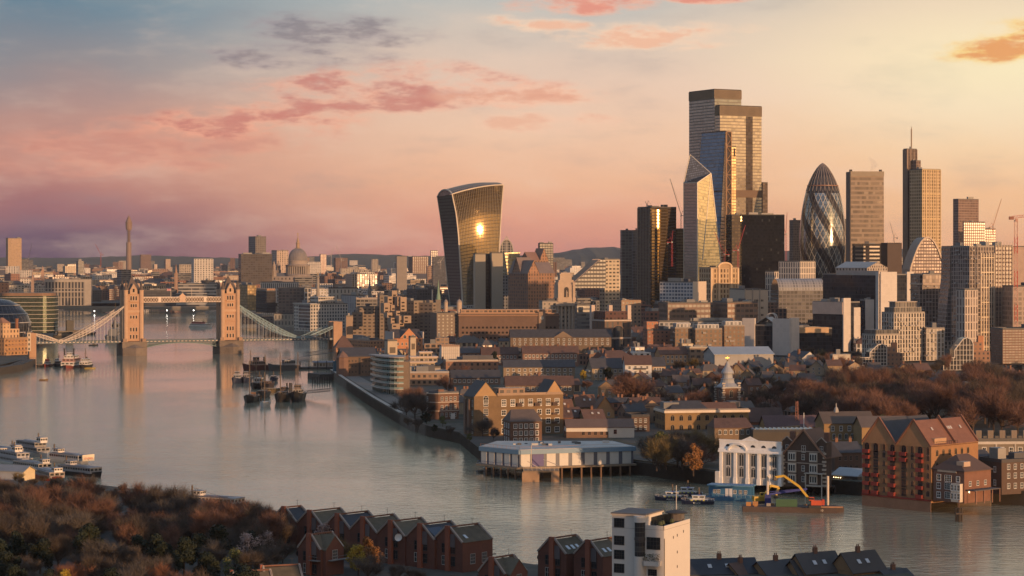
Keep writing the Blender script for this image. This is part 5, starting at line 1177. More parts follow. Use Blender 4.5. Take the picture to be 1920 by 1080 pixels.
b = BK('rounded_black_office', 'rounded black glass office with a lit top floor right of the bridge tower', 'office block', (480, 500, 517), 546, 3150, 30, 5, DKGL, None, (3, 4), plant=1, seen=580); MB().box(.5, b.w - .5, .5, b.d - .5, b.h + .3, b.h + 3.6, bay=(3, 3.6)).build('top_floor', FA((.42, .25, .15), (.2, .12, .08), .6, .5), b.root)
BK('grid_front_office', 'brown office with a white gridded right wing, below the dome', 'office block', (520, 522, 583), 541, 3000, 8, 5, FA((.15, .12, .11), (.06, .055, .055), .7, .55, .3), None, (5, 4), plant=3, dp=35, seen=575)
b = BK('white_grid_wing', 'white gridded wing with square dark panes, below the dome', 'office block', (570, 571, 583.5), 540, 2980, 8, 5, FA((.42, .40, .37), (.05, .05, .055), .7, .72, .3), None, (5, 6), plant=0, dp=14, seen=570)
BK('louvred_white_hall', 'long low hall of thin white columns in front of the dome', 'office building', (485, 488, 560), 530, 3700, 6, 8, FA((.44, .42, .4), (.08, .08, .085), .55, .8, .3, blind=0), None, (3.4, 10), plant=2, dp=30, seen=545)
BK('pale_slot_office', 'pale boxy office with irregular tall dark slots', 'office building', (615, 616, 671), 541, 2850, 5, 8, FA((.42, .37, .31), (.04, .035, .035), .28, .62, .3, blind=.1), P((.06, .05, .05)), (4.4, 7.5), plant=1, dp=30, seen=552)
b = BK('white_corner_offices', 'curving blue glass and white framed offices above the right suspension span', 'office building', (551, 582, 652), 571, 2380, 34, 5, FA((.46, .43, .39), (.06, .07, .09), .55, .62, .2, .3, blind=.12), None, (3.2, 3.6), plant=3, seen=616)
MB().box(-1.2, b.w * .16, -1.4, b.d + .8, b.h + .4, b.h + 1.1).build('roof_canopy', P((.5, .48, .45)), b.root)
MB().box(-.25, 0, .5, b.d * .7, 3, b.h - .5, bay=(3, 3.6)).build('blue_glazing', FA((.4, .39, .37), (.10, .13, .17), .96, .72, .12, .5, blind=.03), b.root)
b2 = MB().box(b.w * .3, b.w * .75, b.d * .2, b.d * .7, b.h, b.h + 8, bay=(3, 3.6)).build('penthouse', FA((.46, .42, .37), (.08, .07, .06), .8, .4), b.root)
B('white_slab_office', 'blue white slab office with vertical pipes behind the white corner offices', 'office block', (640, 668, 690), 555, 2450, 30, 5, FA((.36, .35, .35), (.16, .17, .2), .4, .9, .3), None, (4, 8), plant=2, seen=590)
B('flat_roof_hall', 'flat roofed hall with a pale overhanging roof left of the stepped hotel', 'office block', (664, 668, 722), 561, 2330, 6, 5, FA((.22, .2, .18), (.06, .06, .06), .8, .5), P((.36, .31, .27)), plant=0, dp=35, seen=575)
b = B('customs_stone_front', 'old grey stone riverside front with columns under the bridge chain', 'office building', (512, 514, 552), 589, 2560, 6, 5, FA((.26, .24, .21), (.06, .06, .06), .35, .6, .4), m_slate, (4, 6), plant=0, dp=25, seen=618)
B('dark_river_front', 'low dark brick riverside block just right of the right stone tower', 'office block', (452, 454, 512), 596, 2620, 6, 5, FA((.11, .09, .08), (.05, .05, .05), .4, .5), m_slate, plant=2, dp=25, seen=620)
HC = FA((.22, .175, .14), (.05, .042, .038), .56, .40, .3, 0, .12, .12); HCr = FA((.22, .175, .14), (.06, .05, .045), .34, .4, .3, 0, .1, .1); HP = P((.33, .245, .18), .85, 0, .15, .1); bayh = (4.4, 3.05)
Yh = 1990
ho_ = B('stepped_concrete_hotel', 'huge stepped concrete hotel of ribbon windows and jutting cube bays', 'hotel', (724, 776, 812), 566, Yh, 42, 5, HC, P((.2, .17, .14)), bayh, plant=2, seen=640)
def hotel_part(x, top, Y, a, mt=HC, dp=None, by=bayh):
    b = B('x', 'x', 'x', x, top, Y, a, 5, mt, P((.2, .17, .14)), by, plant=1, dp=dp); absorb(ho_, b)
hotel_part((668, 671, 715), 577, 2020, 6, dp=16); hotel_part((710, 712, 728), 556, 2015, 10, dp=18); hotel_part((648, 649, 662), 594, 2000, 6, HP, 12); hotel_part((658, 660, 680), 588, 2010, 6, HC, 14)
hotel_part((778, 811, 818), 570, 1985, 55); hotel_part((806, 819, 859), 589, 1950, 16, HCr, None, (4.0, 3.05))
k = Yh / F
def cube(x0, x1, y0, y1, Y, dp=9, a=24):
    p, q_ = Wp(x0, y1, Y), Wp(x1, y0, Y); o = rel(ho_.root, p)
    w = (q_.x - p.x) / math.cos(R(a)) * .86
    m = MB(); m.box(0, w, 0, dp, 0, q_.z - p.z); m.build('cube_bay', HP, ho_.root, o, R(a) - ho_.a)
    g = MB(); nz = max(1, int((q_.z - p.z) / 3.2))
    for i in range(nz):
        for j in range(max(1, int(w / 5))): g.face([(1 + j * 5, -.03, i * 3.1 + 1), (3.8 + j * 5, -.03, i * 3.1 + 1), (3.8 + j * 5, -.03, i * 3.1 + 2.2), (1 + j * 5, -.03, i * 3.1 + 2.2)])
    g.build('window_strip', mwin, ho_.root, o, R(a) - ho_.a)
for c_ in ((735, 746, 545, 570, Yh - 6), (727, 738, 556, 572, Yh - 10), (745, 755, 556, 574, Yh - 14), (751, 764, 557, 584, Yh - 16), (720, 733, 568, 588, Yh - 22), (733, 741, 572, 596, Yh - 20), (726, 737, 586, 596, Yh - 30), (743, 751, 583, 598, Yh - 30), (733, 741, 596, 610, Yh - 38), (748, 759, 592, 612, Yh - 42), (757, 773, 592, 606, Yh - 44), (735, 752, 607, 622, Yh - 48)): cube(*c_)
lw = B('long_brick_warehouse', 'very long brick warehouse with rows of small arched windows and a clock', 'warehouse', (856, 860, 1048), 590, 1950, 4, 5, P((.15, .098, .076), .85, 0, .3, .05), None, (6, 5), plant=0, dp=22, seen=630)
w_ = MB(); w_.box(-1.15, 1.15, -.12, 0, -.2, 0); g_ = [(-.95, -.06, 0), (.95, -.06, 0)] + [(.95 * math.cos(math.pi * i / 6), -.06, 1.4 + .6 * math.sin(math.pi * i / 6)) for i in range(7)]; w_.face(g_, 1)
ww = w_.mesh('window', [P((.34, .26, .2)), mwin])
for i, u in enumerate(spread(24, lw.w, 2)):
    for z in (3, 7.6, 12.2, 16.6): ob('window', ww, lw.root, (u, -.02, z))
m = MB(); m.box(-.4, lw.w + .4, -.5, 0, lw.h - 1.2, lw.h - .3); m.box(-.4, lw.w + .4, -.5, lw.d, lw.h + .4, lw.h + 1.2); m.build('cornice', P((.30, .18, .12)), lw.root)
MB().box(2, lw.w - 2, 3, lw.d - 3, lw.h + 1.2, lw.h + 4.4, bay=(4, 3)).build('roof_storey', FA((.4, .25, .16), (.12, .09, .07), .7, .5, .3), lw.root)
ct = MB(); ct.box(-3, 3, -1.2, 0, 0, lw.h + 2.5); ct_ = ct.build('clock_bay', P((.27, .19, .14)), lw.root, (lw.w * .83, 0, 0)); q_ = MB().lathe([(1.6, -.1), (1.6, 0)], 20).build('clock_face', P((.5, .46, .4)), ct_, (0, -1.3, lw.h - 3)); q_.rotation_euler = (R(90), 0, 0)
for i in range(3): MB().box(-.5, .5, -.1, 0, 0, 2.4).build('window', P((.5, .45, .38)), ct_, (-1.6 + 1.6 * i, -1.2, 5))
ab = B('giant_arch_office', 'brick office with a giant arched glass entrance and white corner piers', 'office building', (1106, 1134, 1183), 602, 1880, 26, 5, FA((.15, .10, .075), (.05, .05, .055), .4, .75, .3), None, (5, 7), plant=1, seen=650)
m = MB(); n = 12; cx_ = ab.w * .5; ra = ab.w * .24; zc = ab.h * .62
m.face([(cx_ - ra, -.25, ab.h * .47), (cx_ + ra, -.25, ab.h * .47)] + [(cx_ + ra * math.cos(math.pi * i / n), -.25, zc + ra * math.sin(math.pi * i / n)) for i in range(n + 1)], 0, None)
m.face([(cx_ - ra, -.25, 0), (cx_ + ra, -.25, 0), (cx_ + ra, -.25, ab.h * .38), (cx_ - ra, -.25, ab.h * .38)]); m.build('arched_glazing', FA((.10, .09, .08), (.05, .06, .075), .9, .9, .12, .3), ab.root)
m = MB()
for i in range(n): t0, t1 = math.pi * i / n, math.pi * (i + 1) / n; m.bar((cx_ + ra * math.cos(t0), -.35, zc + ra * math.sin(t0)), (cx_ + ra * math.cos(t1), -.35, zc + ra * math.sin(t1)), .7)
m.build('arch_surround', P((.2, .13, .1)), ab.root)
m = MB(); m.box(-.5, ab.w + .5, -.6, 0, ab.h - .2, ab.h + .8); m.box(-.6, 0, -.1, ab.d, ab.h - .2, ab.h + .8); m.box(cx_ - ra - 3, ab.w + .3, -.55, 0, ab.h * .41, ab.h * .45); m.build('white_band', P((.5, .42, .36)), ab.root)
MB().box(2, ab.w - 1, 3, ab.d - 3, ab.h, ab.h + 8, bay=(4, 4)).build('roof_storey', FA((.1, .05, .045), (.04, .03, .03), .5, .4), ab.root)
for x, y in ((-.5, ab.d - 4), (ab.w * .45, ab.d * .5), (ab.w - 2, 2)): MB().box(0, 3.4, 0, 3.4, 0, ab.h + 13).build('corner_pier', P((.52, .42, .36)), ab.root, (x, y, 0))
B('grey_slat_office', 'dark grey slatted office wedged left of the giant arch', 'office block', (1078, 1082, 1107), 572, 1930, 14, 5, FA((.2, .19, .18), (.09, .09, .09), 1, .5, .3), None, (4, 3.4), plant=1, seen=618)
B('brown_terrace_office', 'brown brick office with ribbon balconies stepping back at the top, left one', 'office building', (1236, 1252, 1337), 569, 2020, 12, 5, FA((.22, .15, .115), (.055, .05, .05), .82, .5, .3), None, (4, 4.6), plant=3, seen=603)
B('brown_terrace_office', 'brown brick office with ribbon balconies stepping back at the top, right one', 'office building', (1337, 1364, 1421), 568, 2010, 12, 5, FA((.30, .19, .13), (.08, .06, .055), .8, .5, .3), None, (4, 4.6), plant=3, seen=600)
b = B('white_hotel_block', 'white slab block with blue panes and blank sunlit end wall', 'hotel', (1237, 1299, 1324), 530, 2180, 60, 5, FA((.55, .54, .54), (.13, .16, .22), .75, .62, .2, .2, blind=.15), None, (3.2, 3.3), plant=2, seen=566)
MB().box(0, b.w, -.3, 0, 0, b.h + 1).build('end_wall', P((.62, .52, .42), .7, 0, .08), b.root)
b = B('white_slot_office', 'cream slab offices with clusters of tiny square windows', 'office building', (1368, 1396, 1440), 544, 2080, 12, 5, P((.47, .39, .31), .75, 0, .06), None, (4, 3.4), plant=1, seen=570)
m = MB()
for u in (.12, .18, .24, .42, .48, .54, .70, .76): 
    for z in (.5, .64, .78): m.box(b.w * u, b.w * u + .9, -.04, 0, b.h * z, b.h * z + 1.9)
m.build('window_slots', mwin, b.root)
m = MB()
for u in (0.0, .33, .64): m.box(b.w * u, b.w * u + .7, -.8, 0, 0, b.h + 1)
m.build('piers', P((.4, .33, .27)), b.root)
B('white_lattice_office', 'white lattice fronted office, taller right part of a pair before the black glass slab', 'office building', (1460, 1500, 1529), 491, 2420, 45, 8, FA((.62, .54, .46), (.09, .085, .09), .52, .84, .3, blind=.15), None, (3.2, 6.6), plant=0, seen=528)
B('white_lattice_office', 'white lattice fronted office, lower left part of a pair before the black glass slab', 'office building', (1435, 1452, 1460), 510, 2400, 45, 8, FA((.58, .5, .42), (.09, .085, .09), .52, .84, .3, blind=.15), None, (3.2, 6.6), plant=0, seen=545)
# barrel roofed glass hall
Yv = 2250; r = root_at('barrel_roof_hall', 'dark glass hall with a barrel vaulted roof and slatted right side', 'office block', 1460, Yv, 8, a=10); k = Yv / F; zt = zx(545, Yv) - 8
MB().box(0, 48, 0, 26, 0, zt, bay=(4, 4)).build('wall', FA((.16, .15, .15), (.06, .06, .065), .8, .7, .15, .3), r)
m = MB(); n = 12; arc = [(13 - 13 * math.cos(math.pi * i / n), zt + 12 * math.sin(math.pi * i / n)) for i in range(n + 1)]
for (y0, z0), (y1, z1) in zip(arc[:-1], arc[1:]): m.face([(0, y0, z0), (48, y0, z0), (48, y1, z1), (0, y1, z1)], 0, [(0, 0), (16, 0), (16, 1), (0, 1)])
m.face([(-.1, y, z) for y, z in arc][::-1], 1); m.face([(48.1, y, z) for y, z in arc], 1); m.build('barrel_roof', [FA((.28, .28, .29), (.12, .12, .13), .5, .8, .3), P((.05, .05, .055), .15)], r); FOOT.append((r.location.x + 22, Yv + 14, 26)); GUARD.append((1460, 1549, 562, Yv))
BG_ = FA((.022, .022, .026), (.03, .034, .045), .9, .8, .12, .15, blind=.05, gv=.9); WP = P((.62, .57, .52), .7, 0, .07, .05); WPr = FA((.62, .57, .52), (.56, .51, .47), .96, .96, .7, 0, .05, 0, .7, gv=.1)
def pier_office(name, lab, x, top, Y, a, piers, seen, gl=BG_, **k):
    b = B(name, lab, 'office building', x, top, Y, a, 6, gl, P((.2, .19, .18)), (2.6, 3.6), plant=2, seen=seen, **k)
    for (face, u0, u1, z1, out) in piers:
        m = MB()
        if face == 'R': m.box(b.w * u0, b.w * u1, -out, 1.2, 0, b.h + z1, bay=(3, 3.6))
        else: m.box(-out, 1.2, b.d * u0, b.d * u1, 0, b.h + z1, bay=(3, 3.6))
        m.build('white_pier', WPr, b.root)
    return b
b = pier_office('white_pier_office', 'low office of white blank piers round a dark glass bay, leftmost of its group', (1393, 1482, 1497), 612, 1780, 58, (('L', .74, 1.0, 6, 1.2), ('L', 0.0, .36, 6, 1.2), ('R', 0.0, 1.0, 6.5, .8)), 664)
MB().gable(3, b.w, b.d * .3, b.d * .8, b.h + .5, 6.5, 'x', .2).build('roof_skylight', P((.3, .29, .28), .3), b.root)
b_ar = MB()
pts = [(4.2 * math.cos(math.pi * i / 10), 4.2 * math.sin(math.pi * i / 10)) for i in range(11)]
for (y0, z0), (y1, z1) in zip(pts[:-1], pts[1:]): b_ar.bar((0, y0, z0), (0, y1, z1), .6); b_ar.bar((3, y0, z0), (3, y1, z1), .6)
b_ar.build('roof_arch', P((.5, .47, .44)), b.root, (4, b.d * .45, b.h + 6))
b = pier_office('black_glass_wing', 'low black glass wing with orange lit parapet beside the leftmost white piers', (1494, 1497, 1560), 617, 1800, 10, (), 664, dp=30); MB().box(-.2, b.w * .9, -.5, 0, b.h - 3.2, b.h + 1.4).build('parapet_panel', P((.50, .34, .2)), b.root)
b = pier_office('tall_pier_office', 'taller black glass office with a bare wall band and bright white right pier', (1524, 1580, 1612), 568, 1850, 40, (('R', 0.0, .42, 4, 1.0), ('R', .62, 1.0, -4, .8)), 664); m = MB(); m.box(-.6, 0, 0, b.d, b.h - 9.5, b.h + .5); m.build('wall_band', P((.46, .37, .32)), b.root)
b = pier_office('slim_pier_office', 'slim pair of white piers around a dark slot, between tall black glass offices', (1612, 1620, 1638), 564, 1900, 24, (('R', 0.1, 1.0, 1, .7),), 618)
b = pier_office('giant_black_office', 'giant black glass office block with twin white towers at its right', (1543, 1648, 1712), 516, 2050, 33, (('R', 0.03, .50, 3, 1.2), ('R', .80, 1.0, 3, 1.0), ('L', 0, .05, 3, .6)), 575); m = MB(); m.box(-.4, 0, 0, b.d * .75, b.h - .2, b.h + 4); m.build('parapet_panel', P((.42, .36, .32)), b.root)
r_ = B('pitched_glass_hall', 'long pale hall with a pitched grey roof behind the giant black office', 'hall', (1567, 1626, 1664), 502, 2250, 40, 6, FA((.42, .36, .31), (.1, .09, .09), .5, .6), False, plant=0, seen=512); pitched(r_, 6, 'y', P((.28, .27, .27), .4))
GR = FA((.54, .48, .41), (.075, .07, .07), .55, .86, .2, .1, .12, .22); GR2 = FA((.50, .42, .35), (.09, .075, .07), .60, .82, .2, .1, .12, .3)
def flats(name, lab, x, top, Y, a, seen, mt=GR, bay=(2.9, 3.3), balc=0, **k):
    b = B(name, lab, 'apartment building', x, top, Y, a, 6, mt, P((.3, .27, .24)), bay, seen=seen, **k)
    m = MB(); q_ = MB(); q_.box(0, 2.6, -1.1, -.03, 0, .25); q_.box(0, 2.6, -1.1, -1.0, .25, 1.1); bm_ = q_.mesh('balcony', P((.34, .31, .29)))
    nf = max(1, round(b.h / bay[1]))
    rg = random.Random(int(x[0]))
    for i in range(balc):
        f_ = rg.choice('RL'); L_ = b.w if f_ == 'R' else b.d
        u = rg.uniform(0, max(.1, L_ - 3)); z = rg.randrange(1, nf) * b.h / nf
        ob('balcony', bm_, b.root, (u, 0, z) if f_ == 'R' else (0, u + 2.6, z), 0 if f_ == 'R' else R(-90))
    return b
b = flats('gridded_flats', 'pale stone gridded flats with two set back glass top floors', (1653, 1676, 1734), 588, 1680, 32, 684, balc=40, plant=0); o = MB().box(1.5, b.w - 2, 1.5, b.d - 1.5, b.h, b.h + 4.6, bay=(1.6, 4.4)).build('glass_storey', FA((.3, .27, .23), (.08, .08, .08), .7, .9, .15), b.root); MB().box(5, b.w - 5, 4, b.d - 3, b.h + 4.6, b.h + 8.4, bay=(1.6, 4)).build('glass_storey', FA((.34, .3, .26), (.1, .1, .1), .7, .9, .15), b.root); MB().box(4.4, b.w - 4.4, 3.4, b.d - 2.4, b.h + 8.4, b.h + 8.9).build('roof_canopy', P((.44, .38, .33)), b.root)
b = flats('gridded_flats_wing', 'lower left wing of the pale gridded flats', (1627, 1642, 1688), 629, 1655, 30, 682, balc=18, plant=0, dp=16); MB().box(1, b.w - 1, 1, b.d - 1, b.h, b.h + 4, bay=(1.6, 4)).build('glass_storey', FA((.2, .19, .18), (.08, .08, .08), .7, .9, .15), b.root)
flats('gridded_flats_wing', 'lower right wing of the pale gridded flats', (1735, 1737, 1771), 617, 1690, 8, 680, balc=16, plant=1, dp=16)
b = flats('brown_glass_tower', 'brown glass apartment tower with pale crown below the pointed arch', (1722, 1724, 1783), 516, 1900, 10, 612, FA((.34, .27, .23), (.10, .08, .075), .74, .88, .15, .2, .12, .25), balc=40, dp=22, plant=2); MB().box(-.5, b.w + .5, -.5, b.d, b.h - 8, b.h - 7).build('crown_band', P((.5, .4, .32)), b.root); MB().box(b.w * .66, b.w + .3, -.4, 0, 0, b.h - 8, bay=(2.9, 3.3)).build('lit_grid', GR2, b.root)
# three tall towers at the right edge
t1, P3 = OUT('leaning_glass_tower', 'slender hazy glass tower with a leaning dark curved slot on its right', 'apartment tower', [(1772, 640), (1800, 640), (1810, 461), (1782, 461), (1781, 520), (1776, 570)], 1830, 8, 22, 6, FA((.26, .22, .2), (.15, .125, .12), .8, .75, .15, .3, .1, .3), None, (2.2, 3.3), seen=612)
OUT('dark_slot_tower', 'narrow dark curved tower strip between leaning glass and bright gridded towers', 'apartment tower', [(1797, 630), (1808, 630), (1816, 461), (1809, 461)], 1850, 8, 16, 6, P((.09, .05, .045), .5), None, (2.2, 3.3), seen=606)
b = flats('bright_gridded_tower', 'tall apartment tower with a bright cream grid and stepped left shoulder', (1815, 1818, 1864), 463, 1810, 30, 628, FA((.40, .33, .28), (.12, .10, .095), .75, .85, .15, .2, .1, .3), balc=40, dp=22, plant=3, maxd=22)
m = MB()
for i in range(6): u = b.w * (.46 + .52 * i / 5); m.box(u - .35, u + .35, -.7, 0, 0, b.h - 5)
for z in (.06, .2, .34, .48, .62, .76, .9): m.box(b.w * .45, b.w, -.6, 0, b.h * z - .3, b.h * z + .3)
m.build('bright_grid', P((.72, .60, .45), .6), b.root)
b2 = B('x', 'x', 'x', (1808, 1809, 1834), 544, 1795, 30, 6, FA((.50, .42, .36), (.12, .1, .1), .5, .86, .2), None, (2.9, 6.6), plant=0, dp=10); absorb(b, b2)
b = flats('scaffolded_tower', 'tower under construction wrapped in scaffold poles beside the bright gridded tower', (1864, 1866, 1898), 462, 1860, 10, 612, FA((.22, .17, .15), (.11, .085, .08), .7, .6, .3, 0, .1, .3), dp=22, plant=3)
m = MB()
for i in range(7): m.bar((b.w * i / 6, -1.2, 0), (b.w * i / 6, -1.2, b.h + 4), .3)
for i in range(22): m.bar((0, -1.2, b.h * i / 21), (b.w, -1.2, b.h * i / 21), .25)
m.build('scaffold', P((.46, .36, .28), .5), b.root)
b = B('concrete_frame_site', 'bare concrete frame rising at the right edge of the photo', 'construction site', (1897, 1899, 1990), 538, 1800, 6, 6, FA((.42, .33, .27), (.16, .12, .1), .66, .66, .5, 0, .2, .3), None, (4, 3.8), plant=2, dp=26, seen=640)
B('scaffolded_block', 'wide brown block under scaffolding, low at the right edge', 'construction site', (1858, 1880, 1990), 618, 1640, 10, 6, FA((.20, .12, .09), (.10, .07, .06), .8, .55, .4, 0, .2, .3), None, (2.4, 2.0), plant=2, seen=682)
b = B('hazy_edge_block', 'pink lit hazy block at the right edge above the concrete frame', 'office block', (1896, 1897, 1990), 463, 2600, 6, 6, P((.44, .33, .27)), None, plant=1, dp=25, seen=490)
Yc = 1780; r = root_at('red_tower_crane', 'red and white tower crane with its level jib leaving the right edge', 'crane', 1905, Yc, 6); k = Yc / F; zt = zx(412, Yc) - 6
for i in range(8):
    z0, z1 = zt * i / 8, zt * (i + 1) / 8; m = MB(); w = 1.1
    for sx in (-1, 1):
        for sy in (-1, 1): m.bar((sx * w, sy * w, z0), (sx * w, sy * w, z1), .3)
    for j in range(4): a_, b_ = z0 + (z1 - z0) * j / 4, z0 + (z1 - z0) * (j + 1) / 4; s = 1 if j % 2 else -1; m.bar((-s * w, -w, a_), (s * w, -w, b_), .22); m.bar((w, -s * w, a_), (w, s * w, b_), .22)
    m.build('mast_section', P(((.42, .07, .05), (.5, .3, .25))[i % 2], .5), r)
m = MB(); zj = zt + 1
for y, z in ((-.7, zj), (.7, zj), (0, zj + 1.8)): m.bar((-3, y, z), (34, y, z + 4.0), .3)
for j in range(18): m.bar((-2 + j * 2, -.7, zj + j * .22), (-1 + j * 2, 0, zj + 1.8 + j * .22), .16); m.bar((-1 + j * 2, 0, zj + 1.8 + j * .22), (j * 2, -.7, zj + j * .22 + .2), .16)
m.build('jib', P((.42, .08, .06), .5), r); MB().box(-5.5, -2, -1.2, 1.2, zj - 1, zj + 1.6).build('counterweight', P((.3, .14, .1)), r); MB().box(-1, 1, -2.4, -1, zj - 2.4, zj - .2).build('cab', P((.5, .3, .25)), r)
GUARD.append((1780, 1920, 690, 1640)); FOOT += [(420, 1800, 30)]
def framed_flats(lab, x0, x1, yt, yb, xs, grp):
    Y = GY(yb, 5); k = Y / F; r = root_at('framed_arch_flats', lab, 'apartment building', x0, Y, 5, grp, 3); L_ = (xs - x0) * k; hh = (yb - yt) * k; w1 = (x1 - x0) * k
    pl = [(0, 0), (L_, 0), (L_, hh * .82), (L_ * .93, hh * .95), (L_ * .80, hh), (L_ * .66, hh * .95), (L_ * .38, hh * .62), (L_ * .38, hh * .38), (0, hh * .38)]
    m = MB(); m.face([(x, 0, z) for x, z in pl]); n = len(pl)
    for i in range(n): p, q_ = pl[i], pl[(i + 1) % n]; m.face([(p[0], 0, p[1]), (p[0], 14, p[1]), (q_[0], 14, q_[1]), (q_[0], 0, q_[1])])
    m.build('glazed_front', P((.05, .05, .055), .2), r)
    m = MB()
    for i in range(n): p, q_ = pl[i], pl[(i + 1) % n]; m.bar((p[0], -.3, p[1]), (q_[0], -.3, q_[1]), .55)
    for u in [i / 9 for i in range(1, 9)]:
        top = hh * .38 if u < .38 else (hh * (.62 + (u - .38) / .28 * .33) if u < .66 else hh * .97); m.bar((L_ * u, -.25, 0), (L_ * u, -.25, top), .32)
    for i in range(1, 6): z = hh * i / 6.5; m.bar((0 if z < hh * .38 else L_ * .38, -.25, z), (L_, -.25, z), .3)
    m.build('white_frame', P((.60, .55, .50), .6), r)
    MB().box(L_, w1, .5, 13, 0, hh * .58, bay=(3, 3)).build('brick_wing', FA((.26, .15, .10), (.10, .09, .09), .4, .45), r)
    MB().box(L_ + 1, w1 * .86, 3, 12, hh * .58, hh * .85, bay=(3, 3)).build('brick_wing', FA((.34, .19, .12), (.16, .15, .15), .4, .45), r); MB().box(w1 * .78, w1 * .9, 5, 9, hh * .58, hh * 1.05).build('stair_turret', P((.42, .2, .11)), r)
    FOOT.append((r.location.x + w1 / 2, Y + 8, w1 / 2)); GUARD.append((x0, x1, yb - 6, Y))
framed_flats('flats with a white framed arched glass front, left and smaller of two', 1612, 1694, 645, 686, 1663, 'white framed flats')
framed_flats('flats with a white framed arched glass front, right and larger of two', 1769, 1858, 633, 694, 1825, 'white framed flats')
# ================================================================ the north bank in front
FB = lambda wall, wf=.35, hf=.45, **k: FA(wall, (.05, .048, .05), wf, hf, .25, 0, .2, .3, .85, **k)
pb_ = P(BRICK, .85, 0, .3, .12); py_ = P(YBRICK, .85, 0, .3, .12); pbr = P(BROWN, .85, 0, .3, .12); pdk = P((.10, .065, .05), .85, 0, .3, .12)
# riverside row near the bridge
b = B('pyramid_roof_brick', 'square brick building with a pyramid tile roof beside the bridge end', 'building', (626, 630, 662), 650, 1715, 12, 5, FB((.34, .18, .11)), False, (3.4, 3.4), plant=0, seen=676); pitched(b, 8, 'x', m_tile, .6, cut=b.w * .45); wins(b.root, 'R', spread(3, b.w, 1), (b.h - 4,), 1.4, 1.8)
b = B('sunlit_brick_block', 'low orange sunlit brick block with pale rooftop clutter behind the pyramid roof', 'building', (650, 694, 724), 640, 1880, 30, 5, FB((.42, .22, .12), .45), P((.36, .25, .19)), (3, 3.2), plant=5, seen=655)
b = B('gabled_hall', 'orange brick hall with a broad shaped gable, black doors and white end walls', 'hall', (722, 738, 793), 634, 1840, 18, 5, FB((.44, .20, .10), .25), False, (5, 5), plant=0, dp=26, seen=652)
pitched(b, 7, 'x', P((.07, .06, .06)), .3)
m = MB(); m.gwall(b.w * .18, b.w * .86, -.3, b.h - 1, 9); m.box(b.w * .18, b.w * .86, -.3, -.05, b.h - 7, b.h - 1); m.build('front_gable', P((.44, .20, .10), .8), b.root)
wins(b.root, 'R', [b.w * t for t in (.38, .66)], (b.h - .5,), 2.2, 2.4, 'arch', off=-.32); wins(b.root, 'R', spread(6, b.w, 2), (b.h - 6,), 1.3, 2.2, off=-.32)
for x in (-.6, b.w - .2): MB().box(0, .9, -.2, b.d, b.h - 6, b.h + 5).build('end_wall', P((.42, .38, .36)), b.root, (x, 0, 0))
b = B('dark_brick_warehouse', 'dark brick warehouse with slate roof and one tall black loading slot', 'warehouse', (628, 641, 706), 668, 1490, 14, 5, P((.15, .10, .07), .85, 0, .3, .12), False, (4, 4), plant=0, dp=18, seen=700)
pitched(b, 5.5, 'x', m_slate); wins(b.root, 'R', spread(9, b.w, 1.5), (2.2, 6, 9.4), .9, 1.2, fm=P((.2, .15, .12)), skip=((4, 0), (4, 1), (4, 2))); MB().box(b.w * .48, b.w * .54, -.12, 0, 1, b.h - 1).build('loading_slot', m_dark, b.root)
MB().lathe([(4.4, 0), (4.4, b.h - 1), (4.8, b.h - .8), (.2, b.h + 3.4)], 8, 1, 2).build('corner_turret', P((.2, .12, .09)), b.root)
B('blue_hoist_house', 'small blue cabin on the river wall below the dark warehouse', 'cabin', (624, 625, 640), 681, 1530, 8, 5, P((.05, .11, .15), .6), P((.05, .1, .13)), plant=0, dp=6)
# curved glass flats by the promenade
cg = thing('curved_glass_flats', 'curved riverside flats of green glass and white balconies under a sweeping roof', 'apartment building', (*gp(735, 757), 5)); Yg = cg.location.y; k = Yg / F; hh = zx(668, Yg) - 5
x0, x1 = (690 - 735) * k, (757 - 735) * k
pl = [(x1, 2), (x1, 22), (x0 + 3, 40)] + [(x0 + (x1 - x0) * t + 0, 40 * (1 - t) ** 2.2 - 2 * math.sin(math.pi * t)) for t in [i / 8 for i in range(9)]]
nf = 7; fh = hh / nf
MB().prism(pl, 0, hh - 1, bay=(2.4, fh)).build('glass_wall', FA((.20, .22, .2), (.07, .11, .10), .82, .8, .1, .45, .1, .2), cg)
fl_ = MB().prism([(x * 1.05 - .4, y * 1.0 - 1.3) for x, y in pl], 0, .35, bottom=True).mesh('balcony_slab', P((.46, .45, .43), .6))
rl_ = MB(); pq = pl[3:]
for a_, c_ in zip(pq[:-1], pq[1:]): rl_.wall((a_[0] * 1.05 - .4, a_[1] - 1.3), (c_[0] * 1.05 - .4, c_[1] - 1.3), .35, 1.35)
rl_ = rl_.mesh('balcony_rail', P((.22, .3, .29), .15))
for i in range(1, nf): o = ob('balcony_slab', fl_, cg, (0, 0, i * fh)); ob('balcony_rail', rl_, o)
MB().prism([(x * 1.1 - .6, y - 2.0) for x, y in pl], hh - 1, hh - .3, bottom=True).build('sweeping_roof', P((.33, .28, .26), .6), cg)
MB().box(x1 - 4, x1 + 3, -.6, 14, 0, hh - 3).build('brick_core', P((.2, .15, .11)), cg)
FOOT.append((cg.location.x, Yg + 18, 24)); GUARD.append((690, 757, 752, Yg))
for x, yt, w, lab in ((733, 640, 24, 'broad pale concrete roof tower at the back of the curved glass flats'), (773, 633, 14, 'slim pale concrete tower with ventilation slots over the terraced flats')):
    b = B('concrete_tower', lab, 'tower', (x - w / 2, x - w / 4, x + w / 2), yt, 1500, 26, 5, P((.44, .36, .27), .8), None, plant=0, seen=672); MB().box(b.w * .2, b.w * .8, -.1, 0, b.h - 8, b.h - 4).build('slots', P((.12, .1, .08)), b.root)
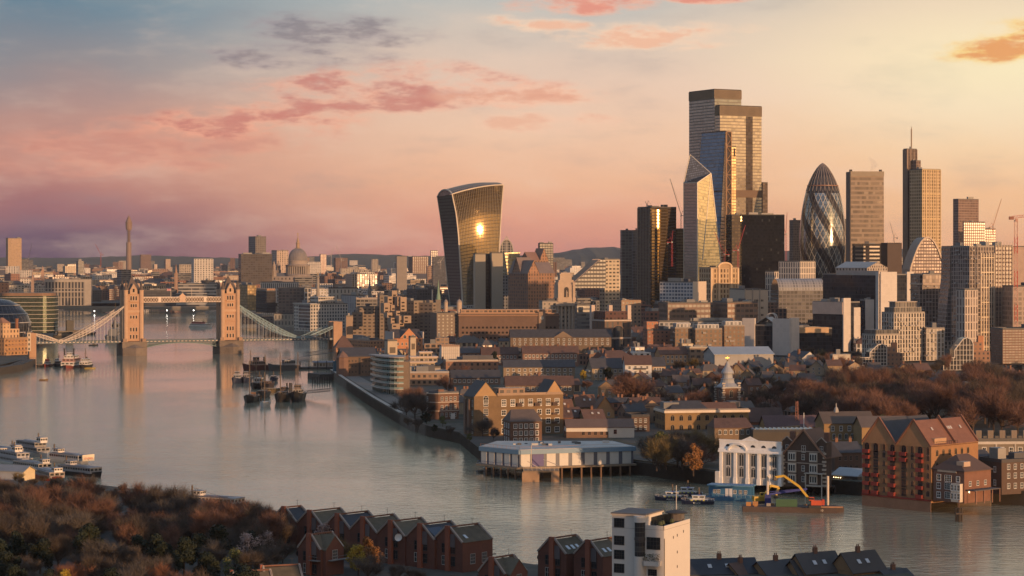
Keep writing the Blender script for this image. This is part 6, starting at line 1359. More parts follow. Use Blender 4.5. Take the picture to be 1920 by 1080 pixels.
tf = B('terraced_flats', 'cream terraced flats stepping up with long parapets behind the curved glass flats', 'apartment building', (752, 754, 826), 690, 1440, 8, 5, FB((.36, .3, .25), .6, .5), None, (3, 3.2), plant=1, dp=18, seen=715)
for (u0, u1, d0, z, hb) in ((.0, .86, 3, 0, 3.2), (.25, .95, 8, 3.2, 3.0), (.5, .82, 11, 6.2, 3)):
    MB().box(tf.w * u0, tf.w * u1, d0, 18, tf.h + z, tf.h + z + hb, bay=(3, 3)).build('set_back_floor', FA((.40, .33, .26), (.05, .045, .04), .7, .5, .3), tf.root); MB().box(tf.w * u0 - .5, tf.w * u1 + .5, d0 - 1.2, 18, tf.h + z + hb, tf.h + z + hb + .8).build('parapet', P((.52, .42, .35), .7), tf.root)
b = B('wrapped_scaffold', 'building wrapped in sunlit white scaffold sheeting', 'building', (826, 828, 862), 650, 1610, 8, 5, P((.62, .56, .50), .9, 0, .1), P((.3, .2, .15)), plant=0, dp=14, seen=672)
m = MB()
for i in range(10): m.bar((b.w * i / 9, -.25, 0), (b.w * i / 9, -.25, b.h + 2), .14)
for i in range(7): m.bar((0, -.25, b.h * i / 6), (b.w, -.25, b.h * i / 6), .14)
m.build('scaffold', P((.45, .40, .35)), b.root)
B('long_low_brick', 'long low brick building with flat white roof line, right of the terraced flats', 'building', (831, 836, 934), 678, 1530, 8, 5, FB((.27, .15, .10), .4), P((.4, .34, .29)), (4, 3.4), plant=3, dp=16, seen=698)
B('gravel_roof_block', 'wide flat roofed block with grey plant strewn roof beside the bare trees', 'building', (756, 760, 842), 700, 1385, 8, 5, FB((.25, .17, .12), .5), P((.32, .3, .29)), (3.6, 3.2), plant=6, dp=26, seen=724)
# bow fronted Georgian house
gh = B('bow_front_house', 'dark brick Georgian house with a rounded front and white string courses', 'house', (803, 822, 860), 739, 1096, 28, 5, pbr, P((.12, .12, .13)), plant=0, dp=11, seen=782)
m = MB(); n = 8; pts = [(-3.2 * math.sin(math.pi * i / n) - .0, gh.d * (1 - i / n)) for i in range(n + 1)]
for a_, c_ in zip(pts[:-1], pts[1:]): m.wall(a_, c_, 0, gh.h)
m.face([(x, y, gh.h) for x, y in pts][::1]); m.build('bow_front', pbr, gh.root)
m = MB()
for z in (gh.h * .32, gh.h * .66, gh.h): m.box(-.2, gh.w + .1, -.2, 0, z, z + .35)
for z in (gh.h * .32, gh.h * .66, gh.h):
    for a_, c_ in zip(pts[:-1], pts[1:]): m.bar((a_[0] - .1, a_[1], z + .17), (c_[0] - .1, c_[1], z + .17), .35)
m.build('string_course', P((.42, .37, .32)), gh.root)
wins(gh.root, 'R', spread(4, gh.w, .8), (1.2, gh.h * .40, gh.h * .73), 1.1, 1.9); wins(gh.root, 'L', (gh.d * .5,), (1.2, gh.h * .4, gh.h * .73), 1.1, 1.9, off=-3.22); MB().box(gh.w * .6, gh.w * .8, -.5, 0, 0, 2.8).build('door_surround', m_white, gh.root); MB().box(2, 5, 4, 6, gh.h, gh.h + 2).build('chimney', P((.2, .11, .08)), gh.root)
# gabled wharf
gw = B('gabled_wharf', 'tall yellow brick wharf with a pointed gable, long sunlit flank and white windows', 'apartment building', (858, 889, 1056), 743, 995, 20, 4, P((.19, .125, .07), .85, 0, .35, .12), False, plant=0, dp=14, seen=826)
g = MB(); g.gable(0, 11, 0, gw.d, gw.h, 6.5, 'y', .3); g.build('roof', m_slate, gw.root)
m = MB(); m.gwall(0, 11, .1, gw.h, 6.2); m.build('gable_wall', P((.36, .23, .12)), gw.root)
m = MB(); m.box(11, gw.w, .6, gw.d, gw.h - .4, gw.h); m.box(11, gw.w, .02, .6, gw.h - .4, gw.h + 1.1); m.build('roof_terrace', P((.34, .24, .17)), gw.root)
MB().box(13, gw.w * .6, 4, 12, gw.h, gw.h + 3, bay=(3, 3)).build('penthouse', FA((.3, .2, .14), (.06, .05, .05), .6, .5), gw.root)
m = MB(); m.gwall(gw.w - 8, gw.w - .2, .15, gw.h + .8, 5.5); m.build('end_gable', P((.40, .25, .13)), gw.root); MB().gable(gw.w - 8, gw.w - .2, .2, gw.d - 1, gw.h + .8, 5.7, 'y', .2).build('end_roof', m_slate, gw.root)
fl5 = [2, 6, 10, 14, gw.h - 4]
wins(gw.root, 'R', [5.5], fl5[:4], 2.0, 2.9, 'grid', gm=m_glass); wins(gw.root, 'R', [5.5], [gw.h - 3.4], 2.2, 2.8, 'arch')
us = [14 + i * (gw.w - 17) / 6 for i in range(7)]
wins(gw.root, 'R', us, fl5, 1.9, 2.1, 'bold')
wins(gw.root, 'L', spread(4, gw.d, .8), fl5, 1.3, 2.0)
m = MB()
for y in spread(2, gw.d, 2): m.box(-1.4, 0, y - 1.2, y + 1.2, 2, gw.h - 1.5)
m.build('balcony_stack', P((.16, .10, .075)), gw.root)
for u in us[1::2]:
    for z in fl5[1:]: MB().box(-.2, 2.2, -.9, 0, 0, .9).build('balcony', P((.09, .06, .05)), gw.root, (u + 2.0, 0, z - .3))
# brown brick house with white windows
bh = B('brown_brick_house', 'brown brick block of white framed windows with mansard roof behind the blue roofed pier', 'apartment building', (945, 957, 1016), 790, 955, 14, 4, pbr, False, plant=0, dp=13, seen=826); pitched(bh, 4.6, 'x', P((.11, .085, .075)), .2, cut=2.0)
wins(bh.root, 'R', spread(5, bh.w, 1), [1.6, 4.6, 7.6], 1.25, 1.6, 'bold'); wins(bh.root, 'L', spread(3, bh.d, 1), [1.6, 4.6, 7.6], 1.1, 1.6, 'bold')
# low white and brick shed row
wr = B('long_white_shed', 'long low brick and whitewashed building with a tile roof behind the pier', 'building', (1047, 1062, 1189), 801, 985, 4, 4, P((.16, .10, .07), .85, 0, .3, .2), False, plant=0, dp=12, seen=826); pitched(wr, 3.2, 'x', P((.15, .10, .08)), .3)
m = MB(); m.box(wr.w * .62, wr.w + .05, -.12, -.02, 0, wr.h - .2); m.box(0, wr.w * .62, -.12, -.02, wr.h - 2.0, wr.h - .2); m.box(-.12, -.02, 0, wr.d * .8, wr.h - 2, wr.h - .2); m.build('whitewash', P((.56, .52, .47), .8, 0, .12), wr.root); wins(wr.root, 'R', [wr.w * t for t in (.25, .34, .43, .52, .6)], (2.2,), 1.1, 1.6, 'arch', fm=P((.25, .16, .12))); wins(wr.root, 'R', [wr.w * .72], (2.8,), 1.2, 1.7, off=-.13, fm=P((.3, .1, .08)))
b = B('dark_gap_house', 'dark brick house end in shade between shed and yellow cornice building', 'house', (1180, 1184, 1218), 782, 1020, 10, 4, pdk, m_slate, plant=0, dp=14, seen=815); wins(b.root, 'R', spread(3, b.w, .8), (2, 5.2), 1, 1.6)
# roofs behind
for (x, top, Y, a, rs, ax, mt, lab, wm) in (
    ((968, 972, 1026), 764, 1075, 10, 5, 'x', P((.09, .075, .07)), 'grey roofed brick house right behind the brown brick block', pdk),
    ((1013, 1020, 1076), 770, 1050, 12, 5, 'x', m_tile2, 'house with a plain orange tile roof catching the sun', pb_),
    ((1078, 1082, 1118), 762, 1120, 14, 5.6, 'x', m_tile2, 'orange tile roofed house with two skylights', py_),
    ((1116, 1117, 1152), 768, 1105, 8, 6.5, 'y', m_tile2, 'sunlit orange brick gable facing the river', P((.46, .25, .12), .85)),
    ((1046, 1050, 1092), 782, 1035, 14, 4.2, 'x', m_tile, 'low tile roofed house with dish aerial behind the long shed', pb_),
    ((1092, 1096, 1135), 785, 1030, 14, 4, 'x', m_tile, 'low house with orange attic wall behind the long shed, right one', py_)):
    b = B('tile_roof_house', lab, 'house', x, top, Y, a, 4, wm, False, plant=0, dp=11, seen=top + 8, group='houses behind the pier'); pitched(b, rs, ax, mt, .4, chim=1)
    wins(b.root, 'R', spread(max(2, int(b.w / 4)), b.w, 1), (b.h - 3,), 1, 1.5)
    if ax == 'x': 
        for u in (.4, .7): MB().box(0, 1.0, 0, 1.3, 0, .12).build('skylight', P((.5, .46, .42), .2), b.root, (b.w * u, b.d * .2, b.h + rs * .47)).rotation_euler = (math.atan2(rs, b.d / 2), 0, 0)
# yellow brick building with white cornice
yc = B('white_cornice_building', 'yellow brick building with white cornice and arched windows behind the river trees', 'building', (1206, 1247, 1404), 772, 1030, 10, 4, py_, P((.22, .19, .17)), plant=2, dp=20, seen=802)
m = MB(); m.box(-.5, yc.w + .5, -.6, 0, yc.h - .6, yc.h + .5); m.box(-.6, 0, -.1, yc.d, yc.h - .6, yc.h + .5); m.build('cornice', P((.62, .54, .45)), yc.root); wins(yc.root, 'R', spread(9, yc.w, 1.5), (yc.h - 4.2, yc.h - 8.6), 1.7, 2.0, 'arch', fm=P((.3, .22, .15))); wins(yc.root, 'L', spread(6, yc.d, 1), (yc.h - 4.2, yc.h - 8.6), 1.2, 2.2, fm=P((.2, .15, .12)))
MB().gable(3, yc.w * .55, 3, yc.d - 3, yc.h + .4, 4, 'x', .2, cut=4).build('hip_roof', m_slate, yc.root); MB().gable(yc.w * .42, yc.w * .9, 5, yc.d - 2, yc.h + .4, 3, 'x', .2).build('tile_roof', m_tile2, yc.root)
b = B('mansard_terrace', 'tile mansard terrace with dormers just above the white house', 'house', (1296, 1340, 1412), 802, 930, 10, 4, P((.2, .14, .09), .85), False, plant=0, dp=12, seen=824); pitched(b, 3.6, 'x', m_tile, .2, cut=1.5); wins(b.root, 'R', spread(6, b.w, 1), (b.h - 2.8,), 1.1, 1.6, 'arch')
Cc_, Lf, Rt = (2.8, 852.0), (-12.2, 869.0), (47.0, 868.0); Rb, Lb = (40.0, 893.0), (-6.0, 893.0)
pp = thing('blue_roof_pier', 'white panelled pier building with flat roof, blue fascia and timber piles in the river', 'pier building', (Cc_[0], Cc_[1], 0)); pl = [(x - Cc_[0], y - Cc_[1]) for x, y in (Cc_, Rt, Rb, Lb, Lf)]
MB().prism(pl, 4.6, 9.6).build('wall', P((.10, .11, .14), .5), pp)
ex = lambda s: [(x * s + (1 - s) * 8, y * s + (1 - s) * 20) for x, y in pl]
MB().prism(ex(1.03), 9.5, 11.1, bottom=True).build('fascia', P((.16, .26, .36), .5, 0, .12), pp); MB().prism(ex(1.0), 11.1, 11.3).build('roof', P((.40, .39, .37), .9, 0, .3, .12), pp)
rg = random.Random(5)
for i in range(13): u, v = rg.uniform(.1, .9), rg.uniform(.2, .85); w = rg.uniform(1, 2.6); MB().box(0, w, 0, w * .8, 0, rg.uniform(.3, .9)).build('roof_hatch', P(rg.choice(((.1, .1, .1), (.5, .48, .45), (.2, .2, .2)))), pp, (-8 + u * 48, 10 + v * 26 + u * 4, 11.3))
for a_, c_, n in ((pl[0], pl[1], 9), (pl[4], pl[0], 5)):
    d = Vector((c_[0] - a_[0], c_[1] - a_[1])); L_ = d.length; rz = math.atan2(d.y, d.x)
    for i in range(n):
        w = L_ / n * .7
        if n == 9 and i == 1: o = MB().box(0, w + 1, -.12, 0, 4.8, 9.4).build('blue_door', P((.05, .04, .18), .5), pp, (a_[0] + d.x * i / n, a_[1] + d.y * i / n, 0), rz); continue
        MB().box(0, w, -.14, 0, 4.7, 9.5).build('white_panel', P((.58, .55, .50), .7, 0, .12, .4), pp, (a_[0] + d.x * (i + .12) / n, a_[1] + d.y * (i + .12) / n, 0), rz)
MB().prism([(x * 1.05 - 1, y * 1.02 - 1.5) for x, y in pl], 3.9, 4.6, bottom=True).build('deck', P((.26, .2, .14), .85, 0, .3, .3), pp)
pm_ = MB().lathe([(.42, -3), (.38, 4.0)], 8).mesh('pile', P((.17, .10, .06), .85))
for i in range(12): ob('pile', pm_, pp, (1 + i * 3.8, i * 1.35 - 1.2, 0))
for i in range(5): ob('pile', pm_, pp, (-1.5 - i * 2.8, -.5 + i * 3.2, 0))
q_ = MB(); q_.box(1.5, 15, -9, -.5, 3.6, 4.2); lp = q_.build('landing_stage', P((.26, .19, .13), .85, 0, .3, .3), pp)
for x in (2.0, 13.6): MB().box(x - 1.0 if x < 5 else x - 1.6, x + 5.5 if x < 5 else x + 1.4, -9.3, -4, -3, 3.6).build('dolphin_block', P((.30, .2, .13), .85, 0, .3, .3), pp)
m = MB()
for x in [1.6 + i * 1.65 for i in range(9)]: m.bar((x, -8.9, 4.2), (x, -8.9, 5.5), .1)
m.bar((1.5, -8.9, 5.5), (15, -8.9, 5.5), .12); m.bar((1.5, -8.9, 4.9), (15, -8.9, 4.9), .1); m.bar((4.5, -6, 4.2), (4.5, -6, 13.5), .22); m.bar((9, -8.5, 4.2), (3, -6, 7.5), .2); m.bar((16, -8.5, 5.6), (9, -4, 8), .2); m.build('railing', P((.55, .45, .36), .5), pp)
m = MB()
for i in range(18): t = i / 17; x, y = pl[4][0] + (pl[0][0] - pl[4][0]) * t - 1.2, pl[4][1] + (pl[0][1] - pl[4][1]) * t - 1.4; m.bar((x, y, 4.6), (x, y, 5.8), .1)
m.bar((pl[4][0] - 1.2, pl[4][1] - 1.4, 5.8), (pl[0][0] - 1.2, pl[0][1] - 1.4, 5.8), .1); m.build('blue_railing', P((.03, .05, .16)), pp)
m = MB()
for i in range(10): t = i / 9; m.bar((pl[4][0] + (pl[0][0] - pl[4][0]) * t, pl[4][1] + (pl[0][1] - pl[4][1]) * t, 11.3), (pl[4][0] + (pl[0][0] - pl[4][0]) * t, pl[4][1] + (pl[0][1] - pl[4][1]) * t, 12.3), .08)
m.bar((pl[4][0], pl[4][1], 12.3), (pl[0][0], pl[0][1], 12.3), .1); m.bar((pl[0][0], pl[0][1], 12.3), (pl[1][0], pl[1][1], 12.3), .08); m.build('roof_rail', P((.4, .2, .12)), pp)
FOOT += [(10, 868, 18), (35, 880, 16)]; GUARD.append((900, 1195, 880, 850))
for i, (x, y, L_, hd, c) in enumerate(((914, 886, 9, 20, (.1, .1, .11)), (928, 889, 9, 15, (.16, .16, .17)), (940, 892, 8, 350, (.09, .09, .1)))):
    boat('rib_boat', ('dark rubber boat moored leftmost under the pier building', 'grey rubber boat in the middle of three under the pier building', 'dark rubber boat nearest the landing stage of the pier')[i], x, y, L_, 3, hd, c, .9, [(-.15, .15, .4, .3, 1.6, (.3, .3, .3), True)], (), None, 'rubber boats at the pier')
r, _ = quay_wall('park_river_wall', 'old stone river wall below the riverside trees', [gp(1140, 881), gp(1250, 896), gp(1348, 910)], -3, 5.6, 1.4, P((.15, .12, .085), .9, 0, .4, .3))
r, _ = quay_wall('quay_wall', 'stained river wall from the brown house to the right edge of the photo', [gp(1757, 938), gp(1920, 947), gp(2060, 953)], -3, 5.4, 1.6, P((.13, .10, .075), .9, 0, .4, .3))
r, _ = quay_wall('wharf_wall', 'dark weedy river wall below the bow fronted house', [gp(752, 797), gp(800, 817), gp(862, 831)], -3, 5.2, 1.4, P((.10, .085, .07), .9, 0, .4, .3))
wh = B('white_river_house', 'white stucco river house with tall arched windows, pilasters and a curved pediment', 'house', (1350, 1465, 1467), 846, 797, 58, 3, P((.78, .77, .76), .7, 0, .07, .15), P((.3, .29, .28)), plant=0, dp=None, seen=900)
MB().box(0, 16, 0, wh.d, 0, wh.h).build('body', P((.74, .73, .72), .7, 0, .07, .15), wh.root)
m = MB(); m.box(0, 16, 0, wh.d, wh.h + .4, wh.h + .5); m.build('roof_deck', P((.3, .3, .3)), wh.root)
m = MB(); L_ = wh.d; ps_ = [0.4, L_ * .2, L_ * .36, L_ * .545, L_ * .745, L_ - .5]
for y in ps_: m.box(-.45, 0, y - .55, y + .55, 0, wh.h - 1.2)
for y in ps_: m.box(-.65, 0, y - .7, y + .7, 0, 2.2)
m.build('pilasters', P((.80, .79, .78), .7), wh.root)
m = MB(); m.box(-.9, 0, -.4, L_ + .4, wh.h - 1.3, wh.h - .7); m.box(-.7, .0, -.3, L_ + .3, wh.h - .7, wh.h); m.box(-.3, 0, -.1, L_ + .1, wh.h, wh.h + 3.0); m.box(-.5, 0, -.2, L_ + .2, wh.h + 3.0, wh.h + 3.3); m.build('cornice', P((.80, .79, .78), .7), wh.root)
m = MB(); yc_ = L_ * .7
for i in range(8): t0, t1 = math.pi * i / 8, math.pi * (i + 1) / 8; m.bar((-.7, yc_ + 3.6 * math.cos(t0), wh.h - .5 + 2.4 * math.sin(t0)), (-.7, yc_ + 3.6 * math.cos(t1), wh.h - .5 + 2.4 * math.sin(t1)), .6)
m.gwall(L_ * .35, L_ * .65, -.2, wh.h + 3.2, 1.6, 0, True, 'y'); m.build('pediment', P((.80, .79, .78), .7), wh.root)
wy_ = [(a_ + b_) / 2 for a_, b_ in zip(ps_[:-1], ps_[1:])]
gw_ = P((.05, .055, .065), .12); wins(wh.root, 'L', wy_, [2.6], 1.7, 3.0, 'arch', gm=gw_); wins(wh.root, 'L', wy_, [wh.h * .52], 1.7, 4.0, 'arch', gm=gw_)
lun = MB(); lun.face([(-.9, -.02, 0), (.9, -.02, 0)] + [(.9 * math.cos(math.pi * i / 8), -.02, .9 * math.sin(math.pi * i / 8)) for i in range(1, 8)]); lun = lun.mesh('lunette', gw_)
for y in wy_: ob('lunette', lun, wh.root, (-.32, y, wh.h + .8), R(-90))
MB().box(-.8, 1, L_, L_ + 1.6, 0, 4.2).build('buttress', P((.6, .59, .58)), wh.root)
gb = B('quoined_brick_house', 'dark brick gabled river house with pale quoins, bay windows and a flagpole', 'house', (1467, 1547, 1559), 858, 790, 58, 3, pdk, False, plant=0, dp=None, seen=908)
L_ = gb.d; pitched(gb, 9.5, 'x', P((.16, .09, .06)), .35, x1=14)
m = MB(); m.gwall(0, L_, -.06, gb.h - .2, 9.2, 0, True, 'y'); m.build('front_gable', pdk, gb.root)
m = MB(); m.bar((-.3, -.3, gb.h - .2), (-.3, L_ / 2, gb.h + 9.6), .55); m.bar((-.3, L_ + .3, gb.h - .2), (-.3, L_ / 2, gb.h + 9.6), .55); m.build('bargeboard', P((.36, .19, .12)), gb.root)
for y in (1.6, L_ - 1.6):
    m = MB(); m.box(.6, 5, y - 1.9, y + 1.9, gb.h, gb.h + 5.2); m.gwall(y - 1.9, y + 1.9, .55, gb.h + 5.2, 1.5, 0, True, 'y'); m.build('side_gable', pdk, gb.root)
    m = MB(); m.bar((.45, y - 2, gb.h + 5.2), (.45, y, gb.h + 6.9), .3); m.bar((.45, y + 2, gb.h + 5.2), (.45, y, gb.h + 6.9), .3); m.build('bargeboard', P((.38, .3, .25)), gb.root); win(gb.root, 'L', y, gb.h + 2, 1.0, 1.8, off=.58)
    m = MB(); m.box(4.6, 6, y - .9, y + .9, gb.h + 4, gb.h + 8.4); m.build('chimney', P((.22, .11, .075)), gb.root)
m = MB()
for i in range(9):
    for y in (.35, L_ - .35): m.box(-.08, 0, y - (.5 if i % 2 else .8), y + (.5 if i % 2 else .8), .6 + i * 1.4, 1.3 + i * 1.4)
    m.box(.0, .9, -.08, 0, .6 + i * 1.4, 1.3 + i * 1.4)
m.build('quoins', P((.56, .46, .36), .8), gb.root)
for z in (1.6, 5.4, 9.4): 
    for y in (L_ * .26, L_ * .76):
        m = MB(); m.box(-.7, 0, y - 1.5, y + 1.5, z - .3, z + 3.0); m.build('bay_window', P((.56, .48, .40), .7), gb.root)
        for dy_ in (-.9, 0, .9): win(gb.root, 'L', y + dy_, z + .3, .6, 2.1, 'plain', off=-.71)
    win(gb.root, 'L', L_ * .51, z + .4, 1.0, 1.8)
win(gb.root, 'L', L_ * .5, gb.h + 1.6, 1.4, 2.2)
m = MB(); m.box(-.15, 0, 0, L_, 8.4, 8.7); m.box(-.15, 0, 0, L_, 12.6, 12.9); m.build('string_course', P((.42, .34, .28)), gb.root)
m = MB(); m.bar((.2, L_ / 2, gb.h + 9), (.2, L_ / 2, gb.h + 15.5), .2); m.build('flagpole', m_white, gb.root); MB().box(.15, .2, L_ / 2 + .1, L_ / 2 + 1.5, gb.h + 11.5, gb.h + 13).build('flag', P((.45, .2, .2)), gb.root)
m = MB(); m.box(-1.8, -.1, .4, L_ * .42, .6, 1.0); m.box(-1.8, -1.5, .4, .7, -3, 5.2); m.box(-1.8, -1.5, L_ * .4, L_ * .42, -3, 5.2); m.box(-2.0, -.1, .3, L_ * .44, 5.0, 5.3); m.build('porch', P((.5, .44, .38)), gb.root)
# grey shed, shadowed house
gs = B('grey_roof_shed', 'low shed with a sloping grey sheet roof between two river houses', 'shed', (1559, 1608, 1616), 893, 800, 55, 3, P((.12, .10, .085), .85, 0, .3, .3), False, plant=0, dp=None, seen=922)
m = MB(); L_ = gs.d; m.face([(-.5, -.3, gs.h), (-.5, L_ + .3, gs.h), (7, L_ + .3, gs.h + 2.2), (7, -.3, gs.h + 2.2)][::-1]); m.face([(-.5, -.3, gs.h - .3), (-.5, L_ + .3, gs.h - .3), (-.5, L_ + .3, gs.h), (-.5, -.3, gs.h)][::-1]); m.face([(-.5, -.3, gs.h - .3), (-.5, -.3, gs.h), (7, -.3, gs.h + 2.2), (7, -.3, gs.h - .3)]); m.build('roof', P((.28, .31, .34), .5), gs.root)
for i in range(4): MB().lathe([(.05, -.15), (.16, 0), (.05, .15)], 8).build('lamp', EM((1, .72, .35), 9), gs.root, (-.7, L_ * .62 + i * .9, gs.h - .8))
MB().box(-.1, 0, L_ * .2, L_ * .5, gs.h * .3, gs.h * .7).build('shutter', P((.2, .18, .16)), gs.root); MB().box(-1.5, 0, 0, L_, -3, .8).build('footing', P((.09, .08, .065)), gs.root)
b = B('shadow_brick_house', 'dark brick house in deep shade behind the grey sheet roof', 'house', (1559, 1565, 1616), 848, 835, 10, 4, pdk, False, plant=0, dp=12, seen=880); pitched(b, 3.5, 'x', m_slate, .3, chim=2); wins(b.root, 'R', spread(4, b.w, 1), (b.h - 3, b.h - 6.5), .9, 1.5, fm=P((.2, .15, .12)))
r, _ = quay_wall('timber_pier', 'dark timber jetty with braced posts in front of the brick gable house', [gp(1466, 926), gp(1565, 927)], 2.6, 3.2, 4, P((.07, .05, .035)), 'jetty'); o = r.location
m = MB()
for i in range(10): p = gp(1466 + i * 11, 927); m.bar((p[0] - o.x, p[1] - o.y, -3), (p[0] - o.x, p[1] - o.y, 3.8), .4)
for i in range(9): p, q_ = gp(1466 + i * 11, 927), gp(1477 + i * 11, 927); m.bar((p[0] - o.x, p[1] - o.y, 0), (q_[0] - o.x, q_[1] - o.y, 2.6), .22); m.bar((p[0] - o.x, p[1] - o.y, 3.8), (q_[0] - o.x, q_[1] - o.y, 3.8), .15)
m.build('posts', P((.05, .038, .03)), r)
tw = B('twin_gable_wharf', 'big orange brick wharf with twin gables, red balconies and a sunlit flank', 'apartment building', (1617, 1746, 1834), 836, 743, 43, 3, P((.33, .175, .085), .85, 0, .22, .2), False, plant=0, seen=930)
L_ = tw.d; gz = 8.2
for i in (0, 1):
    y0, y1 = L_ * i / 2, L_ * (i + 1) / 2
    MB().gable(0, tw.w, y0, y1, tw.h - .2, gz, 'x', .0).build('roof', P((.20, .095, .065), .7, 0, .3, .4) if i == 0 else m_slate, tw.root)
    m = MB(); m.gwall(y0, y1, -.1, tw.h - .6, gz + .3, 0, True, 'y'); m.build('gable_wall', P((.38, .2, .1), .85, 0, .22, .2), tw.root)
    m = MB(); m.bar((-.2, y0, tw.h - .3), (-.2, (y0 + y1) / 2, tw.h + gz + .2), .5); m.bar((-.2, y1, tw.h - .3), (-.2, (y0 + y1) / 2, tw.h + gz + .2), .5); m.build('coping', P((.22, .10, .065)), tw.root)
m = MB(); m.gwall(0, L_ / 2, tw.w * .52, tw.h, gz + .9, 0, False, 'y'); m.gwall(0, L_ / 2, tw.w * .52 - .4, tw.h, gz + .9, 0, True, 'y'); m.bar((tw.w * .52 - .2, 0, tw.h + .6), (tw.w * .52 - .2, L_ / 4, tw.h + gz + .9), .5); m.build('party_wall', P((.2, .1, .07)), tw.root)
m = MB(); m.bar((tw.w, 0, tw.h + .2), (tw.w, L_ / 4, tw.h + gz + .6), .5); m.bar((tw.w, L_ / 2, tw.h + .2), (tw.w, L_ / 4, tw.h + gz + .6), .5); m.build('end_coping', P((.2, .1, .07)), tw.root)
fl = [1.6 + i * (tw.h - 5.4) / 4.6 for i in range(5)] + [tw.h - 3.6]
cols = [L_ * t for t in (.045, .155, .27, .39, .555, .68, .80, .93)][::-1]
red = P((.20, .035, .028), .6); redm = MB(); redm.box(-1.3, 1.3, -1.15, 0, -.25, 0); redm.box(-1.3, 1.3, -1.15, -1.08, 0, 1.0); redm.box(-1.3, -1.23, -1.08, 0, 0, 1.0); redm.box(1.23, 1.3, -1.08, 0, 0, 1.0); redm = redm.mesh('balcony', red)
for ci, y in enumerate(cols):
    big = ci in (0, 1, 3, 4, 6); 
    for fi, z in enumerate(fl):
        top = fi == 5
        if big: win(tw.root, 'L', y, z, 1.8, 2.5, 'grid' if not top else 'arch', fm=P((.10, .05, .04)))
        else: win(tw.root, 'L', y, z + .5, 1.2, 1.5 if not top else 2.2, 'arch', fm=P((.24, .14, .09)))
        if ci in (0, 3, 6) or (ci == 1 and fi < 3) or (ci == 4 and fi > 3): ob('balcony', redm, tw.root, (0, y, z - .1), R(-90))
for z in (.8,): MB().box(-.5, 0, 0, L_, z - .2, z + .3).build('plinth_rail', red, tw.root)
MB().box(-.25, 0, 0, L_, -3, .5).build('plinth', P((.17, .11, .08), .9, 0, .3, .3), tw.root)
wins(tw.root, 'R', spread(6, tw.w * .9, 1.5), [tw.h - 3.6, tw.h - 7.8], 1.2, 1.7, 'arch', fm=P((.3, .2, .11)))
m = MB(); m.box(tw.w * .1, tw.w * .35, .6, 3, tw.h, tw.h + 2.2); m.build('dormer', P((.42, .26, .16)), tw.root)
for u in (.30, .62, .66, .70, .9): MB().box(0, .8, 0, 1.2, 0, .15).build('skylight', P((.5, .44, .4), .2), tw.root, (tw.w * u - 2, L_ * .14, tw.h + gz * .56)).rotation_euler = (math.atan2(gz, L_ / 4), 0, 0)
m = MB()
for i in range(12): m.bar((tw.w * (.1 + .45 * i / 11), -.05, tw.h), (tw.w * (.1 + .45 * i / 11), -.05, tw.h + 1.1), .07)
m.bar((tw.w * .1, -.05, tw.h + 1.1), (tw.w * .55, -.05, tw.h + 1.1), .09); m.build('terrace_rail', m_dark, tw.root)
pu = B('riverside_pub', 'small brick riverside pub with white framed bays, hipped slate roof and fascia board', 'pub', (1750, 1808, 1858), 882, 733, 40, 4, P((.20, .10, .07), .85, 0, .3, .3), False, plant=0, seen=936)
L_ = pu.d; pitched(pu, 4.6, 'x', P((.10, .065, .055)), .5, cut=4.5)
m = MB(); m.box(-.25, 0, L_ * .25, L_ * .85, pu.h - 1.1, pu.h - .2); m.build('fascia_board', P((.5, .4, .32)), pu.root)
wins(pu.root, 'L', [L_ * .52], (1.2, 4.2, 6.7), 2.6, 2.0, 'grid', fm=m_white); wins(pu.root, 'L', [L_ * .82], (1.2, 4.2, 7), 1.4, 1.7, 'bold'); wins(pu.root, 'L', [L_ * .2], (7,), 1.2, 1.5, 'bold')
o = MB().box(-1.5, 0, L_ * .05, L_ * .33, .4, 6.4).build('bay_window', P((.58, .5, .42), .6), pu.root)
for z in (1.4, 4.2):
    for t in (.1, .19, .28): win(pu.root, 'L', L_ * t, z, 1.2, 1.7, 'bold', off=-1.51)
wins(pu.root, 'R', spread(3, pu.w, 1), (5.5,), 1.1, 1.5); m = MB(); m.box(.5, pu.w, -4, -.05, 4.2, 4.5); m.build('veranda_roof', P((.09, .08, .08)), pu.root); MB().box(1, 4.4, 1, 4, pu.h + 1.0, pu.h + 2.6).build('dormer', P((.5, .36, .27)), pu.root)
for u in (.1, .4, .7, .98): MB().bar((pu.w * u, -3.8, 0), (pu.w * u, -3.8, 4.2), .25).build('veranda_post', P((.3, .16, .11)), pu.root)
MB().lathe([(.12, 0), (.16, .3), (.05, .5)], 8).build('wall_lamp', EM((1, .75, .4), 8), pu.root, (pu.w * .15, -.4, 3.4))
r, _ = quay_wall('pub_terrace', 'low stone terrace wall under the riverside pub', [gp(1752, 941), gp(1800, 946), gp(1858, 948)], -3, 4.2, 2.5, P((.16, .12, .09), .9, 0, .35, .3), 'terrace')
b = B('dark_brick_terrace_house', 'tall dark brick house with small white windows right of the pub', 'house', (1856, 1878, 1990), 868, 760, 24, 4, pdk, P((.09, .08, .08)), plant=2, dp=13, seen=930); wins(b.root, 'L', spread(2, b.d, 1), (3, 7.5), 1, 1.6, 'bold'); wins(b.root, 'R', spread(8, b.w, 1.5), (2, 5.5, 8.5), 1, 1.7)
b = B('small_roof_house', 'small slate roofed house with dormer windows tucked behind the pub', 'house', (1812, 1830, 1862), 862, 790, 30, 4, pbr, False, plant=0, dp=9, seen=878); pitched(b, 3, 'x', m_slate, .3); wins(b.root, 'R', spread(3, b.w, .6), (b.h - 2.2,), 1.1, 1.4, 'bold')
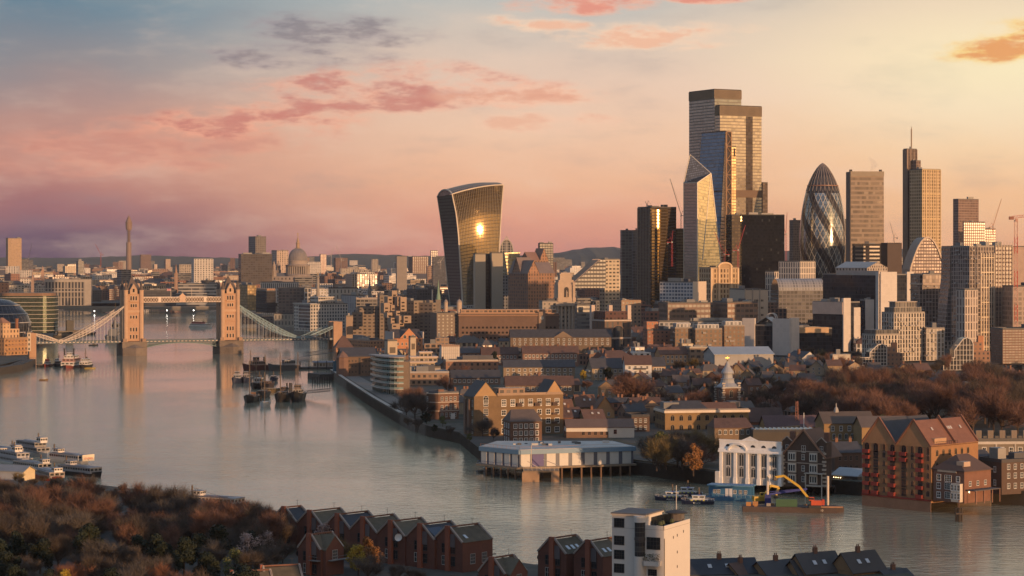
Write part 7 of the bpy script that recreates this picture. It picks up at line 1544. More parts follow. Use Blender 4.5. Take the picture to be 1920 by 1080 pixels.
wt_ = B('white_band_terrace', 'long grey brick terrace with a white cornice band and a row of chimney stacks', 'terrace', (1822, 1832, 2010), 828, 850, 4, 4, P((.19, .16, .13), .85), P((.12, .11, .1)), plant=0, dp=12, seen=852)
m = MB(); m.box(-.3, wt_.w, -.4, 0, wt_.h - 1, wt_.h); m.build('cornice', P((.5, .46, .42)), wt_.root); wins(wt_.root, 'R', spread(10, wt_.w, 1), (wt_.h - 4.5,), 1.3, 2.2, 'bold')
for i in range(8): MB().box(-1.1, 1.1, -.6, .6, 0, 3.4).build('chimney', P((.2, .16, .13)), wt_.root, (2.5 + i * 4.6, 7, wt_.h + .3))
m = MB()
for i in range(5): m.box(wt_.w * i / 5 - .3, wt_.w * i / 5 + .3, -.3, 0, 0, wt_.h - 1)
m.build('piers', P((.46, .42, .38)), wt_.root)
for (x, top, Y, a, rs, lab, mt) in (((1432, 1436, 1560), 800, 1010, 6, 4.6, 'very long purple brown roof between church tower and school', P((.10, .06, .06), .8, 0, .3, .3)), ((1404, 1408, 1470), 790, 1060, 6, 6, 'brick gabled end roof just right of the cornice building', m_tile), ((1540, 1545, 1640), 793, 965, 8, 4.4, 'long brown roofed school with white dormer windows behind the grey shed', P((.11, .085, .07), .8)), ((1612, 1616, 1706), 800, 950, 6, 4, 'brown roofed school wing partly behind a yellow green tree', P((.13, .10, .085), .8))):
    b = B('long_roof_building', lab, 'building', x, top, Y, a, 4, py_ if 'school' in lab else pb_, False, plant=0, dp=14, seen=top + 18, group='long roofs behind the river houses'); pitched(b, rs, 'x', mt, .4)
    if 'school' in lab:
        wins(b.root, 'R', spread(5, b.w, 2), (b.h - 3.4,), 1.1, 1.9, 'bold'); wins(b.root, 'R', spread(6, b.w, 3), (b.h - 7,), 1.2, 2, 'arch')
        if 'dormer' in lab: m = MB(); m.bar((b.w * .33, 7, b.h + 4), (b.w * .33, 7, b.h + 8), .35); m.lathe([(1.2, b.h + 4), (.9, b.h + 5.6), (.1, b.h + 6.8)], 6, b.w * .33, 7); m.build('ridge_turret', P((.35, .33, .31)), b.root)
b = B('glass_roof_row', 'long low range with a glazed sawtooth roof behind the brick gable house', 'building', (1408, 1412, 1530), 811, 925, 5, 4, P((.08, .07, .06)), P((.06, .06, .065)), plant=0, dp=9, seen=826)
for i in range(14): m = MB(); m.gable(0, b.w / 14 - .3, 0, 8, 0, 1.2, 'y', 0); m.build('roof_light', P((.34, .36, .37), .2), b.root, (b.w * i / 14 + .1, .5, b.h + .4))
r, _ = quay_wall('garden_wall', 'long buff garden wall behind the white house', [(G(1410, 824, 4).x, G(1410, 824, 4).y), (G(1545, 812, 4).x, G(1545, 812, 4).y)], 3, 8.5, .6, P((.26, .19, .12), .9))
p = G(1494, 815, 4); r = thing('lattice_mast', 'rust red lattice mast behind the brick gable house', 'mast', (p.x, p.y, 4)); m = MB(); hm_ = zx(752, p.y) - 4
for sx in (-1, 1):
    for sy in (-1, 1): m.bar((sx * .8, sy * .8, 0), (sx * .35, sy * .35, hm_), .18)
for i in range(12): z0, z1 = hm_ * i / 12, hm_ * (i + 1) / 12; s = 1 if i % 2 else -1; m.bar((-s * .7, -.7, z0), (s * .6, -.6, z1), .12); m.bar((.7, -s * .7, z0), (.6, s * .6, z1), .12)
m.build('lattice', P((.30, .13, .09), .6), r)
Yt = 1120; p = Wp(1364, 780, Yt); ct = thing('church_tower', 'square brick church tower with pale corners, stepped lead cupola and gilt vane', 'church tower', (p.x, p.y, 4), R(20)); k = Yt / F; z = lambda y: zx(y, Yt) - 4
MB().box(-4.2, 4.2, -4.2, 4.2, 0, z(727)).build('tower', pbr, ct)
m = MB()
for sx in (-1, 1):
    for sy in (-1, 1):
        for i in range(16): m.box(sx * 4.25 - (.9 if i % 2 else .55), sx * 4.25 + (.9 if i % 2 else .55), sy * 4.25 - .55, sy * 4.25 + .55, i * 1.15, i * 1.15 + .7)
m.build('quoins', P((.44, .38, .32)), ct)
m = MB(); m.box(-4.9, 4.9, -4.9, 4.9, z(727), z(724.5)); m.lathe([(5.6, z(724.5)), (4.6, z(721)), (3.6, z(718)), (3.2, z(712)), (3.4, z(711)), (3.4, z(709.5)), (2.6, z(709)), (2.5, z(701)), (3.2, z(700)), (3.1, z(697)), (2.4, z(693)), (1.5, z(688)), (.8, z(682)), (.3, z(677))], 16); m.build('cupola', P((.30, .31, .33), .5), ct)
m = MB(); m.lathe([(.1, z(677)), (.55, z(675.4)), (.1, z(673.8))], 8); m.bar((0, 0, z(676)), (0, 0, z(668)), .16); m.bar((-1.3, 0, z(671)), (1.0, 0, z(671)), .3); m.build('gilt_vane', P((.6, .4, .12), .3, .8), ct)
for i in range(4): a_ = i * math.pi / 2; o = win(ct, 'R', 4.2 * math.sin(a_) , z(744), 1.8, 3, 'arch', fm=P((.44, .38, .32)), off=-4.2 * math.cos(a_)); o.rotation_euler = (0, 0, a_)
FOOT.append((p.x, p.y, 7)); GUARD.append((1349, 1379, 752, Yt))
def terrace(lab, x, top, Y, a, rs, wall, rmat, seen, dp=11, wn=0, floors=2, chim=0, ax='x', grp='long terraces of the old dock streets', st='bold'):
    b = B('brick_terrace', lab, 'terrace', x, top, Y, a, 5, P(wall, .85, 0, .3, .1), False, plant=0, dp=dp, seen=seen, group=grp); pitched(b, rs, ax, rmat, .4, chim=chim)
    n = wn or max(3, int(b.w / 4.2))
    wins(b.root, 'R', spread(min(n, 24), b.w, 1), [b.h - 3.0 - 3.2 * i for i in range(floors)], 1.3, 1.7, st); return b
b = terrace('long slate roofed dock terrace with a central pediment below the long warehouse', (953, 957, 1147), 632, 1790, 4, 6, (.17, .125, .09), m_slate, 655, 14, 18, 2); m = MB(); m.gwall(b.w * .42, b.w * .62, -.4, b.h - .6, 5.2); m.build('pediment', P((.2, .15, .11)), b.root)
terrace('long brown roofed terrace with a row of lit chimneys, left of centre', (976, 980, 1085), 662, 1620, 4, 5, (.20, .12, .09), m_tile, 676, 12, 14, 2, 7)
terrace('shorter brown roofed terrace at the left end of the chimney terrace', (900, 903, 972), 664, 1640, 5, 5, (.22, .12, .085), m_tile, 678, 12, 9, 2, 4)
terrace('pale brick terrace with dark slate roof in front of the chimney terrace', (940, 944, 1078), 688, 1480, 4, 4.5, (.25, .19, .13), m_slate, 702, 13, 12, 2)
b = terrace('flats with white balconies in a pale gable end, beside a dark evergreen', (1079, 1110, 1170), 690, 1440, 14, 6, (.28, .22, .15), m_slate, 708, 13, 6, 3)
for i in range(3):
    for y in spread(2, b.d, 1.2): MB().box(-1.2, 0, y - 1.6, y + 1.6, 0, 1.1).build('balcony', P((.5, .47, .43)), b.root, (0, 0, b.h - 2.6 - 3.2 * i))
b = terrace('white rendered flats with black balconies facing the river trees', (1170, 1172, 1222), 683, 1430, 4, 5.5, (.55, .54, .53), m_tile, 702, 12, 0, 2)
m = MB(); 
for i in range(2): MB().box(b.w * .35, b.w * .78, -1.3, 0, 0, 1.0).build('balcony', P((.08, .08, .085)), b.root, (0, 0, b.h - 3.4 - 3.2 * i))
terrace('buff end block with warm lit upper wall right of the white rendered flats', (1221, 1223, 1248), 686, 1450, 6, 5.5, (.36, .25, .15), m_slate, 700, 12, 4, 3)
terrace('sunlit orange block with white top floor and a red tile roof', (1205, 1238, 1291), 664, 1640, 14, 5, (.44, .26, .14), m_tile2, 686, 13, 6, 2)
terrace('low dark roofed terrace with white dormer strip behind the gabled wharf', (944, 948, 1076), 722, 1290, 4, 5, (.2, .14, .1), m_tile, 738, 12, 14, 1)
terrace('slate roofed row with small dormers left of the low dark terrace', (842, 846, 938), 708, 1390, 5, 4.5, (.19, .13, .1), m_slate, 722, 12, 10, 1)
b = B('stepped_red_flats', 'red brick flats stepping up with dark lower floors, right of the giant arch', 'apartment building', (1209, 1214, 1262), 620, 1760, 12, 5, FB((.30, .14, .09), .4), None, (3.6, 3.2), plant=2, dp=14, seen=650); MB().box(0, b.w * .45, 2, 12, b.h, b.h + 7, bay=(3, 3)).build('upper_block', FB((.42, .19, .11), .3), b.root)
for (x, top, Y, lab) in (((1262, 1266, 1300), 616, 1740, 'brown dock flats with dark balcony slots, leftmost of the row'), ((1300, 1304, 1354), 618, 1735, 'brown dock flats topped by a white penthouse, centre of the row'), ((1354, 1358, 1396), 612, 1750, 'brown dock flats against the white pier office, rightmost of the row')):
    b = flats('dock_flats', lab, x, top, Y, 10, 648, FB((.22, .15, .1), .45, .6), (3.4, 3.1), 10, dp=16, plant=1, group='brown dock flats'); MB().box(b.w * .1, b.w * .9, 2, 13, b.h + .4, b.h + 4, bay=(3, 3)).build('penthouse', FA((.5, .48, .46), (.12, .13, .15), .55, .6, .2), b.root)
B('white_penthouse_row', 'row of white roof houses with glass fronts behind the dock flats', 'apartment building', (1230, 1236, 1400), 604, 1850, 5, 5, FA((.38, .37, .36), (.09, .1, .11), .6, .6, .2), None, (4, 3.4), plant=5, dp=14, seen=614)
b = B('flat_school', 'low modern school with a flat pale roof and lit corner', 'school', (1290, 1293, 1338), 653, 1640, 8, 5, FB((.24, .17, .12), .6), P((.4, .36, .31)), plant=1, dp=18, seen=672)
b = B('sports_hall', 'wide low hall with a shallow grey white folded roof', 'hall', (1336, 1340, 1450), 664, 1560, 8, 5, P((.34, .33, .32)), False, plant=0, dp=34, seen=682); pitched(b, 4.5, 'x', P((.34, .36, .38), .4), .8)
# small gabled houses among the trees
rg = random.Random(11)
hp = [(1122, 736, 0), (1140, 728, 1), (1262, 722, 1), (1285, 712, 0), (1300, 730, 1), (1322, 716, 0), (1345, 704, 1), (1390, 708, 0), (1402, 730, 1), (1420, 745, 0), (1432, 712, 1), (1445, 728, 0), (1456, 738, 1), (1470, 742, 0), (1488, 740, 1), (1504, 738, 0), (1240, 708, 1), (1180, 716, 0), (1410, 690, 1), (1440, 694, 0), (1480, 698, 1), (1518, 690, 0), (1552, 692, 1), (1590, 688, 0), (1630, 694, 1), (1680, 702, 0), (1720, 700, 1), (1370, 696, 0), (1500, 720, 1), (1545, 730, 0), (1310, 748, 0), (1252, 742, 1)]
hl = ('leftmost small gabled house beside the big bare tree', 'second small gabled house behind the big bare tree', 'small house with a front gable right of the big bare tree', 'slate roofed house behind the church trees', 'gabled cottage left of the church tower', 'brown roofed house beyond the church tower', 'farthest cottage above the church cupola', 'slate house right of the church cupola', 'gabled cottage against the church tower trees', 'house at the foot of the bare trees right of the church', 'cream gabled house among three right of the church', 'dark roofed house below the cream gabled one', 'sunlit gable in the row of small lit gables, first from left', 'sunlit gable in the row of small lit gables, second from left', 'sunlit gable in the row of small lit gables, third from left', 'sunlit gable in the row of small lit gables, fourth from left', 'tile roofed house below the sunlit orange block', 'pyramid roofed little house before the white flats', 'rooftop house beneath the white pier office', 'slate house below the black glass wing', 'tile house just above the russet wood, left end', 'slate roof above the russet wood, second from left', 'tile house above the russet wood near the black glass offices', 'slate roof above the russet wood below the slim white piers', 'house roof beside the smaller white framed flats', 'slate roof between the two white framed flats', 'brown house just left of the larger white framed flats', 'slate house in front of the folded roof hall', 'brown roof half buried in the russet wood', 'slate roof sunk in the russet wood near the school', 'low house before the church tower', 'brick house left of the low house by the church')
for (x, y, f), lab in zip(hp, hl):
    p = G(x, y + 14, 5); w, d, h = rg.uniform(7, 11), rg.uniform(8, 12), rg.uniform(5.5, 7.5); r = thing('gabled_house', lab, 'house', (p.x, p.y, 5), R(rg.uniform(-25, 30)), 'small gabled houses by the dock')
    bb = Bd(); bb.w, bb.d, bb.h, bb.root = w, d, h, r; bb.mat = P(rg.choice(((.3, .22, .14), (.24, .17, .11), (.2, .11, .075), (.36, .28, .2))), .85, 0, .25, .2)
    MB().box(0, w, 0, d, 0, h).build('wall', bb.mat, r); pitched(bb, rg.uniform(3, 4.4), 'y' if f == 0 else 'x', rg.choice((m_slate, m_tile, P((.1, .085, .08)))), .35, chim=1)
    wins(r, 'R', spread(2, w, .6), (1.2, 3.9), 1.1, 1.3); FOOT.append((p.x + w / 2, p.y + d / 2, 8)); GUARD.append((x - 5, x + 12, y + 2, p.y))
# ================================================================ near water: party boats, police boats, dredger
def text(s, size, par, loc, rot, mt, name='lettering'):
    cu = bpy.data.curves.new(name, 'FONT'); cu.body = s; cu.size = size; cu.align_x = 'CENTER'; cu.extrude = .01
    t = bpy.data.objects.new(name, cu); COL.objects.link(t); bpy.context.view_layer.update()
    me = bpy.data.meshes.new_from_object(t.evaluated_get(bpy.context.evaluated_depsgraph_get())); bpy.data.objects.remove(t)
    me.materials.clear(); me.materials.append(mt); o = ob(name, me, par, loc); o.rotation_euler = rot; return o
g3 = 'party boats rafted at the lower left'; OR = (.45, .07, .03); GRF = (.30, .29, .30)
def party(lab, x, y, L_, W_, hd, hull, cab, wheel=(.25, .38), strip=None, nm='party_boat', rows=2):
    rows = 2 if rows > 1 and L_ == 27 else 1; cab = tuple(v * .82 for v in cab)
    cs = [(-.42, .36, .92, .3, 2.6, cab, True)]
    if rows > 1: cs.append((-.40, .26, .84, 2.6, 4.6, cab, True))
    cs.append((wheel[0], wheel[1], .5, 2.6 * rows - (.6 if rows > 1 else 0), 2.6 * rows + 1.7, WH, True))
    r = boat(nm, lab, x, y, L_, W_, hd, hull, 1.7, cs, [(wheel[0] - .06, 2.6 * rows + 4.5)], None, g3, stripe=strip, roofc=((.22, .22, .25), (.42, .38, .36), (.3, .29, .3), (.14, .14, .16))[int(x) % 4])
    z = 1.2 + (4.6 if rows > 1 else 2.6)
    for s in (-.5, .12): MB().box(-.38 * L_, .2 * L_, W_ * (s - .0) * .8, W_ * (s + .3) * .8, z + .04, z + .16).build('roof_strip', P((.10, .10, .12) if s < 0 else (.3, .29, .32), .5), r)
    return r
party('white party boat with low wheelhouse, farthest left at the back of the raft', 12, 856, 26, 6.2, 312, WH, GRF)
party('party boat with canopy frame and white wheelhouse, middle of the back row', 62, 853, 27, 6.4, 308, (.5, .48, .48), GRF)
pc = party('white cruise boat at the right end with red lettering on its stern board', 132, 868, 26, 6.2, 316, WH, (.5, .47, .46), (-.38, -.25)); MB().box(12.4, 12.6, -2.9, 2.9, 1.6, 4.2).build('stern_board', P((.66, .56, .42)), pc); text('cruises', 1.5, pc, (12.63, 0, 2.3), (R(90), 0, R(90)), P((.5, .05, .02)))
party('white party boat with grey twin roofs in the middle of the raft', 30, 874, 27, 6.4, 306, WH, (.45, .44, .46), (.0, .1))
party('broad white boat with an orange side sign among the raft', 62, 884, 26, 6.2, 311, WH, (.5, .47, .45), (.3, .4), strip=OR)
party('black and white party boat with pointed bow at the front right of the raft', 152, 892, 26, 6.2, 318, BLK, (.36, .35, .36), (-.3, -.18), rows=1)
party('red hulled boat with white wheelhouse facing the camera, front of the raft', 92, 900, 26, 6.4, 300, OR, (.34, .28, .27), (.3, .42), rows=1, strip=(.5, .1, .05))
party('orange cabined boat cut by the left edge at the back of the raft', -14, 862, 26, 6.5, 309, OR, (.5, .25, .12), rows=1)
b = boat('houseboat', 'grey floating shed with a cream gable end at the lower left edge', 14, 905, 24, 8, 335, (.08, .09, .11), 1.2, [(-.45, .4, .9, .2, 4.0, (.34, .35, .38), False)], (), None, g3, rail=False); MB().gable(-11.5, 10.2, -3.8, 3.8, 5.0, 1.8, 'x', .3).build('roof', P((.2, .22, .25)), b); m = MB(); m.gwall(-3.6, 3.6, 10.0, 4.9, 1.6, 0, axis='y'); m.box(9.7, 10.1, -3.4, 3.4, 1.2, 4.9); m.build('gable_end', P((.6, .48, .3)), b)
boat('dinghy', 'small blue skiff at the foot of the party boat raft', 26, 911, 7, 2.6, 320, (.10, .16, .24), .8, [(-.3, .1, .5, .1, .4, (.3, .32, .34), False)], (), None, None, rail=False)
party('lone white tour boat with orange canopy chairs half hidden by bare trees', 408, 952, 25, 6.5, 332, (.42, .1, .05), WH, (-.36, -.24), strip=WH).pop('group', None) if False else party('lone white tour boat with orange trim half hidden by bare trees', 408, 952, 25, 6.5, 332, (.42, .1, .05), WH, (-.36, -.24), strip=WH)
YL, BL = (.55, .55, .06), (.04, .06, .22)
for x, y, hd, lab in ((1258, 938, 178, 'police launch with checkered yellow cabin, leftmost of three'), (1287, 930, 172, 'police launch half hidden behind the leftmost one'), (1308, 945, 176, 'police launch moored against the blue floating station')):
    r = boat('police_boat', lab, x, y, 11.5, 3.6, hd, (.015, .02, .05), 1.2, [(-.3, .22, .8, .1, 1.0, WH, False), (-.22, .16, .66, 1.0, 2.3, (.5, .52, .55), True)], [(-.05, 5.6)], None, 'police launches', stripe=(.6, .6, .6))
    for i in range(8):
        for s in (-1, 1): MB().box(-3.2 + i * .7, -2.5 + i * .7, -.02, .02, 0, .45).build('check_panel', P(YL if i % 2 else BL, .5), r, (0, s * (1.47), 1.15))
    text('POLICE', .75, r, (.3, 1.84, .25), (R(90), 0, R(180)), P((.7, .7, .7))); MB().box(-.35, .35, -.9, .9, 0, .2).build('light_bar', P((.06, .1, .45)), r, (-.6, 0, 3.05))
p = G(1332, 936, 0); st_ = thing('floating_station', 'blue floating station hut with white double door and flat blue roof', 'floating hut', (p.x, p.y, 0), R(-20))
MB().box(-1, 17, -3.5, 4, -.5, 1.2).build('pontoon', P((.05, .14, .24), .6, 0, .3, .4), st_); MB().box(0, 15, -2.4, 3, 1.2, 5.0).build('wall', P((.04, .14, .27), .6, 0, .2, .3), st_); MB().box(-.5, 15.6, -3, 3.6, 5.0, 5.4).build('roof', P((.10, .22, .34), .5), st_)
for u in (6, 7.4): MB().box(0, 1.1, -.1, 0, 1.4, 4.2).build('door', P((.6, .6, .62)), st_, (u, -2.42, 0))
wins(st_, 'R', (2.2, 3.6, 9.4, 11.4, 13.2), (2.6,), .9, 1.1, off=-2.41); m = MB()
for i in range(12): m.bar((-.9 + i * 1.6, -3.4, 1.2), (-.9 + i * 1.6, -3.4, 2.2), .08)
m.bar((-.9, -3.4, 2.2), (16.8, -3.4, 2.2), .08); m.build('rail', P((.3, .36, .4)), st_)
p = G(1392, 958, 0); dr = thing('dredging_barge', 'long dark flat work barge with white spud poles and a cluttered deck', 'barge', (p.x, p.y, 0), R(-4)); m = MB(); m.prism([(0, -3), (31, -4.5), (33.5, -1), (31, 3.5), (0, 4)], -.6, 1.8); m.build('hull', P((.07, .05, .045), .7, 0, .35, .3), dr)
MB().box(24, 32.9, -4.4, -4.0, 1.8, 2.2).build('bulwark', P((.35, .2, .12)), dr); rg = random.Random(4)
for i in range(16): w = rg.uniform(.6, 1.8); MB().box(0, w, 0, w * .7, 0, rg.uniform(.4, 1.5)).build('deck_gear', P(rg.choice(((.04, .06, .2), (.3, .28, .26), (.4, .2, .08), (.1, .09, .09)))), dr, (rg.uniform(1, 29), rg.uniform(-2.8, 2.2), 1.8))
for x in (8.5, 28.5): MB().lathe([(.42, -3), (.42, 11.5)], 10).build('spud_pole', P((.6, .52, .44), .5), dr, (x, 3.2, 0))
text('10', 1.0, dr, (26, -4.32, .5), (R(90), 0, R(-3)), P((.6, .55, .5)))
def excavator(lab, x, y, hd, c, arm, dk=1.8):
    p = G(x, y, dk); r = thing('excavator', lab, 'excavator', (p.x, p.y, dk), R(hd), 'diggers on the work barge'); mt = P(c, .5)
    for s in (-1, 1): MB().box(-2, 2, s * 1.3 - .4, s * 1.3 + .4, 0, .9).build('track', P((.04, .04, .04)), r)
    MB().box(-2.4, 1.2, -1.4, 1.4, .95, 2.5).build('body', mt, r); c_ = MB().box(.2, 1.9, .2, 1.4, 2.5, 3.6).build('cab', mt, r); MB().box(.3, 1.95, .15, 1.45, 2.8, 3.4).build('cab_window', m_glass, c_)
    for a_, b_ in zip(arm[:-1], arm[1:]): MB().bar((a_[0], -.3, a_[1]), (b_[0], -.3, b_[1]), .75, .75).build('arm', P((.5, .32, .04), .5), r)
    e = arm[-1]; MB().lathe([(.1, 0), (.8, .3), (.7, 1.2), (.2, 1.5)], 6, e[0], -.3).build('bucket', P((.12, .1, .08)), r, (0, 0, e[1] - 1.2)); return r
ex1 = excavator('big red digger whose long yellow arm reaches over the barge', 1527, 952, 178, (.45, .07, .03), ((1, 2), (5, 7), (10, 10.5), (13, 10.0))); MB().box(-3.2, -2.4, -1.5, 1.5, 1, 2.8).build('counterweight', P((.42, .06, .03)), ex1)
excavator('yellow digger folded low at the left end of the barge', 1425, 944, 10, (.5, .32, .04), ((1, 2), (3.6, 6), (6.4, 5.4), (5.4, 2.6)))
p = G(1455, 950, 1.8); r = thing('container', 'green ribbed container on the work barge', 'container', (p.x, p.y, 1.8), R(-4)); MB().box(0, 7, 0, 2.4, 0, 2.5).build('box', P((.05, .11, .06), .6), r); m = MB()
for i in range(15): m.box(i * .48, i * .48 + .2, -.06, 0, .1, 2.4)
m.build('ribs', P((.06, .13, .075)), r)
p = G(1440, 946, 1.8); r = thing('deck_crane', 'blue deck crane lying level above the work barge', 'crane', (p.x, p.y, 1.8), R(-8)); MB().box(-1, 1, -1, 1, 0, 3.4).build('base', P((.04, .05, .2)), r); m = MB(); m.bar((0, 0, 3.4), (13, 0, 5.4), .6); m.bar((0, 0, 4.2), (13, 0, 5.6), .2); m.build('jib', P((.05, .06, .24)), r)
p = G(1798, 978, 0); r = thing('river_post', 'dark timber post cluster standing alone in the river at lower right', 'post', (p.x, p.y, 0))
for i in range(4): MB().lathe([(.35, -2), (.3, 4.4)], 8).build('post', P((.06, .045, .035)), r, (.9 * math.cos(i * 1.57), .9 * math.sin(i * 1.57), 0))
MB().box(-1.2, 1.2, -1.2, 1.2, 2.4, 2.9).build('collar', P((.08, .06, .05)), r); MB().lathe([(.12, 4.4), (.1, 6.4), (.3, 6.6), (.1, 7)], 8).build('beacon', P((.2, .1, .08)), r)
# ================================================================ the near bank: sawtooth brick houses
RB = P((.14, .058, .042), .85, 0, .25, .25); RBd = P((.14, .10, .09), .8)
def saw(lab, x, y, zr, W_, D_, a, roofm, root_end=False, dish=False, sky=0, rail=False, hb=11, grp='sawtooth gabled brick houses'):
    """gabled brick house: (x, y) is the front gable peak at height zr; ridge runs back along local x"""
    p = G(x, y, zr); h = zr - 5; ev = h - 3.4; r = thing('gabled_brick_house', lab, 'house', (p.x, p.y, 5), R(a), grp); y0, y1 = -W_ / 2, W_ / 2
    MB().box(0, D_, y0, y1, 0, ev).build('wall', RB, r)
    m = MB(); q_ = [(0, y0, ev), (0, y1, ev), (0, .8, h), (0, -.8, h)][::-1]
    m.face(q_); m.face([(D_, y, z) for _, y, z in q_][::-1]); m.build('gable_wall', RB, r)
    m = MB(); m.face([(.3, y0 - .2, ev - .1), (D_ - .3, y0 - .2, ev - .1), (D_ - .3, -.2, h - .25), (.3, -.2, h - .25)]); m.face([(.3, -.2, h - .25), (D_ - .3, -.2, h - .25), (D_ - .3, y1 + .2, ev - .1), (.3, y1 + .2, ev - .1)]); m.build('roof', roofm, r)
    m = MB(); m.bar((-.05, y0, ev), (-.05, -.8, h + .15), .5, .4); m.bar((-.05, -.8, h + .15), (-.05, .8, h + .15), .5, .4); m.bar((-.05, .8, h + .15), (-.05, y1, ev), .5, .4); m.bar((D_, y0, ev), (D_, 0, h + .2), .5, .4); m.build('coping', P((.30, .25, .22)), r)
    MB().bar((0, 0, h + .1), (D_, 0, h + .1), .45, .35).build('ridge', P((.16, .075, .05)), r); MB().box(-.7, 0, -.9, .5, 0, h + .5).build('brick_pier', P((.26, .09, .055), .85), r); MB().box(-.25, 0, -2.6, -.9, ev - 1.5, h - 1.6).build('slate_panel', P((.12, .105, .11)), r)
    fd = P((.06, .05, .05)); nfl = max(1, int(ev / 3.1))
    for i in range(nfl): win(r, 'L', -1.9, ev - 3.0 - 3.1 * i, 1.3, 2.2, 'sash', fd, off=-.1); win(r, 'L', 1.4, ev - 3.0 - 3.1 * i, 1.3, 2.2, 'sash', P((.45, .43, .4)) if i % 2 else fd)
    rw = MB().lathe([(.55, -.08), (.7, -.08), (.7, .0), (.55, .0)], 14, cap=False); rw.lathe([(.0, -.03), (.56, -.03)], 14, m=1, cap=False); rw = rw.mesh('round_window', [P((.10, .05, .04)), m_glass])
    for yy in (2.9, 4.1): o = ob('round_window', rw, r, (-.02, yy, ev - 1.6)); o.rotation_euler = (R(90), 0, R(-90))
    for i in range(sky): o = MB().box(0, .9, 0, 1.4, 0, .12).build('skylight', P((.5, .55, .6), .15), r, (2.2 + i * 1.9, y0 + 1.0, ev + .75)); o.rotation_euler = (math.atan2(3.2, W_ / 2), 0, 0)
    if dish: o = MB().lathe([(.0, 0), (.75, .12), (1.0, .3)], 14, cap=False).build('satellite_dish', P((.6, .58, .55)), r, (-.7, -3.6, ev - .4)); o.rotation_euler = (R(70), 0, R(-60))
    if root_end:
        for u in (D_ * .33, D_ * .72): o = ob('round_window', rw, r, (u, y0 - .02, ev - 1.6)); o.rotation_euler = (R(90), 0, 0); win(r, 'R', u, ev - 5.6, 1.6, 2.4, 'grid', P((.4, .37, .35)), off=y0)
    if rail: m = MB(); m.bar((D_ + 1, y0, ev - 3), (D_ + 1, y1, ev - 3), .1); m.bar((D_, y0, ev - 4), (D_ + 1.2, y0, ev - 4), .2); m.build('balcony_rail', fd, r)
    m = MB(); m.bar((D_ * .8, 0, h), (D_ * .8, 0, h + 1.8), .06); m.bar((D_ * .8 - .6, 0, h + 1.6), (D_ * .8 + .6, 0, h + 1.6), .05); m.build('aerial', m_dark, r)
    FOOT.append((p.x + 4, p.y + 4, 8)); return r
moss, slat, sol = P((.10, .085, .06), .85, 0, .5, .5), P((.028, .033, .045), .6, 0, .3, .3), P((.02, .03, .06), .12)
xs = [(581, 959), (633, 965), (681, 971), (733, 978), (788, 984), (840, 989)]
for i, ((x, y), rm, lab, kw) in enumerate(zip(xs, (moss, slat, moss, moss, slat, moss), ('sawtooth house with mossy roof, second from the left of the row', 'sawtooth house with smooth blue slate roof, third in the row', 'sawtooth house with worn mossy roof above the yellow leaved tree', 'sawtooth house with brown roof and big white satellite dish', 'sawtooth house with dark solar glazed roof, second from right', 'end sawtooth house with lichened roof and round windows in its flank'), ({}, {}, {}, dict(dish=True), dict(sky=1), dict(root_end=True, rail=True, sky=1)))):
    r = saw(lab, x, y, 16, 10.4, 11, 47, rm, **kw)
    if i == 4: o = MB().box(0, 5, 0, 4, 0, .1).build('solar_panel', sol, r, (.8, -4.9, 8.0)); o.rotation_euler = (math.atan2(3.2, 5.2), 0, 0)
saw('leftmost sawtooth house with blue slate roof and open brick frame', 533, 952, 16, 10, 6, 47, slat)
def cross(lab, x, y, zr, a, W_=8, D_=8):
    r = saw(lab, x, y, zr, W_, D_, a, moss, True, grp='cross gabled brick houses'); h = zr - 5; ev = h - 3.4; m = MB(); m.gable(D_ * .1, D_ * .9, -W_ / 2 - 1, 0, ev, 3.3, 'y', .1); m.build('cross_roof', moss, r); m = MB(); m.gwall(D_ * .1, D_ * .9, -W_ / 2 - 1.02, ev, 3.2); m.box(D_ * .1, D_ * .9, -W_ / 2 - 1, -W_ / 2, 0, ev); m.build('cross_gable', RB, r)
    m = MB(); m.box(-1.2, 0, -W_ / 2, -1, ev - 2.9, ev - 2.7); m.bar((-1.2, -W_ / 2, ev - 1.8), (-1.2, -1, ev - 1.8), .08); m.box(D_ * .2, D_ + 1.4, -W_ / 2 - 2.2, -W_ / 2 - 1, ev - 2.9, ev - 2.7); m.bar((D_ * .2, -W_ / 2 - 2.2, ev - 1.8), (D_ + 1.4, -W_ / 2 - 2.2, ev - 1.8), .08); m.build('balcony', P((.2, .2, .2)), r); win(r, 'R', D_ * .5, ev - 2.6, 1.6, 2.2, 'grid', P((.4, .38, .36)), off=-W_ / 2 - 1.03)
cross('cross gabled brick house with balconies in front of the sawtooth row', 580, 1003, 15, 50)
cross('cross gabled brick house rising at the bottom edge beside the sawtooth row end', 922, 1047, 12, 50, 8.5, 8)
saw('brick house with grey coping showing only its roof at the bottom edge, left', 436, 1072, 11, 8, 9, 20, moss, grp='roofs at the bottom edge'); saw('brick house roof at the bottom edge left of the cross gabled house', 492, 1062, 11, 8, 9, 20, moss, grp='roofs at the bottom edge')
saw('brick house with three skylights left of the white modern block', 1035, 1010, 15, 9, 9.5, 50, moss, sky=3, grp='brick houses beside the white block'); saw('brick house with two skylights touching the white modern block', 1103, 1015, 15, 9, 9.5, 50, moss, sky=2, grp='brick houses beside the white block')
WB = P((.66, .61, .56), .75, 0, .06, .2)
wb = B('white_modern_block', 'white modernist block with rounded window bay, roof terrace and glazed lookout', 'apartment building', (1147.5, 1245, 1293.7), 994, 517, 64, 5, WB, False, plant=0, seen=1060)
L_, w_, h_ = wb.d, wb.w, wb.h; fm_ = P((.05, .045, .045))
MB().box(-.02, w_, -.02, L_, h_ - .05, h_ - .0).build('terrace_floor', P((.2, .18, .17)), wb.root)
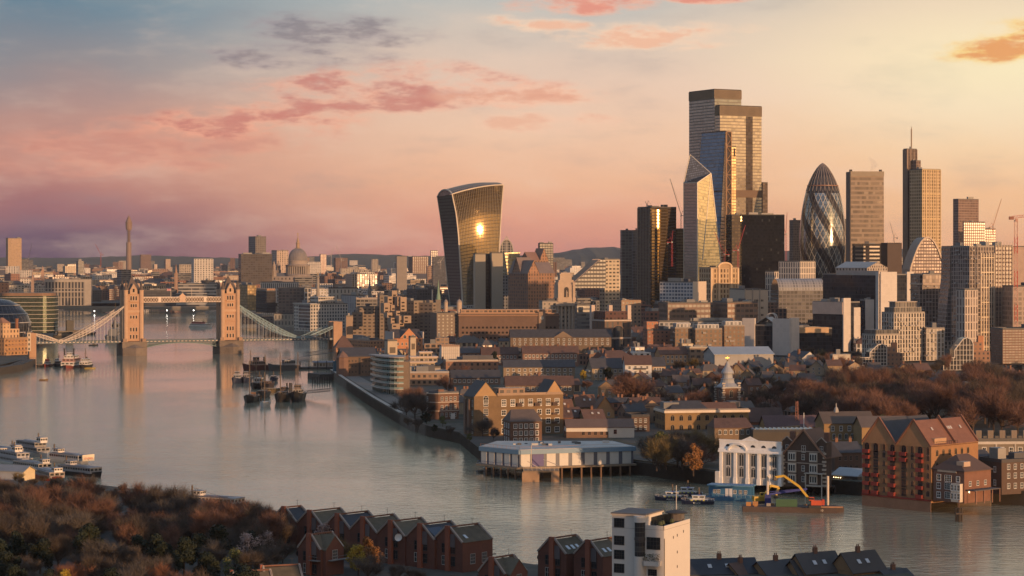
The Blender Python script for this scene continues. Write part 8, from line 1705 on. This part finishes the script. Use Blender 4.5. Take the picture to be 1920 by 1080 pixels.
MB().box(0, w_ * .62, L_ * .35, L_, h_, h_ + 3.2).build('upper_storey', WB, wb.root); MB().box(-.25, w_ * .64, L_ * .34, L_ + .2, h_ + 3.2, h_ + 3.5).build('roof', P((.12, .12, .13)), wb.root); MB().box(-.35, w_ * .65, L_ * .33, L_ + .3, h_ + 3.0, h_ + 3.2).build('roof_edge', P((.6, .5, .4)), wb.root)
m = MB(); m.box(0, .2, 0, L_ * .35, h_, h_ + .9); m.box(0, w_, 0, .2, h_, h_ + .9); m.build('parapet', WB, wb.root)
n = 10; yb_, rb_ = L_ * .455, L_ * .095; bay = lambda s, z0, z1, mt, nm: MB().prism([(-s * math.sin(math.pi * i / n) * 1.6, yb_ + rb_ * s * math.cos(math.pi * i / n)) for i in range(n + 1)][::-1], z0, z1, bottom=True, bay=(.5, 1.1)).build(nm, mt, wb.root)
bay(1.0, h_ - 6.3, h_ + 1.6, FA((.08, .075, .07), (.05, .05, .055), .82, .86, .1, .3, .1, .2), 'bay_glazing'); bay(1.1, h_ + 1.6, h_ + 3.0, WB, 'bay_head'); bay(1.12, 0, h_ - 6.3, WB, 'bay_base'); bay(1.06, h_ - 2.6, h_ - 2.0, P((.07, .06, .06)), 'bay_band')
wins(wb.root, 'L', [L_ * .86], [h_ + .2, h_ - 3.9, h_ - 7.2, h_ - 10.4, h_ - 13.6], 2.4, 1.9, 'grid', fm_); win(wb.root, 'L', L_ * .20, h_ - 4.5, 3.2, 2.6, 'grid', fm_); win(wb.root, 'L', L_ * .22, h_ - 10.6, 2.0, 1.3, 'grid', fm_)
MB().box(-1.6, 0, L_ * .06, L_ * .34, h_ - 8.3, h_ - 7.2).build('balcony', WB, wb.root)
m = MB(); rg = random.Random(8)
for i in range(420): c = Vector((rg.uniform(-1.7, -.4), L_ * rg.uniform(.06, .36), h_ - 7.2 + rg.uniform(0, 1.5) ** 1.2)); d = Vector((rg.uniform(-1, 1), rg.uniform(-1, 1), rg.uniform(-1, 1))) * .22; e = Vector((d.y, -d.x, d.z)); m.face([c, c + d, c + e])
m.build('balcony_plants', P((.05, .06, .025)), wb.root)
for z, u in ((h_ - 2.6, .35), (h_ - 2.4, .5), (h_ - 1.9, .74), (h_ - 6.3, .5), (h_ - 9.7, .5)): MB().box(-.18, .18, -.05, 0, 0, .6).build('porthole', P((.06, .05, .05)), wb.root, (w_ * u, -.01, z))
MB().box(.0, .3, -.06, 0, 0, h_ - 2).build('dark_joint', fm_, wb.root, (.0, -.01, 0))
MB().lathe([(2.0, h_), (2.0, h_ + 2.5)], 12, w_ * .82, 2.3, uvn=12).build('lookout_glass', FA((.1, .09, .09), (.16, .14, .13), .7, .95, .1, .2), wb.root); MB().lathe([(2.6, h_ + 2.5), (2.7, h_ + 2.7), (.2, h_ + 3.3)], 20, w_ * .82, 2.3).build('lookout_roof', P((.05, .05, .055)), wb.root)
m = MB(); m.bar((w_ * .82, 2.3, h_ + 3), (w_ * .82, 2.3, h_ + 9), .14); m.build('mast', P((.6, .56, .52)), wb.root); m = MB(); m.box(w_ * .66, w_ * .68, L_ * .2, L_ * .34, h_, h_ + 2.4); m.box(w_ * .2, w_ * .66, L_ * .335, L_ * .345, h_ + .2, h_ + 2.4); m.build('terrace_glazing', m_glass, wb.root)
for i, (u, v) in enumerate(((.1, .12), (.25, .15), (.5, .1))): MB().lathe([(.35, h_), (.3, h_ + .6), (.6, h_ + 1.0), (.3, h_ + 1.7)], 7, w_ * u, L_ * v).build('terrace_plant', P((.06, .07, .03)), wb.root)
for (x0, xc, x1, top, a, rs, ax, lab, mt) in ((1262, 1292, 1424, 1077, 12, 3.2, 'x', 'long dark slate roof with skylights right of the white block', slat), (1372, 1392, 1432, 1085, 40, 3.4, 'x', 'brown tiled gable roof below the long dark slate roof', m_tile), (1424, 1440, 1508, 1079, 30, 3, 'x', 'dark roof with chimney pots left of the pale flag post', P((.05, .05, .055), .7)), (1490, 1512, 1585, 1075, 30, 4.4, 'x', 'buff gabled house with dark roof and small dish', P((.06, .055, .055), .7)), (1560, 1600, 1662, 1073, 34, 4.4, 'x', 'buff gabled house at the right end of the dark roofs', P((.065, .055, .05), .7)), (1470, 1500, 1560, 1080, 24, 3.4, 'x', 'lowest dark roof at the bottom edge', P((.055, .05, .05), .7)), (1655, 1672, 1720, 1091, 30, 2.4, 'x', 'small dark roof and chimney at the far right of the bottom edge', m_slate)):
    b = B('bank_house', lab, 'house', (x0, xc, x1), top, 560, a, 4, P((.24, .15, .08), .85, 0, .25, .3), False, plant=0, dp=9, group='dark roofed houses on the near bank'); pitched(b, rs, ax, mt, .3, chim=1); wins(b.root, 'R', spread(3, b.w, 1), (b.h - 2.6,), 1.1, 1.4)
    if rs in (3.2, 4.4):
        for u in (.3, .55): MB().box(0, 1.0, 0, 1.3, 0, .12).build('skylight', P((.5, .52, .55), .15), b.root, (b.w * u, 1.6, b.h + rs * .38)).rotation_euler = (math.atan2(rs, 4.5), 0, 0)
p = Wp(1494, 1005, 575); r = thing('flag_post', 'leaning white post with a small pale pennant above the dark roofs', 'flagpole', (Wp(1512, 1060, 575).x, 575, 4)); q_ = p - r.location; MB().bar((0, 0, 0), q_, .12).build('post', m_white, r); m = MB(); m.face([q_, q_ + Vector((1.5, .1, -.2)), q_ + Vector((.6, .1, -1.5))]); m.face([q_ + Vector((.6, .14, -1.5)), q_ + Vector((1.5, .14, -.2)), q_ + Vector((0, .04, 0))]); m.build('pennant', P((.55, .5, .36)), r)
# ================================================================ trees
def bare(seed, h, sp, ntw, ln=1.5):
    g = random.Random(seed); T = MB(); C = MB(); tips = []
    def grow(p, d, L_, w, lv):
        q = p + d * L_; T.bar(p, q, w, w)
        if lv >= 1: tips.extend([(p, q, d)] * (1 if lv < 3 else 2))
        if lv == 4: return
        for i in range(g.choice((2, 3, 3)) if lv else 7):
            nd = (d + Vector((g.uniform(-1, 1), g.uniform(-1, 1), g.uniform(-.1, .7) if lv else g.uniform(-.6, .5))) * (sp if lv else sp * 1.7)).normalized(); grow(p.lerp(q, g.uniform(.45, 1)), nd, L_ * (g.uniform(.62, .86) if lv else g.uniform(.8, 1.25)), w * .5, lv + 1)
    grow(Vector((0, 0, 0)), Vector((0, 0, 1)), h * .24, h * .026, 0)
    for i in range(ntw):
        p, q, d = g.choice(tips); c = p.lerp(q, g.random() * 1.1) + Vector((g.gauss(0, .3), g.gauss(0, .3), g.gauss(0, .3))); nd = (d * .8 + Vector((g.uniform(-1, 1), g.uniform(-1, 1), g.uniform(-.5, 1.1)))).normalized() * ln * g.uniform(.5, 1.3)
        s = nd.cross(Vector((g.uniform(-1, 1), g.uniform(-1, 1), g.uniform(-1, 1)))).normalized() * g.uniform(.02, .05); C.face([c - s, c + s, c + nd])
    k = h / max(v[2] for v in C.v); T.v = [(x * k, y * k, z * k) for x, y, z in T.v]; C.v = [(x * k, y * k, z * k) for x, y, z in C.v]
    return T, C
def leafy(seed, h, r_, n, sz=.5, con=False):
    g = random.Random(seed); T = MB(); C = MB(); T.bar((0, 0, 0), (0, 0, h * .55), h * .035); blobs = []
    for i in range(14):
        t = g.random(); zc = h * (.3 + .6 * t); rr_ = r_ * ((1 - t) * .9 if con else math.sin(math.pi * (.25 + .7 * t))) ; a_ = g.uniform(0, 6.28); c = Vector((math.cos(a_) * rr_ * g.uniform(.3, .9), math.sin(a_) * rr_ * g.uniform(.3, .9), zc)); blobs.append((c, r_ * g.uniform(.28, .5))); T.bar((0, 0, h * .3), c, h * .01)
    for i in range(n):
        c, br_ = g.choice(blobs); d = Vector((g.gauss(0, 1), g.gauss(0, 1), g.gauss(0, 1))).normalized(); p = c + d * br_ * g.random() ** .4; e = Vector((g.uniform(-1, 1), g.uniform(-1, 1), g.uniform(-1, 1))).normalized() * sz * g.uniform(.5, 1); f_ = e.cross(d).normalized() * sz * .6; C.face([p - e, p + f_, p + e, p - f_])
    return T, C
mbark = P((.07, .05, .04), .9); TW = {'russet': (.165, .088, .064), 'brown': (.088, .068, .054), 'grey': (.10, .088, .08), 'orange': (.23, .10, .055), 'bud': (.16, .12, .055)}
TV = {}
for i, (sd, h, sp, n, ln) in enumerate(((1, 14, .62, 4400, 2.2), (2, 13, .7, 4000, 2.1), (3, 15, .52, 4400, 2.3), (4, 12, .75, 3800, 2.0))):
    T, C = bare(sd, h, sp, n, ln); tm_ = T.mesh('trunk', mbark)
    for k_, c in TW.items(): TV[(k_, i)] = (tm_, C.mesh('crown', P(c, .9, 0, .5, .25)), h)
for k_, c, con, n, sz in (('yellow', (.34, .24, .03), False, 2600, .4), ('evergreen', (.014, .021, .011), False, 3000, .5), ('green', (.10, .11, .035), False, 2000, .38), ('blossom', (.36, .27, .25), False, 1300, .3), ('autumn', (.26, .12, .04), False, 1900, .42)):
    for i in range(2): T, C = leafy(20 + i + n, 12, 4.6, n, sz, con); TV[(k_, i)] = (T.mesh('trunk', mbark), C.mesh('crown', P(c, .8, 0, .45, .4)), 12)
ADJ = {'russet': 'bare russet', 'brown': 'bare brown', 'grey': 'bare grey', 'orange': 'bright orange', 'bud': 'olive budding', 'yellow': 'yellow leaved', 'evergreen': 'dark evergreen', 'green': 'pale green', 'blossom': 'pinkish blossoming', 'autumn': 'orange leaved'}
ORD = ['leftmost', 'second', 'third', 'fourth', 'fifth', 'sixth', 'seventh', 'eighth', 'ninth', 'tenth', '11th', '12th', '13th', '14th', '15th', '16th', '17th', '18th', '19th'] + [f'{i}th' for i in range(20, 120)]
for i in range(20, 120):
    if i % 10 in (1, 2, 3) and i != 111 and i != 112 and i != 113: ORD[i - 1] = f'{i}' + {1: 'st', 2: 'nd', 3: 'rd'}[i % 10]
trees = []
def tree(kind, x, y, ht_, place, z=5.0):
    nm_ = 'shrub' if ht_ < 5.2 and 'scrub' in place else 'bare_tree' if kind in TW else 'evergreen_tree' if kind == 'evergreen' else 'leafy_tree'
    g = random.Random(int(x * 7 + y * 13)); i = g.randrange(4) if (kind, 3) in TV else g.randrange(2); t, c, h0 = TV[(kind, i)]; p = G(x, y, z); s = ht_ / h0
    r = thing(nm_, '', nm_.replace('_', ' '), (p.x, p.y, z), g.uniform(0, 6.28), place); w = g.uniform(.9, 1.2); r.scale = (s * w, s * w, s); ob('trunk', t, r); ob('crown', c, r); trees.append((r, kind, place, x, y)); FOOT.append((p.x, p.y, 3))
g = random.Random(21)
def field(x0, x1, y0, y1, n, kinds, h0, h1, place, mind=6, slope=None):
    got = []; k = 0
    while len(got) < n and k < n * 40:
        k += 1; x, y = g.uniform(x0, x1), g.uniform(y0, y1)
        if slope and y < slope(x): continue
        p = G(x, y)
        if any((p.x - a_) ** 2 + (p.y - b_) ** 2 < mind ** 2 for a_, b_ in got) or any((p.x - f_[0]) ** 2 + (p.y - f_[1]) ** 2 < (f_[2] * .8 + 1.5) ** 2 for f_ in FOOT): continue
        got.append((p.x, p.y)); tree(g.choice(kinds), x, y, g.uniform(h0, h1), place)
field(1490, 1950, 738, 815, 90, ('russet', 'russet', 'brown', 'russet', 'russet', 'brown'), 16, 23, 'the russet wood behind the wharf', 7)
field(1250, 1500, 738, 790, 24, ('russet', 'brown', 'brown', 'grey'), 10, 15, 'the trees round the church tower', 6)
field(1222, 1338, 866, 884, 16, ('brown', 'grey', 'bud', 'bud', 'grey', 'russet'), 12, 16, 'the riverside clump left of the white house', 4.5)
tree('autumn', 1300, 893, 12, 'the riverside clump left of the white house'); tree('green', 1238, 880, 14, 'the riverside clump left of the white house')
for x, y, h in ((1188, 768, 21), (1176, 764, 17), (1201, 766, 18)): tree('russet', x, y, h, 'the big bare clump in the dock streets')
for x, y, h, k_ in ((762, 782, 15, 'brown'), (778, 786, 15, 'grey'), (792, 780, 13, 'brown'), (772, 770, 14, 'russet'), (815, 768, 12, 'grey'), (838, 738, 12, 'russet'), (935, 815, 11, 'bud'), (917, 812, 10, 'brown'), (905, 818, 9, 'grey'), (870, 715, 12, 'russet'), (800, 796, 6, 'evergreen'), (830, 800, 5, 'green')): tree(k_, x, y, h, 'the trees along the promenade')
for x, y, h, k_ in ((1118, 712, 13, 'evergreen'), (1139, 714, 9, 'evergreen'), (1206, 708, 10, 'evergreen'), (1094, 716, 8, 'yellow'), (925, 690, 12, 'evergreen'), (955, 704, 9, 'autumn'), (985, 706, 8, 'evergreen'), (1180, 655, 12, 'russet'), (1160, 655, 10, 'brown'), (1300, 700, 12, 'bud'), (1275, 702, 11, 'brown'), (1325, 702, 10, 'brown'), (1655, 822, 10, 'green'), (1672, 808, 12, 'yellow')): tree(k_, x, y, h, 'the scattered street trees')
field(1395, 1625, 672, 694, 22, ('brown', 'russet', 'grey', 'russet', 'bud'), 7, 12, 'the row below the white pier offices', 7)
field(1100, 1500, 690, 740, 18, ('brown', 'russet', 'grey'), 7, 11, 'the garden trees of the dock streets', 8)
field(1560, 1920, 694, 735, 24, ('russet', 'brown', 'grey'), 9, 14, 'the trees before the white framed flats', 8)
field(640, 900, 612, 660, 8, ('brown', 'grey'), 7, 10, 'the few trees by the stepped hotel', 8); field(500, 650, 632, 642, 7, ('brown', 'grey'), 9, 13, 'the quay under the bridge chain', 9)
# the near wood, lower left
sl = lambda x: 946 + max(0, x - 150) * .13
field(-20, 535, 945, 1050, 84, ('brown', 'grey', 'brown', 'russet'), 9, 14, 'the near wood at lower left', 4.0, sl)
field(-20, 530, 904, 990, 90, ('brown', 'grey', 'brown', 'bud'), 2.6, 5, 'the bank scrub by the moored boats', 2.2, lambda x: 904 + max(0, x - 90) * .16)
field(-20, 500, 1045, 1150, 44, ('evergreen', 'brown', 'grey', 'evergreen'), 7, 11, 'the front of the near wood', 3.8)
field(-20, 330, 1125, 1200, 22, ('orange', 'orange', 'russet'), 8, 11, 'the bottom left thicket', 3.4)
for x, y, h, k_ in ((122, 1132, 8, 'yellow'), (300, 1075, 10, 'evergreen'), (345, 1080, 10, 'evergreen'), (372, 1064, 9, 'evergreen'), (465, 1062, 9, 'blossom'), (500, 1050, 8, 'blossom'), (440, 1092, 8, 'green'), (478, 1010, 11, 'russet'), (505, 1018, 11, 'orange'), (452, 1002, 11, 'russet'), (610, 1040, 9, 'blossom'), (690, 1072, 9, 'autumn'), (672, 1080, 8, 'yellow'), (660, 1066, 9, 'bud'), (745, 1098, 6, 'grey'), (780, 1108, 6, 'brown'), (860, 1120, 6, 'brown'), (510, 1090, 7, 'grey'), (530, 1060, 8, 'brown'), (690, 1090, 8, 'grey'), (925, 825, 7, 'grey'), (880, 830, 4, 'green'), (765, 800, 5, 'brown'), (785, 806, 6, 'grey'), (815, 812, 4, 'evergreen'), (845, 816, 5, 'brown')): tree(k_, x, y, h, 'the gardens round the sawtooth houses')
grp = {}
for t in trees: grp.setdefault((t[1], t[2]), []).append(t)
for (kd, pl_), ts in grp.items():
    ts.sort(key=lambda t: t[3])
    for i, t in enumerate(ts): t[0]['label'] = (f'{ADJ[kd]} tree in {pl_}' if len(ts) == 1 else f'{ADJ[kd]} tree in {pl_}, {ORD[i]} from left' if i else f'{ADJ[kd]} tree in {pl_}, leftmost')
# ================================================================ the rest of the city, block by block
ringxy = [(v.x, v.y) for v in ring]
def inland(x, y):
    c = False; n = len(ringxy); j = n - 1
    for i in range(n):
        xi, yi = ringxy[i]; xj, yj = ringxy[j]
        if (yi > y) != (yj > y) and x < (xj - xi) * (y - yi) / (yj - yi) + xi: c = not c
        j = i
    return c
LM = [('the telecom tower', 241, 490), ('the tan slab tower', 25, 490), ('the domed cathedral', 558, 505), ('the grey skyline slab', 482, 495), ('the pillared stone office', 125, 545), ('the stepped white office', 370, 545), ('the free standing column', 596, 545), ('the stepped hotel', 740, 590), ('the flared glass tower', 890, 500), ('the statue tower office', 1050, 570), ('the giant arch office', 1145, 630), ('the sloping glass block', 1105, 520), ('the gold curved tower', 1232, 490), ('the white hotel block', 1280, 548), ('the black glass slab', 1430, 500), ('the barrel roofed hall', 1500, 545), ('the bullet tower', 1543, 490), ('the mast tower', 1725, 480), ('the pointed arch tower', 1740, 500), ('the right edge crane', 1900, 560), ('the long brick warehouse', 950, 610), ('the church tower', 1364, 715), ('the folded roof hall', 1390, 668), ('the gabled wharf', 950, 770), ('the russet wood', 1700, 730), ('the curved glass office', 60, 590), ('the bridge', 340, 560), ('the gridded flats', 1690, 630)]
PAL = [('brown brick', (.20, .12, .085)), ('red brick', (.24, .12, .085)), ('buff', (.36, .28, .19)), ('grey', (.22, .21, .20)), ('pale stone', (.40, .35, .29)), ('white', (.56, .53, .5)), ('dark', (.07, .068, .07)), ('tan', (.32, .22, .15))]
PAT = ((.42, .5), (.55, .55), (1.0, .45), (.6, .8), (.35, .45))
fills = []; rf = random.Random(77)
def filler(px0, px1, Y0, Y1, n, h0, h1, w0, w1, pitch=.2, tall=0.0, grp='city blocks', pal=PAL, amax=36, lo=6, nm='city_block'):
    k = got = 0
    while got < n and k < n * 30:
        k += 1; Y = Y0 * (Y1 / Y0) ** rf.random(); x = rf.uniform(px0, px1); X = (x - CX) * Y / F
        w, d, h = rf.uniform(w0, w1), rf.uniform(w0 * .6, w1 * .7), rf.uniform(h0, h1)
        if rf.random() < tall: h *= rf.uniform(1.5, 2.3); w *= .7
        rr_ = math.hypot(w, d) * .42
        if not (inland(X, Y) and inland(X - rr_, Y - rr_) and inland(X + rr_, Y + rr_) and inland(X + rr_, Y - rr_) and inland(X - rr_, Y + rr_)): continue
        if any((X - f_[0]) ** 2 + (Y - f_[1]) ** 2 < (rr_ + f_[2]) ** 2 for f_ in FOOT): continue
        hw = w * .6 * F / Y
        for g0, g1, sy, gY in GUARD:
            if Y < gY and x + hw > g0 and x - hw < g1: h = min(h, zx(sy, Y) - 9)
        if h < lo: continue
        cn, c = rf.choice(pal); wf, hf = rf.choice(PAT); gl_ = (.05, .05, .055) if rf.random() < .7 else (.13, .12, .12)
        a = rf.choice((rf.uniform(4, amax), rf.uniform(16, 34))); r = thing(nm, '', nm.replace('_', ' '), (X, Y, 5), R(a), grp); big = Y > 4200
        b = Bd(); b.root, b.w, b.d, b.h = r, w, d, h; b.mat = FA(c, gl_, wf, hf, .25, 0 if rf.random() < .7 else .5, .2, .3); x0, y0 = -w / 2, -d / 2
        by = (4.2, 3.6) if not big else (6, 4.5)
        MB().box(x0, -x0, y0, -y0, 0, h, bay=by, cap=True).build('wall', b.mat, r); kind = 'flat roofed'
        if rf.random() < pitch and h < 22:
            kind = 'pitched roof'; rs = min(w, d) * .33; MB().gable(x0, -x0, y0, -y0, h + .02, rs, 'x' if w > d else 'y', .3, cut=rf.choice((0, min(w, d) * .4))).build('roof', rf.choice((m_slate, m_tile, P((.11, .095, .085), .8))), r)
            for e in (0, 1): (MB().gwall(y0, -y0, -x0 if e else x0, h, rs * .93, 0, not e, 'y') if w > d else MB().gwall(x0, -x0, -y0 if e else y0, h, rs * .93, 0, bool(e))).build('gable_wall', P(c, .85), r)
            for i in range(rf.choice((1, 2, 2))): MB().box(-.55, .55, -.4, .4, 0, rs + 1.5).build('chimney', P((.19, .1, .07)), r, (w * rf.uniform(-.35, .35), d * rf.uniform(-.2, .2), h))
        else:
            if rf.random() < .45: kind = 'stepped'; s = rf.uniform(.5, .8); hh = rf.uniform(3.4, 8); MB().box(x0 * s, -x0 * s, y0 * s, -y0 * s, h, h + hh, bay=by).build('upper_floor', FA(c, gl_, .7, .6, .25, 0, .2, .3), r); top = h + hh
            else: top = h; m = MB(); [m.box(*q4, h, h + 1.0) for q4 in ((x0, -x0, y0, y0 + .5), (x0, -x0, -y0 - .5, -y0), (x0, x0 + .5, y0 + .5, -y0 - .5), (-x0 - .5, -x0, y0 + .5, -y0 - .5))]; m.build('parapet', P(tuple(v * .9 for v in c)), r)
            for i in range(rf.choice((1, 2, 3))): pw = w * rf.uniform(.08, .25); MB().box(0, pw, 0, d * rf.uniform(.1, .3), 0, rf.uniform(1.5, 4.2)).build('roof_plant', rf.choice((P((.2, .2, .2)), P((.34, .32, .29)), P((.1, .1, .11)))), r, (w * rf.uniform(-.28, .1), d * rf.uniform(-.28, .1), top))
        FOOT.append((X, Y, rr_)); got += 1; y_ = HY - (5 + h / 2 - H) * F / Y; fills.append((r, cn, kind, x, y_, h))
filler(780, 1330, 2380, 3600, 70, 16, 34, 26, 50, .12, .08, 'office blocks of the inner city', nm='office_block')
filler(1150, 1960, 2080, 2900, 46, 14, 30, 24, 44, .15, .1, 'office blocks below the towers', nm='office_block')
filler(470, 860, 2300, 3800, 46, 14, 28, 24, 46, .2, 0, 'blocks between dome and hotel', nm='office_block')
filler(-80, 480, 3880, 5200, 70, 12, 26, 30, 60, .25, .04, 'blocks beyond the far road bridge')
filler(-90, 110, 2450, 3700, 16, 12, 24, 24, 44, .25, 0, 'blocks behind the curved glass office')
filler(-100, 1300, 5000, 9800, 160, 12, 30, 40, 90, .15, .14, 'far city blocks on the skyline', [p_ for p_ in PAL if p_[0] != 'dark'])
filler(1300, 2000, 3000, 6500, 26, 14, 34, 40, 70, .1, .1, 'hazy blocks behind the towers')
filler(660, 1260, 1500, 2000, 46, 7, 11, 11, 26, .8, 0, 'low roofs of the old dock quarter', PAL[:4] + PAL[-1:], 14, 4, nm='brick_house')
filler(1180, 1620, 1560, 2050, 46, 8, 14, 13, 30, .6, 0, 'low roofs before the pier offices', PAL[:6], 14, 4, nm='brick_house')
filler(860, 1500, 1060, 1500, 60, 5.5, 8.5, 9, 18, .9, 0, 'small roofs behind the wharves', PAL[:3] + PAL[-1:], 30, 4, nm='brick_house')
filler(1400, 1990, 1180, 1640, 16, 6, 9, 10, 20, .85, 0, 'small roofs round the russet wood', PAL[:3] + PAL[-1:], 30, 4, nm='brick_house')
cnt = {}
def where(y): return 'on the skyline' if y < 506 else 'in the far city' if y < 545 else 'in the middle distance' if y < 640 else 'among the low roofs'
for f_ in fills:
    x, y = f_[3], f_[4]; lm = min(LM, key=lambda l: abs(l[1] - x) + 1.5 * abs(l[2] - y)); dx_ = x - lm[1]
    cnt.setdefault((f_[1], f_[2], 'right of ' + lm[0] if dx_ >= 0 else 'left of ' + lm[0], where(y)), []).append((abs(dx_), f_))
for key, L_ in cnt.items():
    L_.sort(key=lambda t: t[0])
    for i, (_, f_) in enumerate(L_): f_[0]['label'] = (f'{key[0]} {key[1]} block {key[3]}, ' + ('just ' if len(L_) == 1 else 'nearest ' if i == 0 else ORD[i] + ' ') + key[2])
m = MB(); rf = random.Random(5)
for i in range(1500):
    Y = rf.uniform(4300, 12500); x = rf.uniform(-60, 1980); X = (x - CX) * Y / F; w, d, h = rf.uniform(14, 60), rf.uniform(14, 40), rf.uniform(8, 26) * (1 if rf.random() < .8 else rf.uniform(1.8, 3.4))
    if any((X - f_[0]) ** 2 + (Y - f_[1]) ** 2 < (w * .7 + f_[2]) ** 2 for f_ in FOOT if abs(f_[1] - Y) < 200): continue
    hw = w * .6 * F / Y
    for g0, g1, sy, gY in GUARD:
        if Y < gY and x + hw > g0 and x - hw < g1: h = min(h, zx(sy, Y) - 9)
    if h < 5: continue
    a_ = R(rf.uniform(0, 40)); c, s_ = math.cos(a_), math.sin(a_); k_ = rf.randrange(5)
    m.prism([(X + u * c - v * s_, Y + u * s_ + v * c) for u, v in ((-w / 2, -d / 2), (w / 2, -d / 2), (w / 2, d / 2), (-w / 2, d / 2))], 5, 5 + h, k_, 5, (6, 4.5))
o = m.build('distant_rooftops', [FA((.3, .2, .15), wf=.5), FA((.38, .33, .28), wf=.6), FA((.2, .19, .18), wf=1.0), FA((.5, .46, .42), wf=.4), FA((.16, .1, .08), wf=.45), P((.12, .115, .11), .9)]); o['kind'] = 'stuff'
for lab, xy, L_ in (('tall added block shading the near roofs, unseen beyond the lower right edge', (126, 455), 56), ('narrow added block shading the sawtooth houses, unseen beyond the lower right edge', (118, 368), 23), ('plain added block shading the near wood, unseen beyond the lower right edge', (106, 326), 32)):  # unseen blocks added out of frame to cast shade over the near bank
    r = thing('shade_block', lab, 'apartment building', (xy[0], xy[1], 5), R(37)); MB().box(0, L_, -14, 0, 0, 30, bay=(4, 3)).build('wall', FA(BRICK, wf=.4, hf=.45), r); MB().box(-.2, L_ + .2, -14.2, .2, 30, 30.8).build('roof', m_flat, r)
HAZE = 1.3e-5
# ---------------------------------------------------------------- air
hz = MB().box(-8800, 8800, -550, 16600, -5.2, 330)
ho = hz.build('haze', bpy.data.materials.new('air'))
ho['kind'] = 'stuff'
hmat = ho.data.materials[0]; hmat.use_nodes = True; hmat.node_tree.nodes.clear(); b_ = NB(hmat.node_tree)
pv = b_.n('ShaderNodeVolumePrincipled')
pv.inputs['Color'].default_value = (.84, .84, .98, 1)
pv.inputs['Density'].default_value = HAZE
pv.inputs['Anisotropy'].default_value = 0.0
hmat.node_tree.links.new(pv.outputs[0], b_.n('ShaderNodeOutputMaterial').inputs['Volume'])
